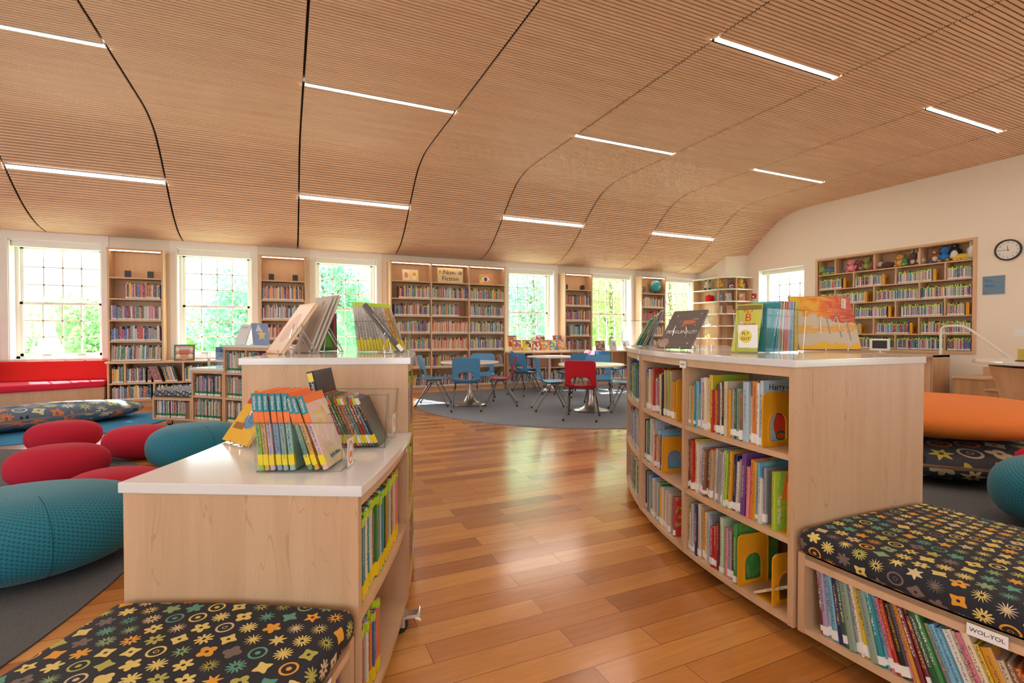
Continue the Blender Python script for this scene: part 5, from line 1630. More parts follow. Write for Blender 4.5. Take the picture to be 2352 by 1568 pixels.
# ---------------------------------------------------------------- poufs
def pouf(label, c, rx, ry, h, mat, rz=0, z=0.009, squash=.5, group=None, name='pouf', seam=None, warp=.06, plan=2.0):
    n = 64; K = 26
    prof = []
    for i in range(K + 1):
        a = -PI / 2 + PI * i / K
        ex = 2 / 3.1
        cr_ = abs(math.cos(a)) ** ex; sr = abs(math.sin(a)) ** (2 / 2.35) * (1 if a > 0 else -1)
        prof.append((cr_, h / 2 + h / 2 * sr))
    prof[0] = (0.0, 0); prof[-1] = (0.0, h)
    # flat foot so it sits on the carpet
    prof = [(r_, max(z_, .0)) for r_, z_ in prof]
    vs = []; uv = []; L = 0
    for i, (r_, z_) in enumerate(prof):
        if i: L += math.hypot((prof[i][0] - prof[i - 1][0]) * (rx + ry) / 2, prof[i][1] - prof[i - 1][1])
        for j in range(n + 1):
            a = 2 * PI * j / n
            w = 1 + warp * math.cos(2 * a + .7) + warp * .5 * math.cos(3 * a)
            cs, sn = math.cos(a), math.sin(a)
            cs = math.copysign(abs(cs) ** (2 / plan), cs); sn = math.copysign(abs(sn) ** (2 / plan), sn)
            vs.append((r_ * rx * w * cs, r_ * ry * w * sn, z_))
            if i > K // 2 and mat in ('floral', 'floral_d'):
                uv.append((r_ * rx * cs + 3, r_ * ry * sn + 3))
            else:
                uv.append((a * (rx + ry) / 2, L))
    fs = []; wd = n + 1
    for i in range(K):
        for j in range(n):
            fs.append((i * wd + j, i * wd + j + 1, (i + 1) * wd + j + 1, (i + 1) * wd + j))
    mb = MB(); mb.add(vs, fs, 0, None, uv)
    o = mb.build(name, mat, smooth=True)
    o.location = (c[0], c[1], z); o.rotation_euler = (0, 0, rz)
    tag(o, label, 'pouf', group)
    if seam is not None:
        s = MB()
        for sa in seam:
            pts = []
            for r_, z_ in prof[2:-2]:
                w = 1 + warp * math.cos(2 * sa + .7) + warp * .5 * math.cos(3 * sa)
                pts.append((r_ * rx * w * math.cos(sa), r_ * ry * w * math.sin(sa), z_))
            s.tube(pts, .0016, 5)
        s.build('seam', mat if mat != 'teal' else 'seam', o, smooth=True)
    return o
G = 'pebble-shaped poufs on the slate carpet'
pouf('red pouf farthest left, in front of the floral seat', (-2.1, 6.54), .295, .27, .30, 'crimson', .2, group=G)
pouf('red pouf between the teal pouf and the floral seat', (-1.32, 5.91), .30, .27, .30, 'crimson', -.2, group=G)
pouf('red pouf in the left foreground, behind the big teal pouf', (-1.67, 5.08), .31, .28, .31, 'crimson', .3, group=G)
pouf('red pouf mostly hidden behind the white countertop corner', (-1.04, 4.06), .29, .27, .30, 'crimson', .1, group=G)
pouf('large teal woven pouf at the left edge foreground', (-1.2, 3.32), .46, .44, .40, 'teal', .3, group=G, seam=[R(-78)])
pouf('teal woven pouf behind the white counter on the left', (-0.76, 5.28), .37, .35, .385, 'teal', .2, group=G, seam=[R(-70)])
pouf('long slate floral floor seat by the red window bench', (-3.30, 8.13), 1.55, .44, .29, 'floral', math.atan2(.53, .85), name='floral_floor_seat', warp=.0, plan=3.4)
pouf('large charcoal floral floor seat under the orange one', (5.41, 2.61), 1.0, .92, .31, 'floral_d', -.25, name='floral_floor_seat', warp=.02)
pouf('large orange round floor seat stacked on the floral one', (5.47, 2.64), 1.02, .92, .30, 'orange', -.35, z=.320, name='orange_floor_seat', warp=.02)
pouf('teal woven pouf cut by the right edge of the picture', (4.36, 1.27), .45, .45, .45, 'teal', 0, group=G)
pouf('small pink-red pouf at the right edge beside the floral seat', (4.98, 1.71), .16, .16, .37, 'pinkfab', 0, group=G)

# ---------------------------------------------------------------- stacking chairs
def chair_shell():
    """moulded seat and back in one sheet with an oval opening low in the back"""
    # profile (y, z): front lip of the seat to the top of the back
    P = [(.235, .425), (.225, .443), (.19, .452), (.12, .450), (.04, .443), (-.04, .439), (-.11, .442), (-.16, .458), (-.195, .49), (-.215, .535), (-.232, .60), (-.25, .67), (-.27, .75), (-.285, .81), (-.292, .83)]
    Lp = [0]
    for a, b in zip(P[:-1], P[1:]): Lp.append(Lp[-1] + math.hypot(b[0] - a[0], b[1] - a[1]))
    T = Lp[-1]
    def at(s):
        for i in range(len(P) - 1):
            if s <= Lp[i + 1] or i == len(P) - 2:
                t = (s - Lp[i]) / (Lp[i + 1] - Lp[i]); break
        p0 = P[max(i - 1, 0)]; p1 = P[i]; p2 = P[i + 1]; p3 = P[min(i + 2, len(P) - 1)]
        return tuple(0.5 * ((2 * p1[d]) + (-p0[d] + p2[d]) * t + (2 * p0[d] - 5 * p1[d] + 4 * p2[d] - p3[d]) * t * t + (-p0[d] + 3 * p1[d] - 3 * p2[d] + p3[d]) * t ** 3) for d in (0, 1))
    NU, NV = 30, 56
    sc = .485 + .0        # arc length at the middle of the opening
    s_mid = None
    for i in range(400):
        if at(T * i / 400)[1] > .545 and at(T * i / 400)[0] < -.1: s_mid = T * i / 400; break
    hu, hs = .128, .060
    def halfw(s):
        y, z = at(s)
        if z > .5:
            w = .213
            d = T - s
        else:
            w = .218 if y < .05 else .205
            d = s if y > .1 else .1
        r = .05
        if d < r: w -= r - math.sqrt(max(0, r * r - (r - d) ** 2))
        return w
    verts = {}; keep = []
    U = []
    for j in range(NV + 1):
        s = T * j / NV
        for i in range(NU + 1):
            u = (i / NU * 2 - 1)
            verts[(i, j)] = [u * halfw(s), s]
    def inside(p):
        return (abs(p[0] / hu)) ** 2.6 + (abs((p[1] - s_mid) / hs)) ** 2.6 < 1
    faces = []
    for j in range(NV):
        for i in range(NU):
            c = [verts[(i, j)], verts[(i + 1, j)], verts[(i + 1, j + 1)], verts[(i, j + 1)]]
            m_ = (sum(q[0] for q in c) / 4, sum(q[1] for q in c) / 4)
            if inside(m_): continue
            faces.append([(i, j), (i + 1, j), (i + 1, j + 1), (i, j + 1)])
    from collections import Counter
    ec = Counter()
    for f in faces:
        for a, b in zip(f, f[1:] + f[:1]): ec[frozenset((a, b))] += 1
    rim = set()
    for e, n in ec.items():
        if n == 1:
            for q in e:
                if 2 < q[0] < NU - 2 and 3 < q[1] < NV - 3: rim.add(q)
    for q in rim:
        p = verts[q]
        dx, dy = p[0], p[1] - s_mid
        k = (abs(dx / hu)) ** 2.6 + (abs(dy / hs)) ** 2.6
        f = k ** (-1 / 2.6)
        verts[q] = [dx * f, s_mid + dy * f]
    mb = MB()
    idx = {}; vs = []
    for key, (x, s) in verts.items():
        y, z = at(max(0, min(T, s)))
        w = halfw(s)
        e = abs(x / .215)
        if z > .5:   y += .030 * e ** 2.2            # back wraps forward at the sides
        else:        z += .012 * e ** 3 - .010 * (1 - e ** 2) * (1 if y < .15 else .3)
        idx[key] = len(vs); vs.append((x, y, z))
    mb.add(vs, [[idx[q] for q in f] for f in faces])
    return mb
def make_chair(name, label, mat, loc, face, group):
    t = thing(name, label, 'chair', (loc[0], loc[1], .0085), math.atan2(face[1], face[0]) - PI / 2, group)
    mb = chair_shell()
    o = mb.build('seat_shell', mat, t, smooth=True)
    md = o.modifiers.new('thickness', 'SOLIDIFY'); md.thickness = .007; md.offset = 0
    for sx in (-1, 1):
        x = sx * .168; fx = sx * .225
        def leg_pts(y1, x1):
            return [(x, 0.0, .432), (x, y1 * .10, .425), (x + (x1 - x) * .12, y1 * .2, .395), (x1, y1, .012)]
        for y1 in (.245, -.285):
            m2 = MB(); m2.tube(leg_pts(y1, fx), .0115, 8)
            lg = m2.build('leg', 'leg', t, smooth=True)
            m3 = MB(); m3.tube([(fx, y1, 0), (fx, y1, .03)], .015, 8); m3.build('foot_glide', 'rubber', lg, smooth=True)
        m2 = MB(); m2.tube([(x, -.10, .36), (x + sx * .012, -.092, .335)], .012, 6); m2.tube([(x, .085, .36), (x + sx * .012, .08, .335)], .012, 6); m2.box(x - .008, x + .008, -.12, .14, .425, .434); m2.build('bumper', 'rubber', t)
    m2 = MB(); m2.tube([(-.168, .06, .428), (.168, .06, .428)], .009, 8); m2.build('cross_bar', 'leg', t, smooth=True)
    m2 = MB(); m2.tube([(-.168, -.09, .428), (.168, -.09, .428)], .009, 8); m2.build('cross_bar', 'leg', t, smooth=True)
    return t
def copy_tree(o, parent=None):
    c = o.copy(); COL.objects.link(c)
    if parent is not None: c.parent = parent
    for ch in list(o.children): copy_tree(ch, c)
    return c
GC = 'stacking chairs round the three tables'
def put(src, loc, face, label):
    c = copy_tree(src)
    c.location = (loc[0], loc[1], .0085); c.rotation_euler = (0, 0, math.atan2(face[1], face[0]) - PI / 2)
    c['label'] = label
    return c
blue0 = make_chair('stacking_chair', 'blue plastic chair with its back to the camera at the left table', 'blue_pl', (2.58, 7.50), (.30, .85), GC)
red0 = make_chair('stacking_chair', 'red plastic chair with its back to the camera at the right table', 'red_pl', (3.80, 6.03), (.62, .78), GC)
put(blue0, (2.26, 8.18), (.91, -.42), 'blue plastic chair seen side-on at the far left of the left table')
put(blue0, (3.22, 8.50), (-.42, -.90), 'blue plastic chair behind the left table, facing the camera')
put(red0, (3.27, 7.76), (-.91, .40), 'red plastic chair seen side-on at the right of the left table')
put(blue0, (4.28, 8.86), (.93, .36), 'bright blue chair left of the middle table, back half turned to the camera')
put(blue0, (4.62, 9.62), (.80, -.25), 'blue chair behind the half-turned one, far left of the middle table')
put(blue0, (3.80, 6.92), (.93, -.30), 'pale blue chair seen side-on at the left of the right table')
put(blue0, (5.02, 8.36), (-.15, .99), 'blue chair between the middle and right tables, back to the camera')
pk0 = copy_tree(blue0); pk0.location = (5.75, 9.22, .0085); pk0.rotation_euler = (0, 0, PI / 2)
pk0['label'] = 'pink plastic chair catching the sun behind the middle table'
for ch in pk0.children:
    if ch.name.startswith('seat_shell'):
        ch.data = ch.data.copy(); ch.data.materials[0] = M['pink_pl']
put(blue0, (4.78, 7.05), (-.48, -.87), 'blue chair behind the right table, facing the camera')
put(blue0, (6.45, 9.05), (.98, .15), 'pale blue chair far behind the right table, partly hidden')
put(blue0, (4.78, 6.32), (-.80, .45), 'blue chair at the right of the right table, cut by the bookcase')

def make_table(label, loc, r=.49):
    t = thing('round_table', label, 'table', (loc[0], loc[1], .0085), 0, 'round white tables')
    mb = MB(); mb.lathe([(0, .700), (r - .012, .700), (r, .706), (r, .722), (r - .006, .730), (0, .730)], 64); mb.build('tabletop', 'tabletop', t, smooth=True)
    mb = MB(); mb.lathe([(0, 0), (.265, 0), (.272, .008), (.262, .018), (.20, .030), (.13, .055), (.085, .10), (.055, .16), (.042, .22), (.040, .30), (.040, .69), (0, .69)], 40); mb.build('pedestal', 'metal', t, smooth=True)
    mb = MB(); mb.lathe([(0, .685), (.12, .685), (.14, .699), (0, .699)], 24); mb.build('mounting_plate', 'metal', t)
    return t
make_table('round white table on a trumpet base, left of the three', (2.81, 7.98))
make_table('round white table on a trumpet base, middle and farthest back', (5.02, 9.26), .47)
make_table('round white table on a trumpet base, right one nearest the curved bookcase', (4.31, 6.58), .51)

# ---------------------------------------------------------------- clear bins, easels, displayed books
def bin_(label, loc, rz, w, d, h, end='notch', side=1, card=None, group='clear acrylic book bins', taper=.012):
    """origin at the front-left bottom corner; long side w along X, depth d along Y"""
    t = thing('acrylic_bin', label, 'bin', loc, rz, group)
    e = .003
    a = taper
    def corners(o):     # o = inset
        return [(o, o, 0), (w - o, o, 0), (w - o, d - o, 0), (o, d - o, 0)]
    def wall(p0, p1, q0, q1, nrm):
        n = Vector(nrm) * e
        return [p0, p1, tuple(Vector(p1) + n), tuple(Vector(p0) + n), q0, q1, tuple(Vector(q1) + n), tuple(Vector(q0) + n)]
    B = [(a, a, .002), (w - a, a, .002), (w - a, d - a, .002), (a, d - a, .002)]
    Tt = [(0, 0, h), (w, 0, h), (w, d, h), (0, d, h)]
    mb = MB(); mb.box(a, w - a, a, d - a, 0, .003); mb.build('bottom', 'acrylic', t, autouv=False)
    mb = MB(); mb.hexa(wall(B[0], B[1], Tt[0], Tt[1], (0, 1, 0))); mb.build('side_wall', 'acrylic', t, autouv=False)
    mb = MB(); mb.hexa(wall(B[3], B[2], Tt[3], Tt[2], (0, -1, 0))); mb.build('side_wall', 'acrylic', t, autouv=False)
    ends = [('L', B[0], B[3], Tt[0], Tt[3], (1, 0, 0)), ('R', B[1], B[2], Tt[1], Tt[2], (-1, 0, 0))]
    nz = .52
    rimpts = []
    for nm, b0, b1, t0, t1, nn in ends:
        notch = (nm == 'L' and side < 0) or (nm == 'R' and side > 0)
        mb = MB()
        def L_(f, g):   # point on the end wall: f across, g up
            lo = Vector(b0).lerp(Vector(b1), f); hi = Vector(t0).lerp(Vector(t1), f)
            return lo.lerp(hi, g)
        def panel(f0, f1, g0, g1):
            mb.hexa(wall(tuple(L_(f0, g0)), tuple(L_(f1, g0)), tuple(L_(f0, g1)), tuple(L_(f1, g1)), nn))
        if notch and end == 'notch':
            panel(0, 1, 0, nz); panel(0, .14, nz, 1); panel(.86, 1, nz, 1)
            rimpts.append([L_(0, 1), L_(.13, 1), L_(.14, .95), L_(.15, nz + .1), L_(.22, nz), L_(.78, nz), L_(.85, nz + .1), L_(.86, .95), L_(.87, 1), L_(1, 1)])
        elif notch and end == 'handle':
            panel(0, 1, 0, .62); panel(0, .30, .62, .86); panel(.70, 1, .62, .86); panel(0, 1, .86, 1)
            rimpts.append([L_(0, 1), L_(1, 1)])
            hb_ = MB(); hb_.tube([L_(.34, .62), L_(.66, .62), L_(.70, .68), L_(.70, .80), L_(.66, .86), L_(.34, .86), L_(.30, .80), L_(.30, .68)], .0032, 6, closed=True); hb_.build('handle_rim', 'rim', t, autouv=False)
        else:
            panel(0, 1, 0, 1); rimpts.append([L_(0, 1), L_(1, 1)])
        mb.build('end_wall', 'acrylic', t, autouv=False)
    mb = MB()
    for P in rimpts: mb.tube(P, .0024, 6)
    mb.tube([Tt[0], Tt[1]], .0024, 6); mb.tube([Tt[3], Tt[2]], .0024, 6)
    for b, q in zip(B, Tt): mb.tube([b, q], .0020, 6)
    for i in range(4): mb.tube([B[i], B[(i + 1) % 4]], .0018, 6)
    mb.build('rim', 'rim', t, autouv=False)
    if card:
        kind, x, z, cw, ch_ = card
        # card on the notched end, facing outwards
        xx = w - a * (1 - z / h) + .004 if side > 0 else a * (1 - z / h) - .004
        nx = 1 if side > 0 else -1
        m = basis((xx, d / 2 + x, z), (0, nx, 0), (0, 0, 1), (nx, 0, 0))
        mb = MB(); mb.X = m; mb.box(-cw / 2, cw / 2, -ch_ / 2, ch_ / 2, 0, .0008); cd = mb.build('card', 'wlabel', t, autouv=False)
        if kind == 'fly':
            q = MB(); q.X = m; k = 20; q.add([(-.012, 0, .0014)] + [(-.012 + .034 * math.cos(2 * PI * i / k), .034 * math.sin(2 * PI * i / k), .0013) for i in range(k)], [(0, 1 + i, 1 + (i + 1) % k) for i in range(k)]); q.build('card_print', 'inky', cd, autouv=False)
            text('lettering', 'FLY', .024, 'ink', cd, m @ Matrix.Translation((-.012, .014, .002)))
            text('lettering', 'GUY', .024, 'ink', cd, m @ Matrix.Translation((-.012, -.012, .002)))
        elif kind == 'ring':
            q = MB(); q.X = m; k = 28
            q.add([(.019 * math.cos(2 * PI * i / k), .030 * math.sin(2 * PI * i / k), .0013) for i in range(k)] + [(.023 * math.cos(2 * PI * i / k), .036 * math.sin(2 * PI * i / k), .0013) for i in range(k)], [(i, k + i, k + (i + 1) % k, (i + 1) % k) for i in range(k)])
            q.add([(-.008, -.018, .0014), (.010, -.014, .0014), (.010, .004, .0014), (-.008, 0, .0014)], [(0, 1, 2, 3)])
            q.build('card_print', 'inko', cd, autouv=False)
        else:
            q = MB(); q.X = m; q.box(-.006, .006, -.012, .02, .001, .0015); q.build('card_print', 'inko', cd, autouv=False)
    return t
ZT1, ZT2 = .7865, 1.1035
ang1 = math.atan2(1.555 - 1.659, .146 + .095)
bA = (-.102, 1.664)
bin_('clear bin of early reader books at the front of the stepped left counter', (bA[0], bA[1], ZT1), ang1, .275, .158, .150, 'handle', 1, ('ring', 0, .045, .058, .084))
U1 = Vector((math.cos(ang1), math.sin(ang1))); V1 = Vector((-U1.y, U1.x))
titles = [('WE ARE IN A BOOK!', (.30, .55, .05), 'lime'), ('I WILL SURPRISE MY FRIEND!', (.75, .45, .10), 'gold'), ('WATCH ME THROW THE BALL!', (.60, .45, .50), 'mauve'), ('CAN I PLAY TOO?', (.25, .42, .60), 'sky blue'), ('ARE YOU READY TO PLAY OUTSIDE?', (.30, .45, .38), 'sage green'), ('MY FRIEND IS SAD', (.32, .58, .45), 'mint green'),
          ('THE THANK YOU BOOK', (.15, .35, .22), 'dark green'), ("LET'S GO FOR A DRIVE!", (.82, .45, .06), 'orange'), ('I LOVE MY NEW TOY!', (.68, .45, .42), 'pink')]
base = [.012, .028, .045, .066, .084, .104, .157, .177, .203]
lean = [-.10] * 5 + [-.10] + [-.30, -.32, -.34]
GB = 'early reader books in the front left bin'
for i, (tt, c, cn) in enumerate(titles):
    th = .0165 if i in (5, 8) else .014
    h = .232
    p = Vector(bA) + U1 * (base[i] + .012) + V1 * .018
    o = book(th, h, .165, c, (p.x, p.y, ZT1 + .0038 + th / 2 * math.sin(abs(lean[i]))), ang1, lean[i], lab='ylabel', labz=(.016, .048), label='%s spine reader lettered %s in the front left bin' % (cn, tt.title().replace("'S", "'s")), group=GB)
    q = MB(); e = .0007; q.box(-th / 2 - e, th / 2 + e, -e, .003, h - .055, h + .0005); q.build('spine_band', 'teal_ink', o, autouv=False)
    q = MB(); q.box(-th / 2 - e, th / 2 + e, -e, .003, h - .088, h - .0552); q.build('spine_band', 'inko', o, autouv=False)
    q = MB(); q.box(-th / 2 - e * .9, th / 2 + e * .9, .0035, .162, h - .026, h + .0008); q.build('cover_band', 'inko', o, autouv=False)
    spine_text('author_name', 'Willems', .0125, 'inkw', o, 0, -.0014, h - .028, ext=.0001)
    spine_text('spine_title', tt, .0094 if len(tt) > 20 else .0115, 'inkb', o, 0, -.0006, h - .088 - .046, ext=.0001, sx=.82 if len(tt) > 20 else .95)
    spine_text('series_name', 'An early reader', .0045, 'inkw', o, 0, -.0014, h - .0715, ext=.0001, sx=.9) if False else None
    if i == 8:
        xo = th / 2 + .0006
        for s_, yy, zz, sz in (('I Love My', .078, .172, .030), ('New Toy!', .082, .142, .030)):
            side_text('cover_title', s_, sz, 'inky', o, xo, yy, zz, sx=.85)
        side_text('author_name', 'By Mo Willems', .0165, 'teal_ink', o, xo + .001, .09, .028, sx=.85)
        q = MB(); k = 12
        arc_ = [(xo, .004 + .158 * j / k, .02 + .035 * math.sin(PI * (.25 + .6 * j / k))) for j in range(k + 1)]
        q.add([(xo, .004, .001)] + [p_ for p_ in arc_] + [(xo, .162, .001)], [(0, j + 1 + 1, j + 1) for j in range(k)] + [(0, k + 2, k + 1)], 0, (.78, .60, .38))
        q.build('cover_print', 'attr_print', o, autouv=False)
# second bin, tall dark books
bB = (.120, 1.905); ang2 = math.atan2(1.818 - 1.905, .301 - .120)
ang2 = -.40
bB = (.085, 1.925)
bin_('clear bin of space adventure books behind the front left bin', (bB[0], bB[1], ZT1), ang2, .262, .20, .195, 'notch', 1, ('dot', .03, .07, .05, .07))
U2 = Vector((math.cos(ang2), math.sin(ang2))); V2 = Vector((-U2.y, U2.x))
GS = 'space adventure books in the second left bin'
def in_bin2(off, th, h, c, ln, lb, lab='ylabel', dd=.155, back=.02):
    p = Vector(bB) + U2 * off + V2 * back
    return book(th, h, dd, c, (p.x, p.y, ZT1 + .004 + th / 2 * math.sin(abs(ln))), ang2, ln, lab=lab, labz=(.012, .045), label=lb, group=GS)
sb = in_bin2(.040, .024, .278, (.02, .025, .045), -.22, 'thick black storybook rising above the second left bin', None, .20, .012)
spine_text('spine_title', '5-MINUTE STAR WARS STORIES', .0165, 'inkw', sb, .0, -.0008, .135, ext=.0001, sx=.95)
q = MB(); q.box(-.009, .009, -.0012, .001, .240, .272); q.build('spine_emblem', 'inky', sb, autouv=False)
cc2 = [('red', .13), ('maroon', .13), ('green', .14), ('darkgreen', .15), ('brown', .15), ('orange', .155), ('grey', .15), ('teal', .15), ('red', .15), ('brown', .16), ('blue', .155), ('black', .15)]
for i, (c, off) in enumerate(cc2):
    th = .0085
    o = in_bin2(.098 + i * .0112, th, .205 - .002 * i, CL[c], -.42, '%s space adventure paperback, %s from left in the second left bin' % (SHOW.get(c, c), ordinal(i + 1)), 'ylabel' if i % 3 else 'wlabel')
    q = MB(); q.box(-th / 2 - .0006, th / 2 + .0006, -.0006, .014, .165, .19); q.build('spine_band', ['ltape', 'inkw', 'inko', 'gtape', 'inkr'][i % 5], o, autouv=False)
    if i == 8: side_text('cover_title', 'STAR WARS', .03, 'inkw', o, th / 2 + .0004, .08, .185, sx=.8)

def easel(label, loc, rz, w=.10, h=.15, d=.11, mat='chrome', r=.0022, lip=.03):
    """bent wire display stand: two inverted V legs with a front lip, faces local -Y"""
    t = thing('wire_easel', label, 'easel', loc, rz, 'wire book easels')
    for s in (-1, 1):
        x = s * w / 2
        mb = MB()
        mb.tube([(x + s * .0, -.038, .020), (x, -.038, .003), (x, 0, .003), (x - s * .012, .028, h * .82), (x - s * .022, .034, h), (x - s * .034, .040, h * .82), (x - s * .034, d, .003)], r, 6)
        mb.build('wire_leg', mat, t, smooth=True, autouv=False)
    mb = MB(); mb.tube([(-w / 2 + .034, d, .003), (w / 2 - .034, d, .003)], r, 6); mb.build('cross_wire', mat, t, smooth=True, autouv=False)
    return t
# stand with a small red-yellow book at the back left of the stepped counter
ea0 = (-.165, 2.135)
r0_ = R(-62)
easel('wire easel holding the yellow and red book on the stepped counter', (ea0[0] + .02, ea0[1] - .03, ZT1), r0_, .08, .12, .10)
slab_book('picture_book', .20, .22, .010, (.75, .45, .05), (ea0[0] - .02, ea0[1] - .01, ZT1 + .008), r0_, .62, 'yellow and red picture book on a wire easel, back of the stepped counter', ground=(.75, .42, .04), shapes=[('r', 0, .85, .48, .13, (.55, .04, .03)), ('e', .1, .45, .25, .18, (.1, .25, .45)), ('r', -.2, .3, .2, .06, (.3, .12, .04))])

# tall left counter: leaning books on clear easels, yellow series in a bin
def leaning(label, loc, rz, w, h, t, c, tilt, shapes=(), ground=None, group='books displayed on the tall left counter'):
    return slab_book('picture_book', w, h, t, c, loc, rz, tilt, label, group, ground=ground, shapes=shapes)
rz = R(-73)
easel('clear wire easel in front of the big orange-edged book', (.02, 2.60, ZT2), rz + .25, .11, .145, .12, 'acrylic_wire' if False else 'chrome', .0035)
leaning('large orange-edged picture book leaning back on the tall left counter', (-.065, 2.72, ZT2 + .004), rz, .24, .30, .016, (.78, .38, .12), .60, ground=(.80, .45, .20), shapes=[('r', 0, .5, .44, .45, (.75, .60, .45)), ('e', 0, .5, .3, .3, (.65, .42, .28))])
for i in range(3):
    leaning('%s of three pale grey books leaning together behind the orange-edged one' % ['first', 'middle', 'last'][i], (.062 + .020 * i, 2.80 + .004 * i, ZT2 + .003), rz + .1, .17, .315 + .005 * i, .014, (.52, .45, .38), .40, ground=(.50, .43, .36), shapes=[('r', 0, .45, .3, .3, (.40, .34, .29)), ('e', .2, .88, .12, .05, (.3, .25, .2))])
easel('wire easel behind the three pale grey books', (.150, 2.80, ZT2), rz + .15, .10, .18, .13, 'chrome', .003)
leaning('dark book with a green leaf picture standing behind the pale grey books', (.215, 3.05, ZT2 + .001), R(14), .10, .215, .012, (.12, .03, .04), .03, ground=(.07, .03, .04), shapes=[('r', 0, .28, .42, .24, (.03, .18, .04)), ('t', 0, .3, .25, .2, (.12, .35, .04)), ('r', .38, .5, .06, .5, (.35, .05, .08))])
bang = -.10
bC = (.325, 2.735)
bin_('clear bin of yellow-labelled series books on the tall left counter', (bC[0], bC[1], ZT2), bang, .30, .17, .165, 'plain', 1)
U3 = Vector((math.cos(bang), math.sin(bang))); V3 = Vector((-U3.y, U3.x))
for i in range(15):
    th = .0135
    ln = -.11 - .016 * i
    off = .024 + i * .0168
    p = Vector(bC) + U3 * off + V3 * .02
    c = (.60, .55, .48) if i not in (12, 13) else (.75, .42, .10)
    yl = .062 + (.012 if i % 3 == 1 else 0)
    o = book(th, .262, .14, c, (p.x, p.y, ZT2 + .0045 + th / 2 * math.sin(-ln)), bang, ln, lab='ylabel', labz=(.004, yl), tape='ltape', tapz=(.243, .2625), label='%s series book with lime top and yellow foot, %s from left in the counter bin' % ('grey' if c[0] < .7 else 'orange', ordinal(i + 1)), group='series books in the tall counter bin')
# dark book on an easel in front of the bin
easel('wire easel standing in front of the series bin on the tall counter', (.45, 2.50, ZT2), bang + .1, .04, .105, .012, 'chrome', .003)
p = Vector((.528, 2.50))
dk = book(.018, .30, .20, (.10, .10, .10), (p.x, p.y, ZT2 + .009), bang, -.66, lab='wlabel', labz=(.006, .045), label='dark grey book leaning steeply across the series bin', group='books displayed on the tall left counter')
spine_text('spine_title', 'the dark book', .010, 'inkw', dk, 0, -.0006, .16) if False else None

# right counter: bin at the far end, picture book on easel, reader bin, autumn book
def arcpt(arc, adeg, r): return arc.p(R(adeg), r)
bl = (2.44, 3.24)
bin_('clear bin of thin picture books at the far end of the right counter', (2.46, 3.30, ZT2), R(-32), .30, .16, .205, 'notch', -1, ('dot', 0, .07, .07, .10))
U4 = Vector((math.cos(R(-32)), math.sin(R(-32)))); V4 = Vector((-U4.y, U4.x))
for i in range(7):
    p = Vector((2.46, 3.30)) + U4 * (.115 + .016 * i) + V4 * .022
    c = ['darkgreen', 'teal', 'darkgreen', 'tan', 'sage', 'maroon', 'sky'][i]
    o = book(.008, .235 + .012 * i, .13, CL[c], (p.x, p.y, ZT2 + .006), R(-32), .50 - .02 * i, lab=None, label='%s thin picture book, %s from left in the far right bin' % (SHOW.get(c, c), ordinal(i + 1)), group='picture books in the far right bin')
rz = R(-20)
easel('wire easel holding the dark space picture book on the right counter', (2.225, 2.43, ZT2), R(-88), .13, .15, .13, 'chrome', .0030)
pg = slab_book('picture_book', .265, .285, .011, (.10, .085, .075), (2.195, 2.43, ZT2 + .012), R(-84), .60, 'dark brown space picture book with an orange rocket on a wire easel', ground=(.13, .105, .09), shapes=[('e', -.35, .12, .14, .12, (.45, .30, .20)), ('e', .12, .68, .19, .055, (.72, .17, .06)), ('t', .0, .66, .05, .09, (.72, .17, .06)), ('s', -.3, .85, .025, .03, (.7, .65, .6)), ('s', .33, .60, .02, .025, (.7, .65, .6)), ('s', -.15, .70, .02, .02, (.7, .65, .6)), ('s', .35, .12, .03, .03, (.7, .65, .6)), ('s', .38, .9, .02, .02, (.7, .65, .6)), ('r', .28, .76, .08, .006, (.7, .65, .6))])
front_text('cover_title', 'PENGUINAUT!', .036, 'inkw', pg, .01, -.004, .115)
q = MB()
for i in range(15):
    pts = [(-.12 + .24 * k / 30, -.0024, .035 + .016 * i + .006 * math.sin(k * .55 + i * .35)) for k in range(31)]
    q.add([(x, y, z) for x, y, z in pts] + [(x, y, z + .0028) for x, y, z in pts], [(k, k + 1, 32 + k, 31 + k) for k in range(30)], 0, (.24, .19, .155))
q.build('cover_waves', 'attr_print', pg, autouv=False)
easel('empty wire easel behind the dark space picture book', (2.63, 2.62, ZT2), R(-25), .09, .15, .07, 'chrome', .0025)
# reader bin
fb_ = (2.045, 1.915)
angF = math.atan2(1.74 - 1.915, 2.09 - 2.045)
# long side runs along the counter's face: origin at near-left corner
bin_('clear bin of fly-themed readers on the right counter', (2.14, 1.715, ZT2), R(13), .43, .175, .225, 'notch', -1, ('fly', 0.01, .085, .10, .115), taper=.010)
U5 = Vector((math.cos(R(13)), math.sin(R(13)))); V5 = Vector((-U5.y, U5.x))
cols5 = ['teal', 'teal', 'sky', 'orange', 'green', 'cream', 'purple', 'orange', 'red', 'amber', 'lilac', 'sky', 'sky', 'paleblue', 'brown', 'yellow', 'yellow', 'lime']
for i, c in enumerate(cols5):
    off = (.085 if i == 0 else .118 if i == 1 else .135 + .0148 * (i - 1))
    ln = [.30, .24][i] if i < 2 else .13 - .007 * i
    p = Vector((2.14, 1.715)) + U5 * off + V5 * .016
    th = .0098 if i > 1 else .006
    book(th, .262, .145, CL[c], (p.x, p.y, ZT2 + .006), R(13), ln, lab=None, label='%s fly-themed reader, %s from left in the right counter bin' % (SHOW.get(c, c), ordinal(i + 1)), group='readers in the right counter bin')
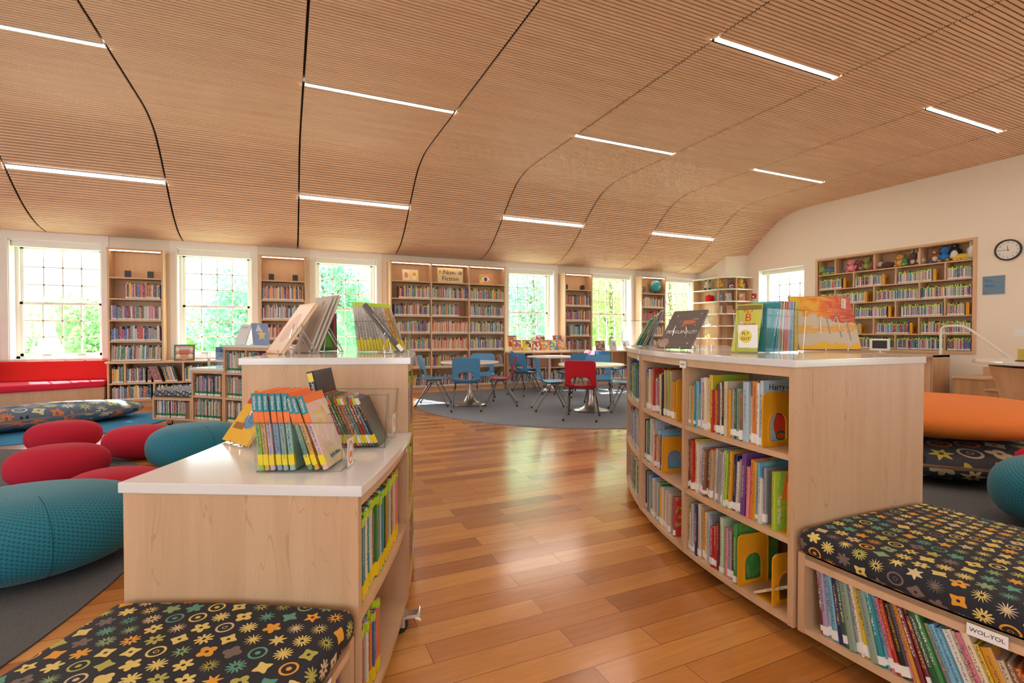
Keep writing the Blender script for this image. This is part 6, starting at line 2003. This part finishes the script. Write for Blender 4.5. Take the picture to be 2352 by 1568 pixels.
fl = slab_book('picture_book', .13, .262, .006, (.55, .62, .05), (2.150, 1.86, ZT2 + .006), R(-68), .33, 'yellow-green reader facing out at the notched end of the reader bin', ground=(.58, .60, .10), shapes=[('r', 0, .93, .48, .05, (.2, .18, .05)), ('e', .2, .35, .2, .12, (.45, .40, .42)), ('e', -.25, .5, .12, .14, (.75, .75, .6)), ('t', .3, .15, .15, .1, (.75, .72, .3))])
front_text('cover_title', 'FLY', .034, 'inkr', fl, 0, -.003, .225); front_text('cover_title', 'B', .06, 'inkr', fl, 0, -.003, .185); front_text('cover_title', 'WHAM', .026, 'inkr', fl, 0, -.003, .145)
easel('white wire easel holding the autumn landscape book', (2.87, 1.87, ZT2), R(-22), .13, .20, .13, 'white_metal', .0035)
AU = [('r', -.36, .86, .13, .12, (.80, .62, .05)), ('e', .05, .82, .36, .17, (.75, .22, .03)), ('e', .28, .68, .21, .22, (.50, .06, .04)), ('e', -.12, .66, .26, .12, (.72, .25, .05)), ('e', .1, .55, .3, .08, (.45, .10, .12)), ('r', 0, .40, .48, .035, (.60, .25, .12)), ('r', .02, .335, .46, .03, (.80, .48, .05)), ('e', .2, .28, .28, .05, (.78, .40, .04)), ('r', 0, .04, .49, .035, (.80, .50, .05)), ('e', .2, .10, .28, .05, (.75, .32, .04)), ('r', .05, .45, .012, .16, (.35, .30, .30)), ('r', .22, .42, .014, .2, (.35, .30, .30)), ('r', .36, .36, .012, .2, (.35, .30, .30))]
au = slab_book('picture_book', .36, .335, .010, (.45, .10, .06), (2.84, 1.86, ZT2 + .008), R(-24) , .36, 'tall open autumn landscape picture book on a white easel', ground=(.62, .55, .45), shapes=AU[-3:])
bg_ = MB(); bg_.box(-.178, .178, -.00025, .0, .002, .333); bg_.build('cover_painting', 'autumn', au, autouv=False)
q = MB(); q.X = basis((.135, -.004, .285), (math.cos(.25), 0, -math.sin(.25)), (math.sin(.25), 0, math.cos(.25)), (0, -1, 0))
q.box(-.013, .013, -.032, .032, 0, .0004, 0, (.75, .72, .62))
for i in range(12): q.box(-.008, .002, -.027 + .0045 * i, -.0255 + .0045 * i, .0005, .0008, 0, (.12, .11, .1))
q.build('barcode_sticker', 'attr_print', au, autouv=False)

# far left tall unit: two books on easels; small bin on the middle unit
for k, (adeg, lab_, gc, shp, rz_) in enumerate(((42.2, 'pale picture book on a wire easel at the left end of the far tall unit', (.72, .74, .74), [('r', 0, .85, .3, .05, (.45, .55, .6))], R(-50)), (38.0, 'blue book with a gold star on a wire easel on the far tall unit', (.22, .32, .55), [('s', .05, .45, .3, .3, (.75, .60, .25)), ('t', -.1, .8, .2, .18, (.65, .72, .8))], R(28)))):
    x, y = AF.p(R(adeg), FRI + .16)
    easel('small wire easel on the far tall unit holding the %s book' % ('pale', 'gold star')[k], (x, y + .02, 1.066), rz_, .12, .16, .14, 'chrome', .003)
    slab_book('picture_book', .20, .27, .012, gc, (x + (.0 if k else -.02), y - .01, 1.07), rz_, .36 if k == 0 else .2, lab_, 'books on the far tall unit', ground=gc, shapes=shp)
x, y = AF.p(R(47.0), FRI + .16)
bin_('small clear bin on the far middle-height bookcase', (x - .12, y + .02, .766), R(-10), .24, .14, .19, 'notch', -1, ('dot', 0, .06, .1, .1))
x, y = AF.p(R(44.7), FRI + .10)
slab_book('picture_book', .18, .27, .02, (.55, .12, .18), (x, y, .7665), R(-70), .05, 'crimson-edged book standing against the far tall unit', ground=(.5, .1, .16), shapes=[('r', 0, .8, .3, .1, (.7, .6, .5))])
print('books', BOOKN[0])

# ---------------------------------------------------------------- right side: clock, plaque, switch, alarm, desk, steps
ck = thing('wall_clock', 'round black-rimmed wall clock high on the right wall', 'clock', (RX, 4.197, 2.595))
mb = MB(); mb.X = Matrix.Rotation(-PI / 2, 4, 'Y')
mb.lathe([(0, 0), (.172, 0), (.176, .02), (.172, .045), (.160, .050), (.152, .040), (.152, .022), (0, .022)], 56); mb.build('case_rim', 'blackp', ck, smooth=True)
mb = MB(); mb.X = Matrix.Rotation(-PI / 2, 4, 'Y'); mb.lathe([(0, .024), (.151, .024)], 48)
mb.build('dial', 'clockface', ck)
for i in range(1, 13):
    a = PI / 2 - 2 * PI * i / 12
    text('numeral', str(i), .034, 'ink', ck, basis((-.026, -.122 * math.cos(a), .122 * math.sin(a)), (0, -1, 0), (0, 0, 1), (-1, 0, 0)))
def hand(nm, ang, ln, w, back=.02):
    a = PI / 2 - ang
    dy, dz = -math.cos(a), math.sin(a)
    m = MB(); px_, pz_ = -dz, dy
    P = [(-dy * back + px_ * w, -dz * back + pz_ * w), (dy * ln + px_ * w * .5, dz * ln + pz_ * w * .5), (dy * ln - px_ * w * .5, dz * ln - pz_ * w * .5), (-dy * back - px_ * w, -dz * back - pz_ * w)]
    m.hexa([(-.031, y, z) for y, z in P] + [(-.029, y, z) for y, z in P]); m.build(nm, 'ink', ck)
hand('hour_hand', 2 * PI * (11.75) / 12, .075, .004); hand('minute_hand', 2 * PI * 45 / 60, .12, .003)
pq = MB(); pq.box(-.014, 0, -.145, .145, -.155, .155); po_ = pq.build('wall_plaque', 'plaque', loc=(RX, 4.383, 2.03)); tag(po_, 'square blue glass plaque under the clock on the right wall', 'plaque')
q = MB()
for (yy, zz, w, h) in ((.09, .095, .055, .012), (.06, .075, .10, .005), (.055, .062, .11, .005), (.06, .0, .11, .012), (.045, -.022, .14, .012), (.10, -.125, .03, .007)):
    q.box(-.0152, -.0145, yy - w / 2, yy + w / 2, zz - h / 2, zz + h / 2)
q.build('lettering', 'inkb', po_)
sw = MB(); sw.box(-.008, 0, -.16, .0, -.058, .058); so_ = sw.build('light_switch', 'wlabel', loc=(RX, 4.115, 1.22), bevel=.002); tag(so_, 'white multi-gang light switch at the right picture edge', 'light switch')
for i in range(3):
    m = MB(); m.box(-.018, -.007, -.045 - .045 * i - .004, -.045 - .045 * i + .004, -.01, .012); m.build('toggle', 'wlabel', so_)
al = MB(); al.box(-.05, 0, -.045, .045, -.065, .065); ao = al.build('fire_alarm', 'red_pl', loc=(RX, 9.135, 2.17), bevel=.006); tag(ao, 'red fire alarm sounder beside the right wall window', 'fire alarm')
m = MB(); m.box(-.056, -.05, -.02, .02, -.04, .01); m.build('strobe', 'wlabel', ao)

# computer counter along the right wall
dk_ = thing('computer_counter', 'long maple counter with an end panel in front of the right wall case', 'desk')
cx0, cx1, cyn, cyf = 9.86, 10.48, 4.78, 7.6
mb = MB(); mb.box(cx0, cx1, cyn, cyf, .80, .845); mb.build('worktop', 'maple_flat', dk_, bevel=.006)
mb = MB(); mb.box(cx0 + .10, cx0 + .125, cyn + .02, cyf, .16, .80); mb.build('front_panel', 'maple', dk_)
mb = MB(); mb.box(cx0 + .10, cx1, cyn, cyn + .025, .0, .845); mb.build('end_panel', 'maple', dk_)
mb = MB(); mb.box(cx0 + .115, cx0 + .13, cyn + .02, cyf, .0, .155); mb.build('kick_panel', 'maple', dk_)
mb = MB(); mb.prism([(cx0 + .02, .80), (cx0 + .10, .80), (cx0 + .10, .62), (cx0 + .075, .62)], 0, .03)
mb.v = [Vector((v.x, 5.1 + v.z, v.y)) for v in mb.v]
mb.build('bracket', 'blackp', dk_, weld=True)
tb = thing('tablet_stand', 'white-framed tablet computer on a stand in front of the built-in bookcase', 'tablet', (10.15, 5.72, .846), R(-78))
mb = MB(); mb.box(-.16, .16, -.008, .012, .045, .265); mb.build('bezel', 'trim', tb, bevel=.012)
mb = MB(); mb.box(-.118, .118, -.010, -.0085, .085, .235); mb.build('screen', 'blackp', tb)
mb = MB(); mb.tube([(0, .02, .09), (0, .03, .03), (0, .03, .004)], .02, 12); mb.lathe([(0, 0), (.09, 0), (.09, .008), (0, .008)], 24, c=(0, .03)); mb.build('stand', 'trim', tb, smooth=True)
rs = MB(); rs.lathe([(0, 0), (.15, 0), (.16, .02), (.16, .38), (.145, .40), (0, .40)], 28)
ro = rs.build('stool', 'redfab', loc=(9.30, 4.87, .0), smooth=True); tag(ro, 'red cylindrical stool just behind the right curved bookcase', 'stool')

st = thing('library_steps', 'three-step oak stair unit against the right wall beyond the counter', 'steps')
ys = [4.50, 4.16, 3.86, 3.56]
xs_ = [9.98, 9.98, 9.98]
for i, (zt, ya, yb) in enumerate(((.50, 4.56, 4.14), (.335, 4.14, 3.84), (.165, 3.84, 3.54))):
    mb = MB(); mb.box(10.10 , RX - .001, yb, ya, 0, zt - .032); mb.build('riser', 'oak_step', st)
    mb = MB(); mb.box(10.075, RX - .001, yb - .02, ya, zt - .031, zt); mb.build('tread', 'maple_flat', st, bevel=.003)
mb = MB(); mb.box(RX - .02, RX - .0012, 4.0, 4.50, .502, .64); mb.build('upstand', 'case_wood', st)
hr = thing('handrail', 'white tube handrail rising beside the oak steps', 'handrail')
mb = MB()
def rnd(P, k=5):
    out = []
    for i, p in enumerate(P):
        if i in (0, len(P) - 1): out.append(Vector(p)); continue
        a, b, c = Vector(P[i - 1]), Vector(p), Vector(P[i + 1])
        d0 = (a - b).normalized() * .10; d1 = (c - b).normalized() * .10
        for j in range(k + 1):
            t_ = j / k
            out.append((b + d0) * (1 - t_) ** 2 + b * 2 * t_ * (1 - t_) + (b + d1) * t_ ** 2)
    return out
mb.tube(rnd([(10.3, 4.83, .846), (10.3, 4.83, 1.339), (10.3, 4.50, 1.339), (10.3, 3.42, .38), (10.3, 3.42, .0)]), .021, 12)
mb.build('rail', 'white_metal', hr, smooth=True)

# white topped librarian desk at the right edge
wd = thing('service_desk', 'curved service desk with white top and maple front at the right edge', 'desk')
cxd, cyd = 9.0, 2.6
def ell(rx_, ry_, n=40): return [(cxd + rx_ * math.cos(2 * PI * i / n), cyd + ry_ * math.sin(2 * PI * i / n)) for i in range(n)]
mb = MB(); mb.prism(ell(1.10, 1.15), .815, .855); mb.build('countertop', 'white', wd, bevel=.008, weld=True)
n = 40
vs = []
for (f, z) in ((.70, .12), (.86, .78)):
    vs += [(cxd + 1.1 * f * math.cos(2 * PI * i / n), cyd + 1.15 * f * math.sin(2 * PI * i / n), z) for i in range(n)]
mb = MB(); mb.add(vs, [(i, (i + 1) % n, n + (i + 1) % n, n + i) for i in range(n)] + [tuple(range(n - 1, -1, -1)), tuple(range(n, 2 * n))]); mb.build('front_panel', 'maple', wd)
mb = MB(); mb.prism(ell(.70, .74), .78, .815); mb.build('support', 'blackp', wd)
mb = MB(); mb.prism(ell(.70, .74), 0, .12); mb.build('plinth', 'trim', wd)
for i, (x, y, w, h, rz_, c, lb, sh) in enumerate(((8.90, 3.22, .17, .15, R(-70), (.55, .42, .05), 'olive card packet leaning on the service desk', []), (8.86, 3.12, .15, .17, R(-66), (.72, .58, .38), 'cream printed card packet in front on the service desk', [('r', 0, .6, .4, .12, (.5, .3, .15))]), (8.93, 3.02, .10, .16, R(-66), (.80, .28, .12), 'orange card packet on the service desk', [('e', 0, .5, .2, .2, (.8, .5, .3))]), (9.0, 2.93, .16, .14, R(-62), (.5, .40, .10), 'patterned olive card packet at the right on the service desk', [('r', 0, .5, .3, .3, (.6, .5, .3))]))):
    slab_book('card_packet', w, h, .02, c, (x, y, .8555), rz_, .25, lb, 'card packets on the service desk', 'packet', ground=c, shapes=sh)
mb = MB(); mb.box(-.15, .15, -.10, .10, 0, .004); mo_ = mb.build('paper_sheet', 'ink', loc=(8.62, 3.12, .856)); mo_.rotation_euler = (0, 0, .3); tag(mo_, 'dark flat sheet lying on the service desk', 'paper')
mb = MB(); mb.box(-.07, .07, -.05, .05, 0, .004); mo_ = mb.build('paper_sheet', 'blue_paint', loc=(8.78, 3.02, .861)); mo_.rotation_euler = (0, 0, .5); tag(mo_, 'small blue card lying on the dark sheet of the service desk', 'paper')

# ---------------------------------------------------------------- soft toys
def plush(label, loc, rz, size, body, belly=None, ear=None, kind='bear', accent=None, group='soft toys', foot=None):
    """sitting stuffed animal about `size` tall, facing local -Y"""
    s = size * (1.45 if kind == 'lying' else 1.12)
    belly = belly or body; ear = ear or body; foot = foot or body
    mb = MB()
    S = mb.sphere
    if kind in ('bear', 'cat', 'lion', 'elephant', 'frog', 'rabbit', 'monkey'):
        S((0, 0, .30 * s), .27 * s, 0, body, 14, 1, .85, 1.1)
        S((0, -.13 * s, .28 * s), .17 * s, 0, belly, 12, 1, .7, 1.1)
        S((0, -.05 * s, .70 * s), .23 * s, 0, body, 14, 1.05, .95, .95)
        for q in (-1, 1):
            S((q * .20 * s, -.22 * s, .10 * s), .11 * s, 0, foot, 10, 1, 1.5, .9)
            S((q * .27 * s, -.06 * s, .38 * s), .085 * s, 0, body, 10, 1, 1, 1.9)
            S((q * .08 * s, -.26 * s, .74 * s), .022 * s, 0, (.01, .01, .01), 8)
        if kind in ('bear', 'monkey', 'cat', 'lion'):
            for q in (-1, 1): S((q * .18 * s, -.02 * s, .90 * s), .075 * s, 0, ear, 10, 1, .5, 1 if kind != 'cat' else 1.5)
            S((0, -.25 * s, .66 * s), .09 * s, 0, belly, 10, 1, .9, .75)
        if kind == 'lion':
            for i in range(14):
                a = 2 * PI * i / 14
                S((.24 * s * math.cos(a), .02 * s, .70 * s + .24 * s * math.sin(a)), .09 * s, 0, ear, 8)
        if kind == 'rabbit':
            for q in (-1, 1): S((q * .12 * s, 0, 1.02 * s), .06 * s, 0, ear, 10, .8, .5, 2.8)
        if kind == 'elephant':
            for q in (-1, 1): S((q * .27 * s, 0, .74 * s), .15 * s, 0, ear, 10, 1, .3, 1.1)
            mb.tube([(0, -.26 * s, .66 * s), (0, -.36 * s, .52 * s), (0, -.36 * s, .38 * s)], [.07 * s, .05 * s, .035 * s], 8, 0, body)
        if kind == 'frog':
            for q in (-1, 1): S((q * .12 * s, -.08 * s, .90 * s), .08 * s, 0, ear, 10)
    elif kind == 'bird':
        S((0, 0, .40 * s), .30 * s, 0, body, 16, .85, .8, 1.35)
        S((0, -.10 * s, .36 * s), .22 * s, 0, belly, 14, .85, .75, 1.35)
        S((0, -.04 * s, .82 * s), .17 * s, 0, body, 12)
        mb.tube([(0, -.18 * s, .80 * s), (0, -.34 * s, .77 * s)], [.05 * s, .008 * s], 8, 0, accent or (.8, .3, .03))
        for q in (-1, 1):
            S((q * .26 * s, .0, .42 * s), .10 * s, 0, body, 10, .5, .8, 2.2)
            S((q * .12 * s, -.2 * s, .03 * s), .08 * s, 0, accent or (.8, .3, .03), 10, 1, 1.5, .4)
    elif kind == 'goose':
        S((0, .05 * s, .25 * s), .24 * s, 0, body, 14, 1, 1.3, .9)
        mb.tube([(0, -.15 * s, .3 * s), (0, -.24 * s, .55 * s), (0, -.2 * s, .85 * s)], [.11 * s, .07 * s, .06 * s], 10, 0, body)
        S((0, -.22 * s, .90 * s), .09 * s, 0, belly, 10); mb.tube([(0, -.28 * s, .9 * s), (0, -.42 * s, .87 * s)], [.04 * s, .01 * s], 8, 0, (.8, .3, .03))
        for q in (-1, 1): S((q * .14 * s, -.2 * s, .03 * s), .08 * s, 0, (.8, .25, .03), 8, 1, 1.5, .4)
    elif kind == 'lying':
        S((0, 0, .25 * s), .24 * s, 0, body, 14, 1.8, 1, .95)
        S((-.42 * s, -.04 * s, .34 * s), .20 * s, 0, belly, 12)
        for x in (-.25, .25, -.05):
            S((x * s, -.22 * s, .09 * s), .10 * s, 0, foot, 10, 1.4, 1, .8)
        S((-.5 * s, 0, .52 * s), .07 * s, 0, ear, 8); S((-.34 * s, 0, .53 * s), .07 * s, 0, ear, 8)
        if accent:
            for i in range(6): S(((-.2 + .12 * i) * s, 0, .42 * s), .09 * s, 0, accent, 8, .5, 1.6, .7)
    elif kind == 'shark':
        S((0, .1 * s, .45 * s), .36 * s, 0, body, 16, .9, 1, 1)
        S((0, -.16 * s, .36 * s), .25 * s, 0, (.8, .8, .8), 14, 1.05, .7, .9)
        S((0, -.30 * s, .34 * s), .15 * s, 0, (.5, .02, .05), 12, 1.1, .5, .75)
        mb.tube([(0, .1 * s, .7 * s), (0, .2 * s, 1.0 * s)], [.12 * s, .01 * s], 8, 0, body)
    zmin = min(v.z for v in mb.v)
    o = mb.build('soft_toy', 'attr', smooth=True, autouv=False)
    o.location = (loc[0], loc[1], loc[2] - zmin + .001); o.rotation_euler = (0, 0, rz)
    return tag(o, label, 'soft toy', group)
ZR = 2.5175
FX = RX + .13
W2 = -PI / 2
gR = 'soft toys on top of the built-in bookcase'
B = lambda *c: c
plush('green and blue turtle-like soft toy at the far left end of the toy shelf', (FX, 7.28, ZR), W2 + .3, .25, (.08, .20, .32), (.25, .40, .06), (.30, .42, .05), 'lying', foot=(.30, .45, .05), group=gR)
plush('grey elephant soft toy half hidden behind the pink one', (FX + .03, 6.90, ZR), W2, .24, (.28, .24, .24), kind='elephant', group=gR)
plush('bright pink pig-like soft toy on the toy shelf', (FX - .04, 6.78, ZR), W2 + .2, .26, (.72, .22, .25), (.75, .35, .38), kind='bear', group=gR)
plush('dark red and grey soft toy between the pink and olive ones', (FX, 6.60, ZR), W2, .22, (.32, .05, .07), (.4, .3, .3), (.3, .25, .25), 'elephant', group=gR)
plush('olive green dinosaur-like soft toy', (FX - .02, 6.47, ZR), W2, .27, (.24, .26, .06), (.35, .33, .12), kind='frog', foot=(.15, .17, .04), group=gR)
plush('small doll-like soft toy in a pink dress beside the shelf divider', (FX, 6.33, ZR), W2, .22, (.60, .06, .20), (.65, .1, .25), (.7, .45, .3), 'monkey', group=gR)
plush('striped brown and white soft toy lying right of the divider', (FX, 6.10, ZR), W2, .21, (.10, .05, .04), (.6, .52, .42), (.15, .08, .05), 'lying', accent=(.55, .45, .36), group=gR)
plush('orange lion soft toy with a dark mane', (FX - .02, 5.86, ZR), W2, .25, (.62, .32, .08), (.7, .45, .18), (.28, .12, .04), 'lion', group=gR)
plush('small green-clad soft toy in front of the lion', (FX - .07, 5.76, ZR), W2, .15, (.05, .30, .12), (.65, .45, .05), kind='frog', group=gR)
plush('brown and cream dog-like soft toy with long ears', (FX, 5.64, ZR), W2, .25, (.12, .06, .05), (.60, .50, .38), (.62, .48, .36), 'rabbit', group=gR)
plush('white goose soft toy with orange feet by the second divider', (FX - .02, 5.51, ZR), W2, .28, (.68, .62, .50), (.25, .03, .04), kind='goose', group=gR)
plush('brown bear soft toy in blue and white at the right section', (FX, 5.27, ZR), W2, .27, (.28, .11, .05), (.65, .55, .45), kind='bear', foot=(.05, .15, .45), group=gR)
plush('bright blue cat soft toy on the right section', (FX - .02, 5.12, ZR), W2, .27, (.02, .16, .45), (.03, .2, .5), (.02, .15, .4), 'cat', foot=(.5, .25, .08), group=gR)
plush('large black and white penguin soft toy', (FX, 4.99, ZR), W2 + .3, .30, (.015, .015, .02), (.75, .73, .68), kind='bird', accent=(.80, .25, .02), group=gR)
plush('yellow duck soft toy lying beside the penguin', (FX - .02, 4.88, ZR), W2, .19, (.78, .55, .08), (.78, .58, .1), kind='lying', group=gR)
plush('pale green and yellow soft toy near the right end', (FX - .01, 4.78, ZR), W2, .17, (.38, .55, .42), (.7, .6, .2), kind='bird', group=gR)
plush('white egg-shaped soft toy at the right end of the toy shelf', (FX, 4.715, ZR), W2, .30, (.75, .70, .60), kind='bird', accent=(.75, .7, .6), group=gR)
gC = 'soft toys in the corner shelf unit'
plush('white and black sheep soft toy in the left bay of the corner shelf', (10.19, 9.98, 2.3605), -.9, .25, (.65, .60, .52), (.66, .6, .5), (.05, .05, .05), 'bear', foot=(.05, .05, .05), group=gC)
plush('yellow giraffe soft toy beside the sheep on the corner shelf', (10.22, 9.62, 2.3605), -.9, .25, (.80, .48, .04), (.8, .55, .1), kind='rabbit', foot=(.05, .4, .42), group=gC)
plush('small grey shark soft toy with an open red mouth on the corner shelf', (10.40, 9.40, 2.3605), -.7, .20, (.10, .14, .20), kind='shark', group=gC)
plush('yellow bear soft toy in the right bay of the corner shelf', (10.70, 9.38, 2.3605), -.8, .26, (.78, .48, .10), (.75, .5, .15), kind='bear', group=gC)
plush('small brown monkey soft toy in the right bay of the corner shelf', (10.84, 9.36, 2.3605), -.9, .18, (.20, .08, .05), (.5, .3, .2), kind='monkey', group=gC)
mb = MB(); mb.lathe([(0, 0), (.085, 0), (.105, .05), (.105, .14), (.09, .165), (.02, .18), (.02, .2), (0, .2)], 20)
tag(mb.build('cooking_pot', 'redfab', loc=(10.19, 9.93, 2.051), smooth=True), 'red lidded toy pot in the left bay of the corner shelf', 'pot')
gK = 'face-out books in the corner shelf unit'
for (x, y, z, c, lb, rz_) in ((10.22, 9.62, 2.05, (.2, .35, .65), 'blue face-out book on the corner shelf', -1.0), (10.34, 9.43, 2.05, (.5, .52, .5), 'silver-grey face-out book on the corner shelf', -.6), (10.70, 9.32, 2.05, (.65, .25, .12), 'orange-red face-out book in the right bay of the corner shelf', -.6),
                              (10.20, 9.60, 1.73, (.7, .68, .6), 'pale face-out book, third level of the corner shelf', -.9), (10.38, 9.42, 1.73, (.6, .35, .2), 'tan face-out book, third level of the corner shelf', -.6), (10.16, 9.94, 1.42, (.6, .58, .5), 'cream face-out book, left bay, fourth level of the corner shelf', -1.0), (10.15, 9.94, 1.10, (.7, .55, .15), 'yellow face-out book, left bay, low on the corner shelf', -1.0)):
    slab_book('picture_book', .15, .21, .01, c, (x, y, z + .001), rz_, .18, lb, gK, ground=c, shapes=rshapes(5, [(.7, .68, .62), (.2, .3, .3), (.6, .3, .1)], int(x * 100 + z * 10)))

# ---------------------------------------------------------------- outdoors
mb = MB(); mb.box(-70, 90, WY + .36, 120, -.55, -.5); tag(mb.build('ground_outside', 'grass'), kind='structure')
mb = MB(); mb.box(RX + .45, 60, -60, WY + .3, -.55, -.5); tag(mb.build('ground_beside', 'grass'), kind='structure')
def tree(label, x, y, z0, h, r, mat, n, seed, leaf=.20, trunk=.16, low=.0):
    t = thing('tree', label, 'tree', (x, y, z0), 0, 'trees outside the windows')
    rr = random.Random(seed)
    blobs = []
    for _ in range(20):
        a = rr.uniform(0, 2 * PI); q = rr.uniform(0, .78) * r
        br_ = rr.uniform(.24, .42) * r
        zc = rr.uniform(.06 * h + low * h, h - br_ * .85 - .12 * q * h / r)
        blobs.append((q * math.cos(a), q * math.sin(a), max(zc, .3), br_))
    mb = MB()
    V = []; Fc = []
    for i in range(n):
        bx, by, bz, br_ = rr.choice(blobs)
        u = rr.uniform(-1, 1); a = rr.uniform(0, 2 * PI); q = math.sqrt(1 - u * u)
        rad = br_ * rr.uniform(.72, 1.12)
        c = Vector((bx + rad * q * math.cos(a), by + rad * q * math.sin(a), bz + rad * u * .85))
        if c.z < .15: continue
        d1 = Vector((rr.gauss(0, 1), rr.gauss(0, 1), rr.gauss(0, 1))).normalized()
        d2 = d1.cross(Vector((rr.gauss(0, 1), rr.gauss(0, 1), rr.gauss(0, 1)))).normalized()
        s_ = leaf * rr.uniform(.6, 1.3)
        b = len(V)
        V += [c - d1 * s_, c + d2 * s_ * .5, c + d1 * s_, c - d2 * s_ * .5]
        Fc.append((b, b + 1, b + 2, b + 3))
    mb.add(V, Fc); mb.build('foliage', mat, t, autouv=False)
    m2 = MB(); m2.tube([(0, 0, 0), (.05, .02, h * .35), (-.08, .05, h * .75)], [trunk, trunk * .7, trunk * .2], 8)
    for k in range(5):
        bx, by, bz, br_ = blobs[k]
        m2.tube([(0, 0, h * (.25 + .08 * k)), (bx * .6, by * .6, (bz + h * .3) / 2 + .3), (bx, by, bz)], [trunk * .4, trunk * .25, trunk * .1], 6)
    m2.build('trunk', 'bark', t, smooth=True, autouv=False)
    return t
def at_px(px, dist):
    t_ = (px - 1176) / FPX
    yw = R(24.22)
    x = math.sin(yw) + t_ * math.cos(yw); y = math.cos(yw) - t_ * math.sin(yw)
    k = dist / y
    return x * k, dist
TR = [(-30, 34, 3.9, 4.4, 'b'), (60, 38, 4.1, 4.6, 'b'), (125, 36, 4.0, 4.2, 'c'), (205, 27, 3.7, 2.9, 'a'), (300, 34, 4.2, 4.2, 'a'), (430, 34, 4.0, 4.0, 'b'), (490, 30, 3.4, 3.4, 'c'), (570, 26, 5.1, 2.8, 'b'), (640, 32, 5.2, 4.0, 'a'),
      (745, 20, 5.4, 2.3, 'b'), (800, 30, 3.9, 3.6, 'b'), (866, 24, 4.6, 2.2, 'a'), (940, 28, 6.0, 4.0, 'b'), (1040, 30, 7.5, 4.6, 'a'), (1150, 22, 7.6, 4.2, 'b'), (1225, 17, 6.2, 3.0, 'b'), (1300, 26, 8.6, 4.8, 'a'), (1345, 20, 6.6, 3.4, 'c'), (1405, 17, 6.0, 2.8, 'c'), (1470, 24, 7.8, 4.2, 'a'), (1540, 19, 6.8, 3.4, 'c'), (1600, 24, 8.2, 4.4, 'a'), (1680, 26, 9, 5, 'c')]
ORD = ['leftmost tree', 'tree'] 
for i, (px, dist, h, r, m) in enumerate(TR):
    x, y = at_px(px, dist)
    w = 1 if px < 330 else 2 if px < 610 else 3 if px < 900 else 4 if px < 1290 else 5 if px < 1450 else 6
    kind = {'a': 'mid green', 'b': 'blue-green', 'c': 'light green'}[m]
    pos = sorted([q[0] for q in TR if (1 if q[0] < 330 else 2 if q[0] < 610 else 3 if q[0] < 900 else 4 if q[0] < 1290 else 5 if q[0] < 1450 else 6) == w]).index(px) + 1
    tree('%s leafy tree, %s from left outside the %s window' % (kind, ordinal(pos), ordinal(w)), x, y, -.5, h, r, 'leaf_' + m, 7000, i + 3, .085 if dist < 24 else .12)
for i, (y, x) in enumerate(((8.0, 26), (4.0, 30), (12, 24), (16.0, 30))):
    tree('tree seen through the right wall window, %s from the corner' % ordinal(4 - i), x, y, -.5, 6.5, 3.4, 'leaf_a', 4000, 60 + i, .14)
# climbing frame outside the first window
pf = thing('climbing_frame', 'wooden climbing frame with grey tent roof and coloured legs outside the first window', 'play structure')
x0_, y0_ = at_px(112, 22)
def P_(px, z, d=22):
    x, y = at_px(px, d); return (x, y, z)
m = MB(); m.tube([P_(112, 1.55), P_(68, -.5)], .12, 4); m.build('leg', 'yellow_paint', pf)
m = MB(); m.tube([P_(112, 1.55, 22.4), P_(140, .35, 22.4)], .13, 4); m.build('leg', 'grey_roof', pf)
m = MB(); m.tube([P_(132, .30), P_(163, -.5)], .16, 4); m.build('leg', 'blue_paint', pf)
m = MB(); m.tube([P_(79, .30, 21.8), P_(70, .02, 21.8)], .10, 4); m.build('panel', 'red_paint', pf)
m = MB(); a, b, c = P_(113, 1.6, 21.9), P_(94, .55, 21.9), P_(136, .5, 21.9); a2, c2, b2 = P_(115, 1.5, 23.4), P_(138, .4, 23.4), P_(97, .45, 23.4)
m.add([a, b, c, a2, b2, c2], [(0, 1, 2), (3, 5, 4), (0, 3, 4, 1), (0, 2, 5, 3), (1, 4, 5, 2)]); m.build('roof', 'grey_roof', pf)
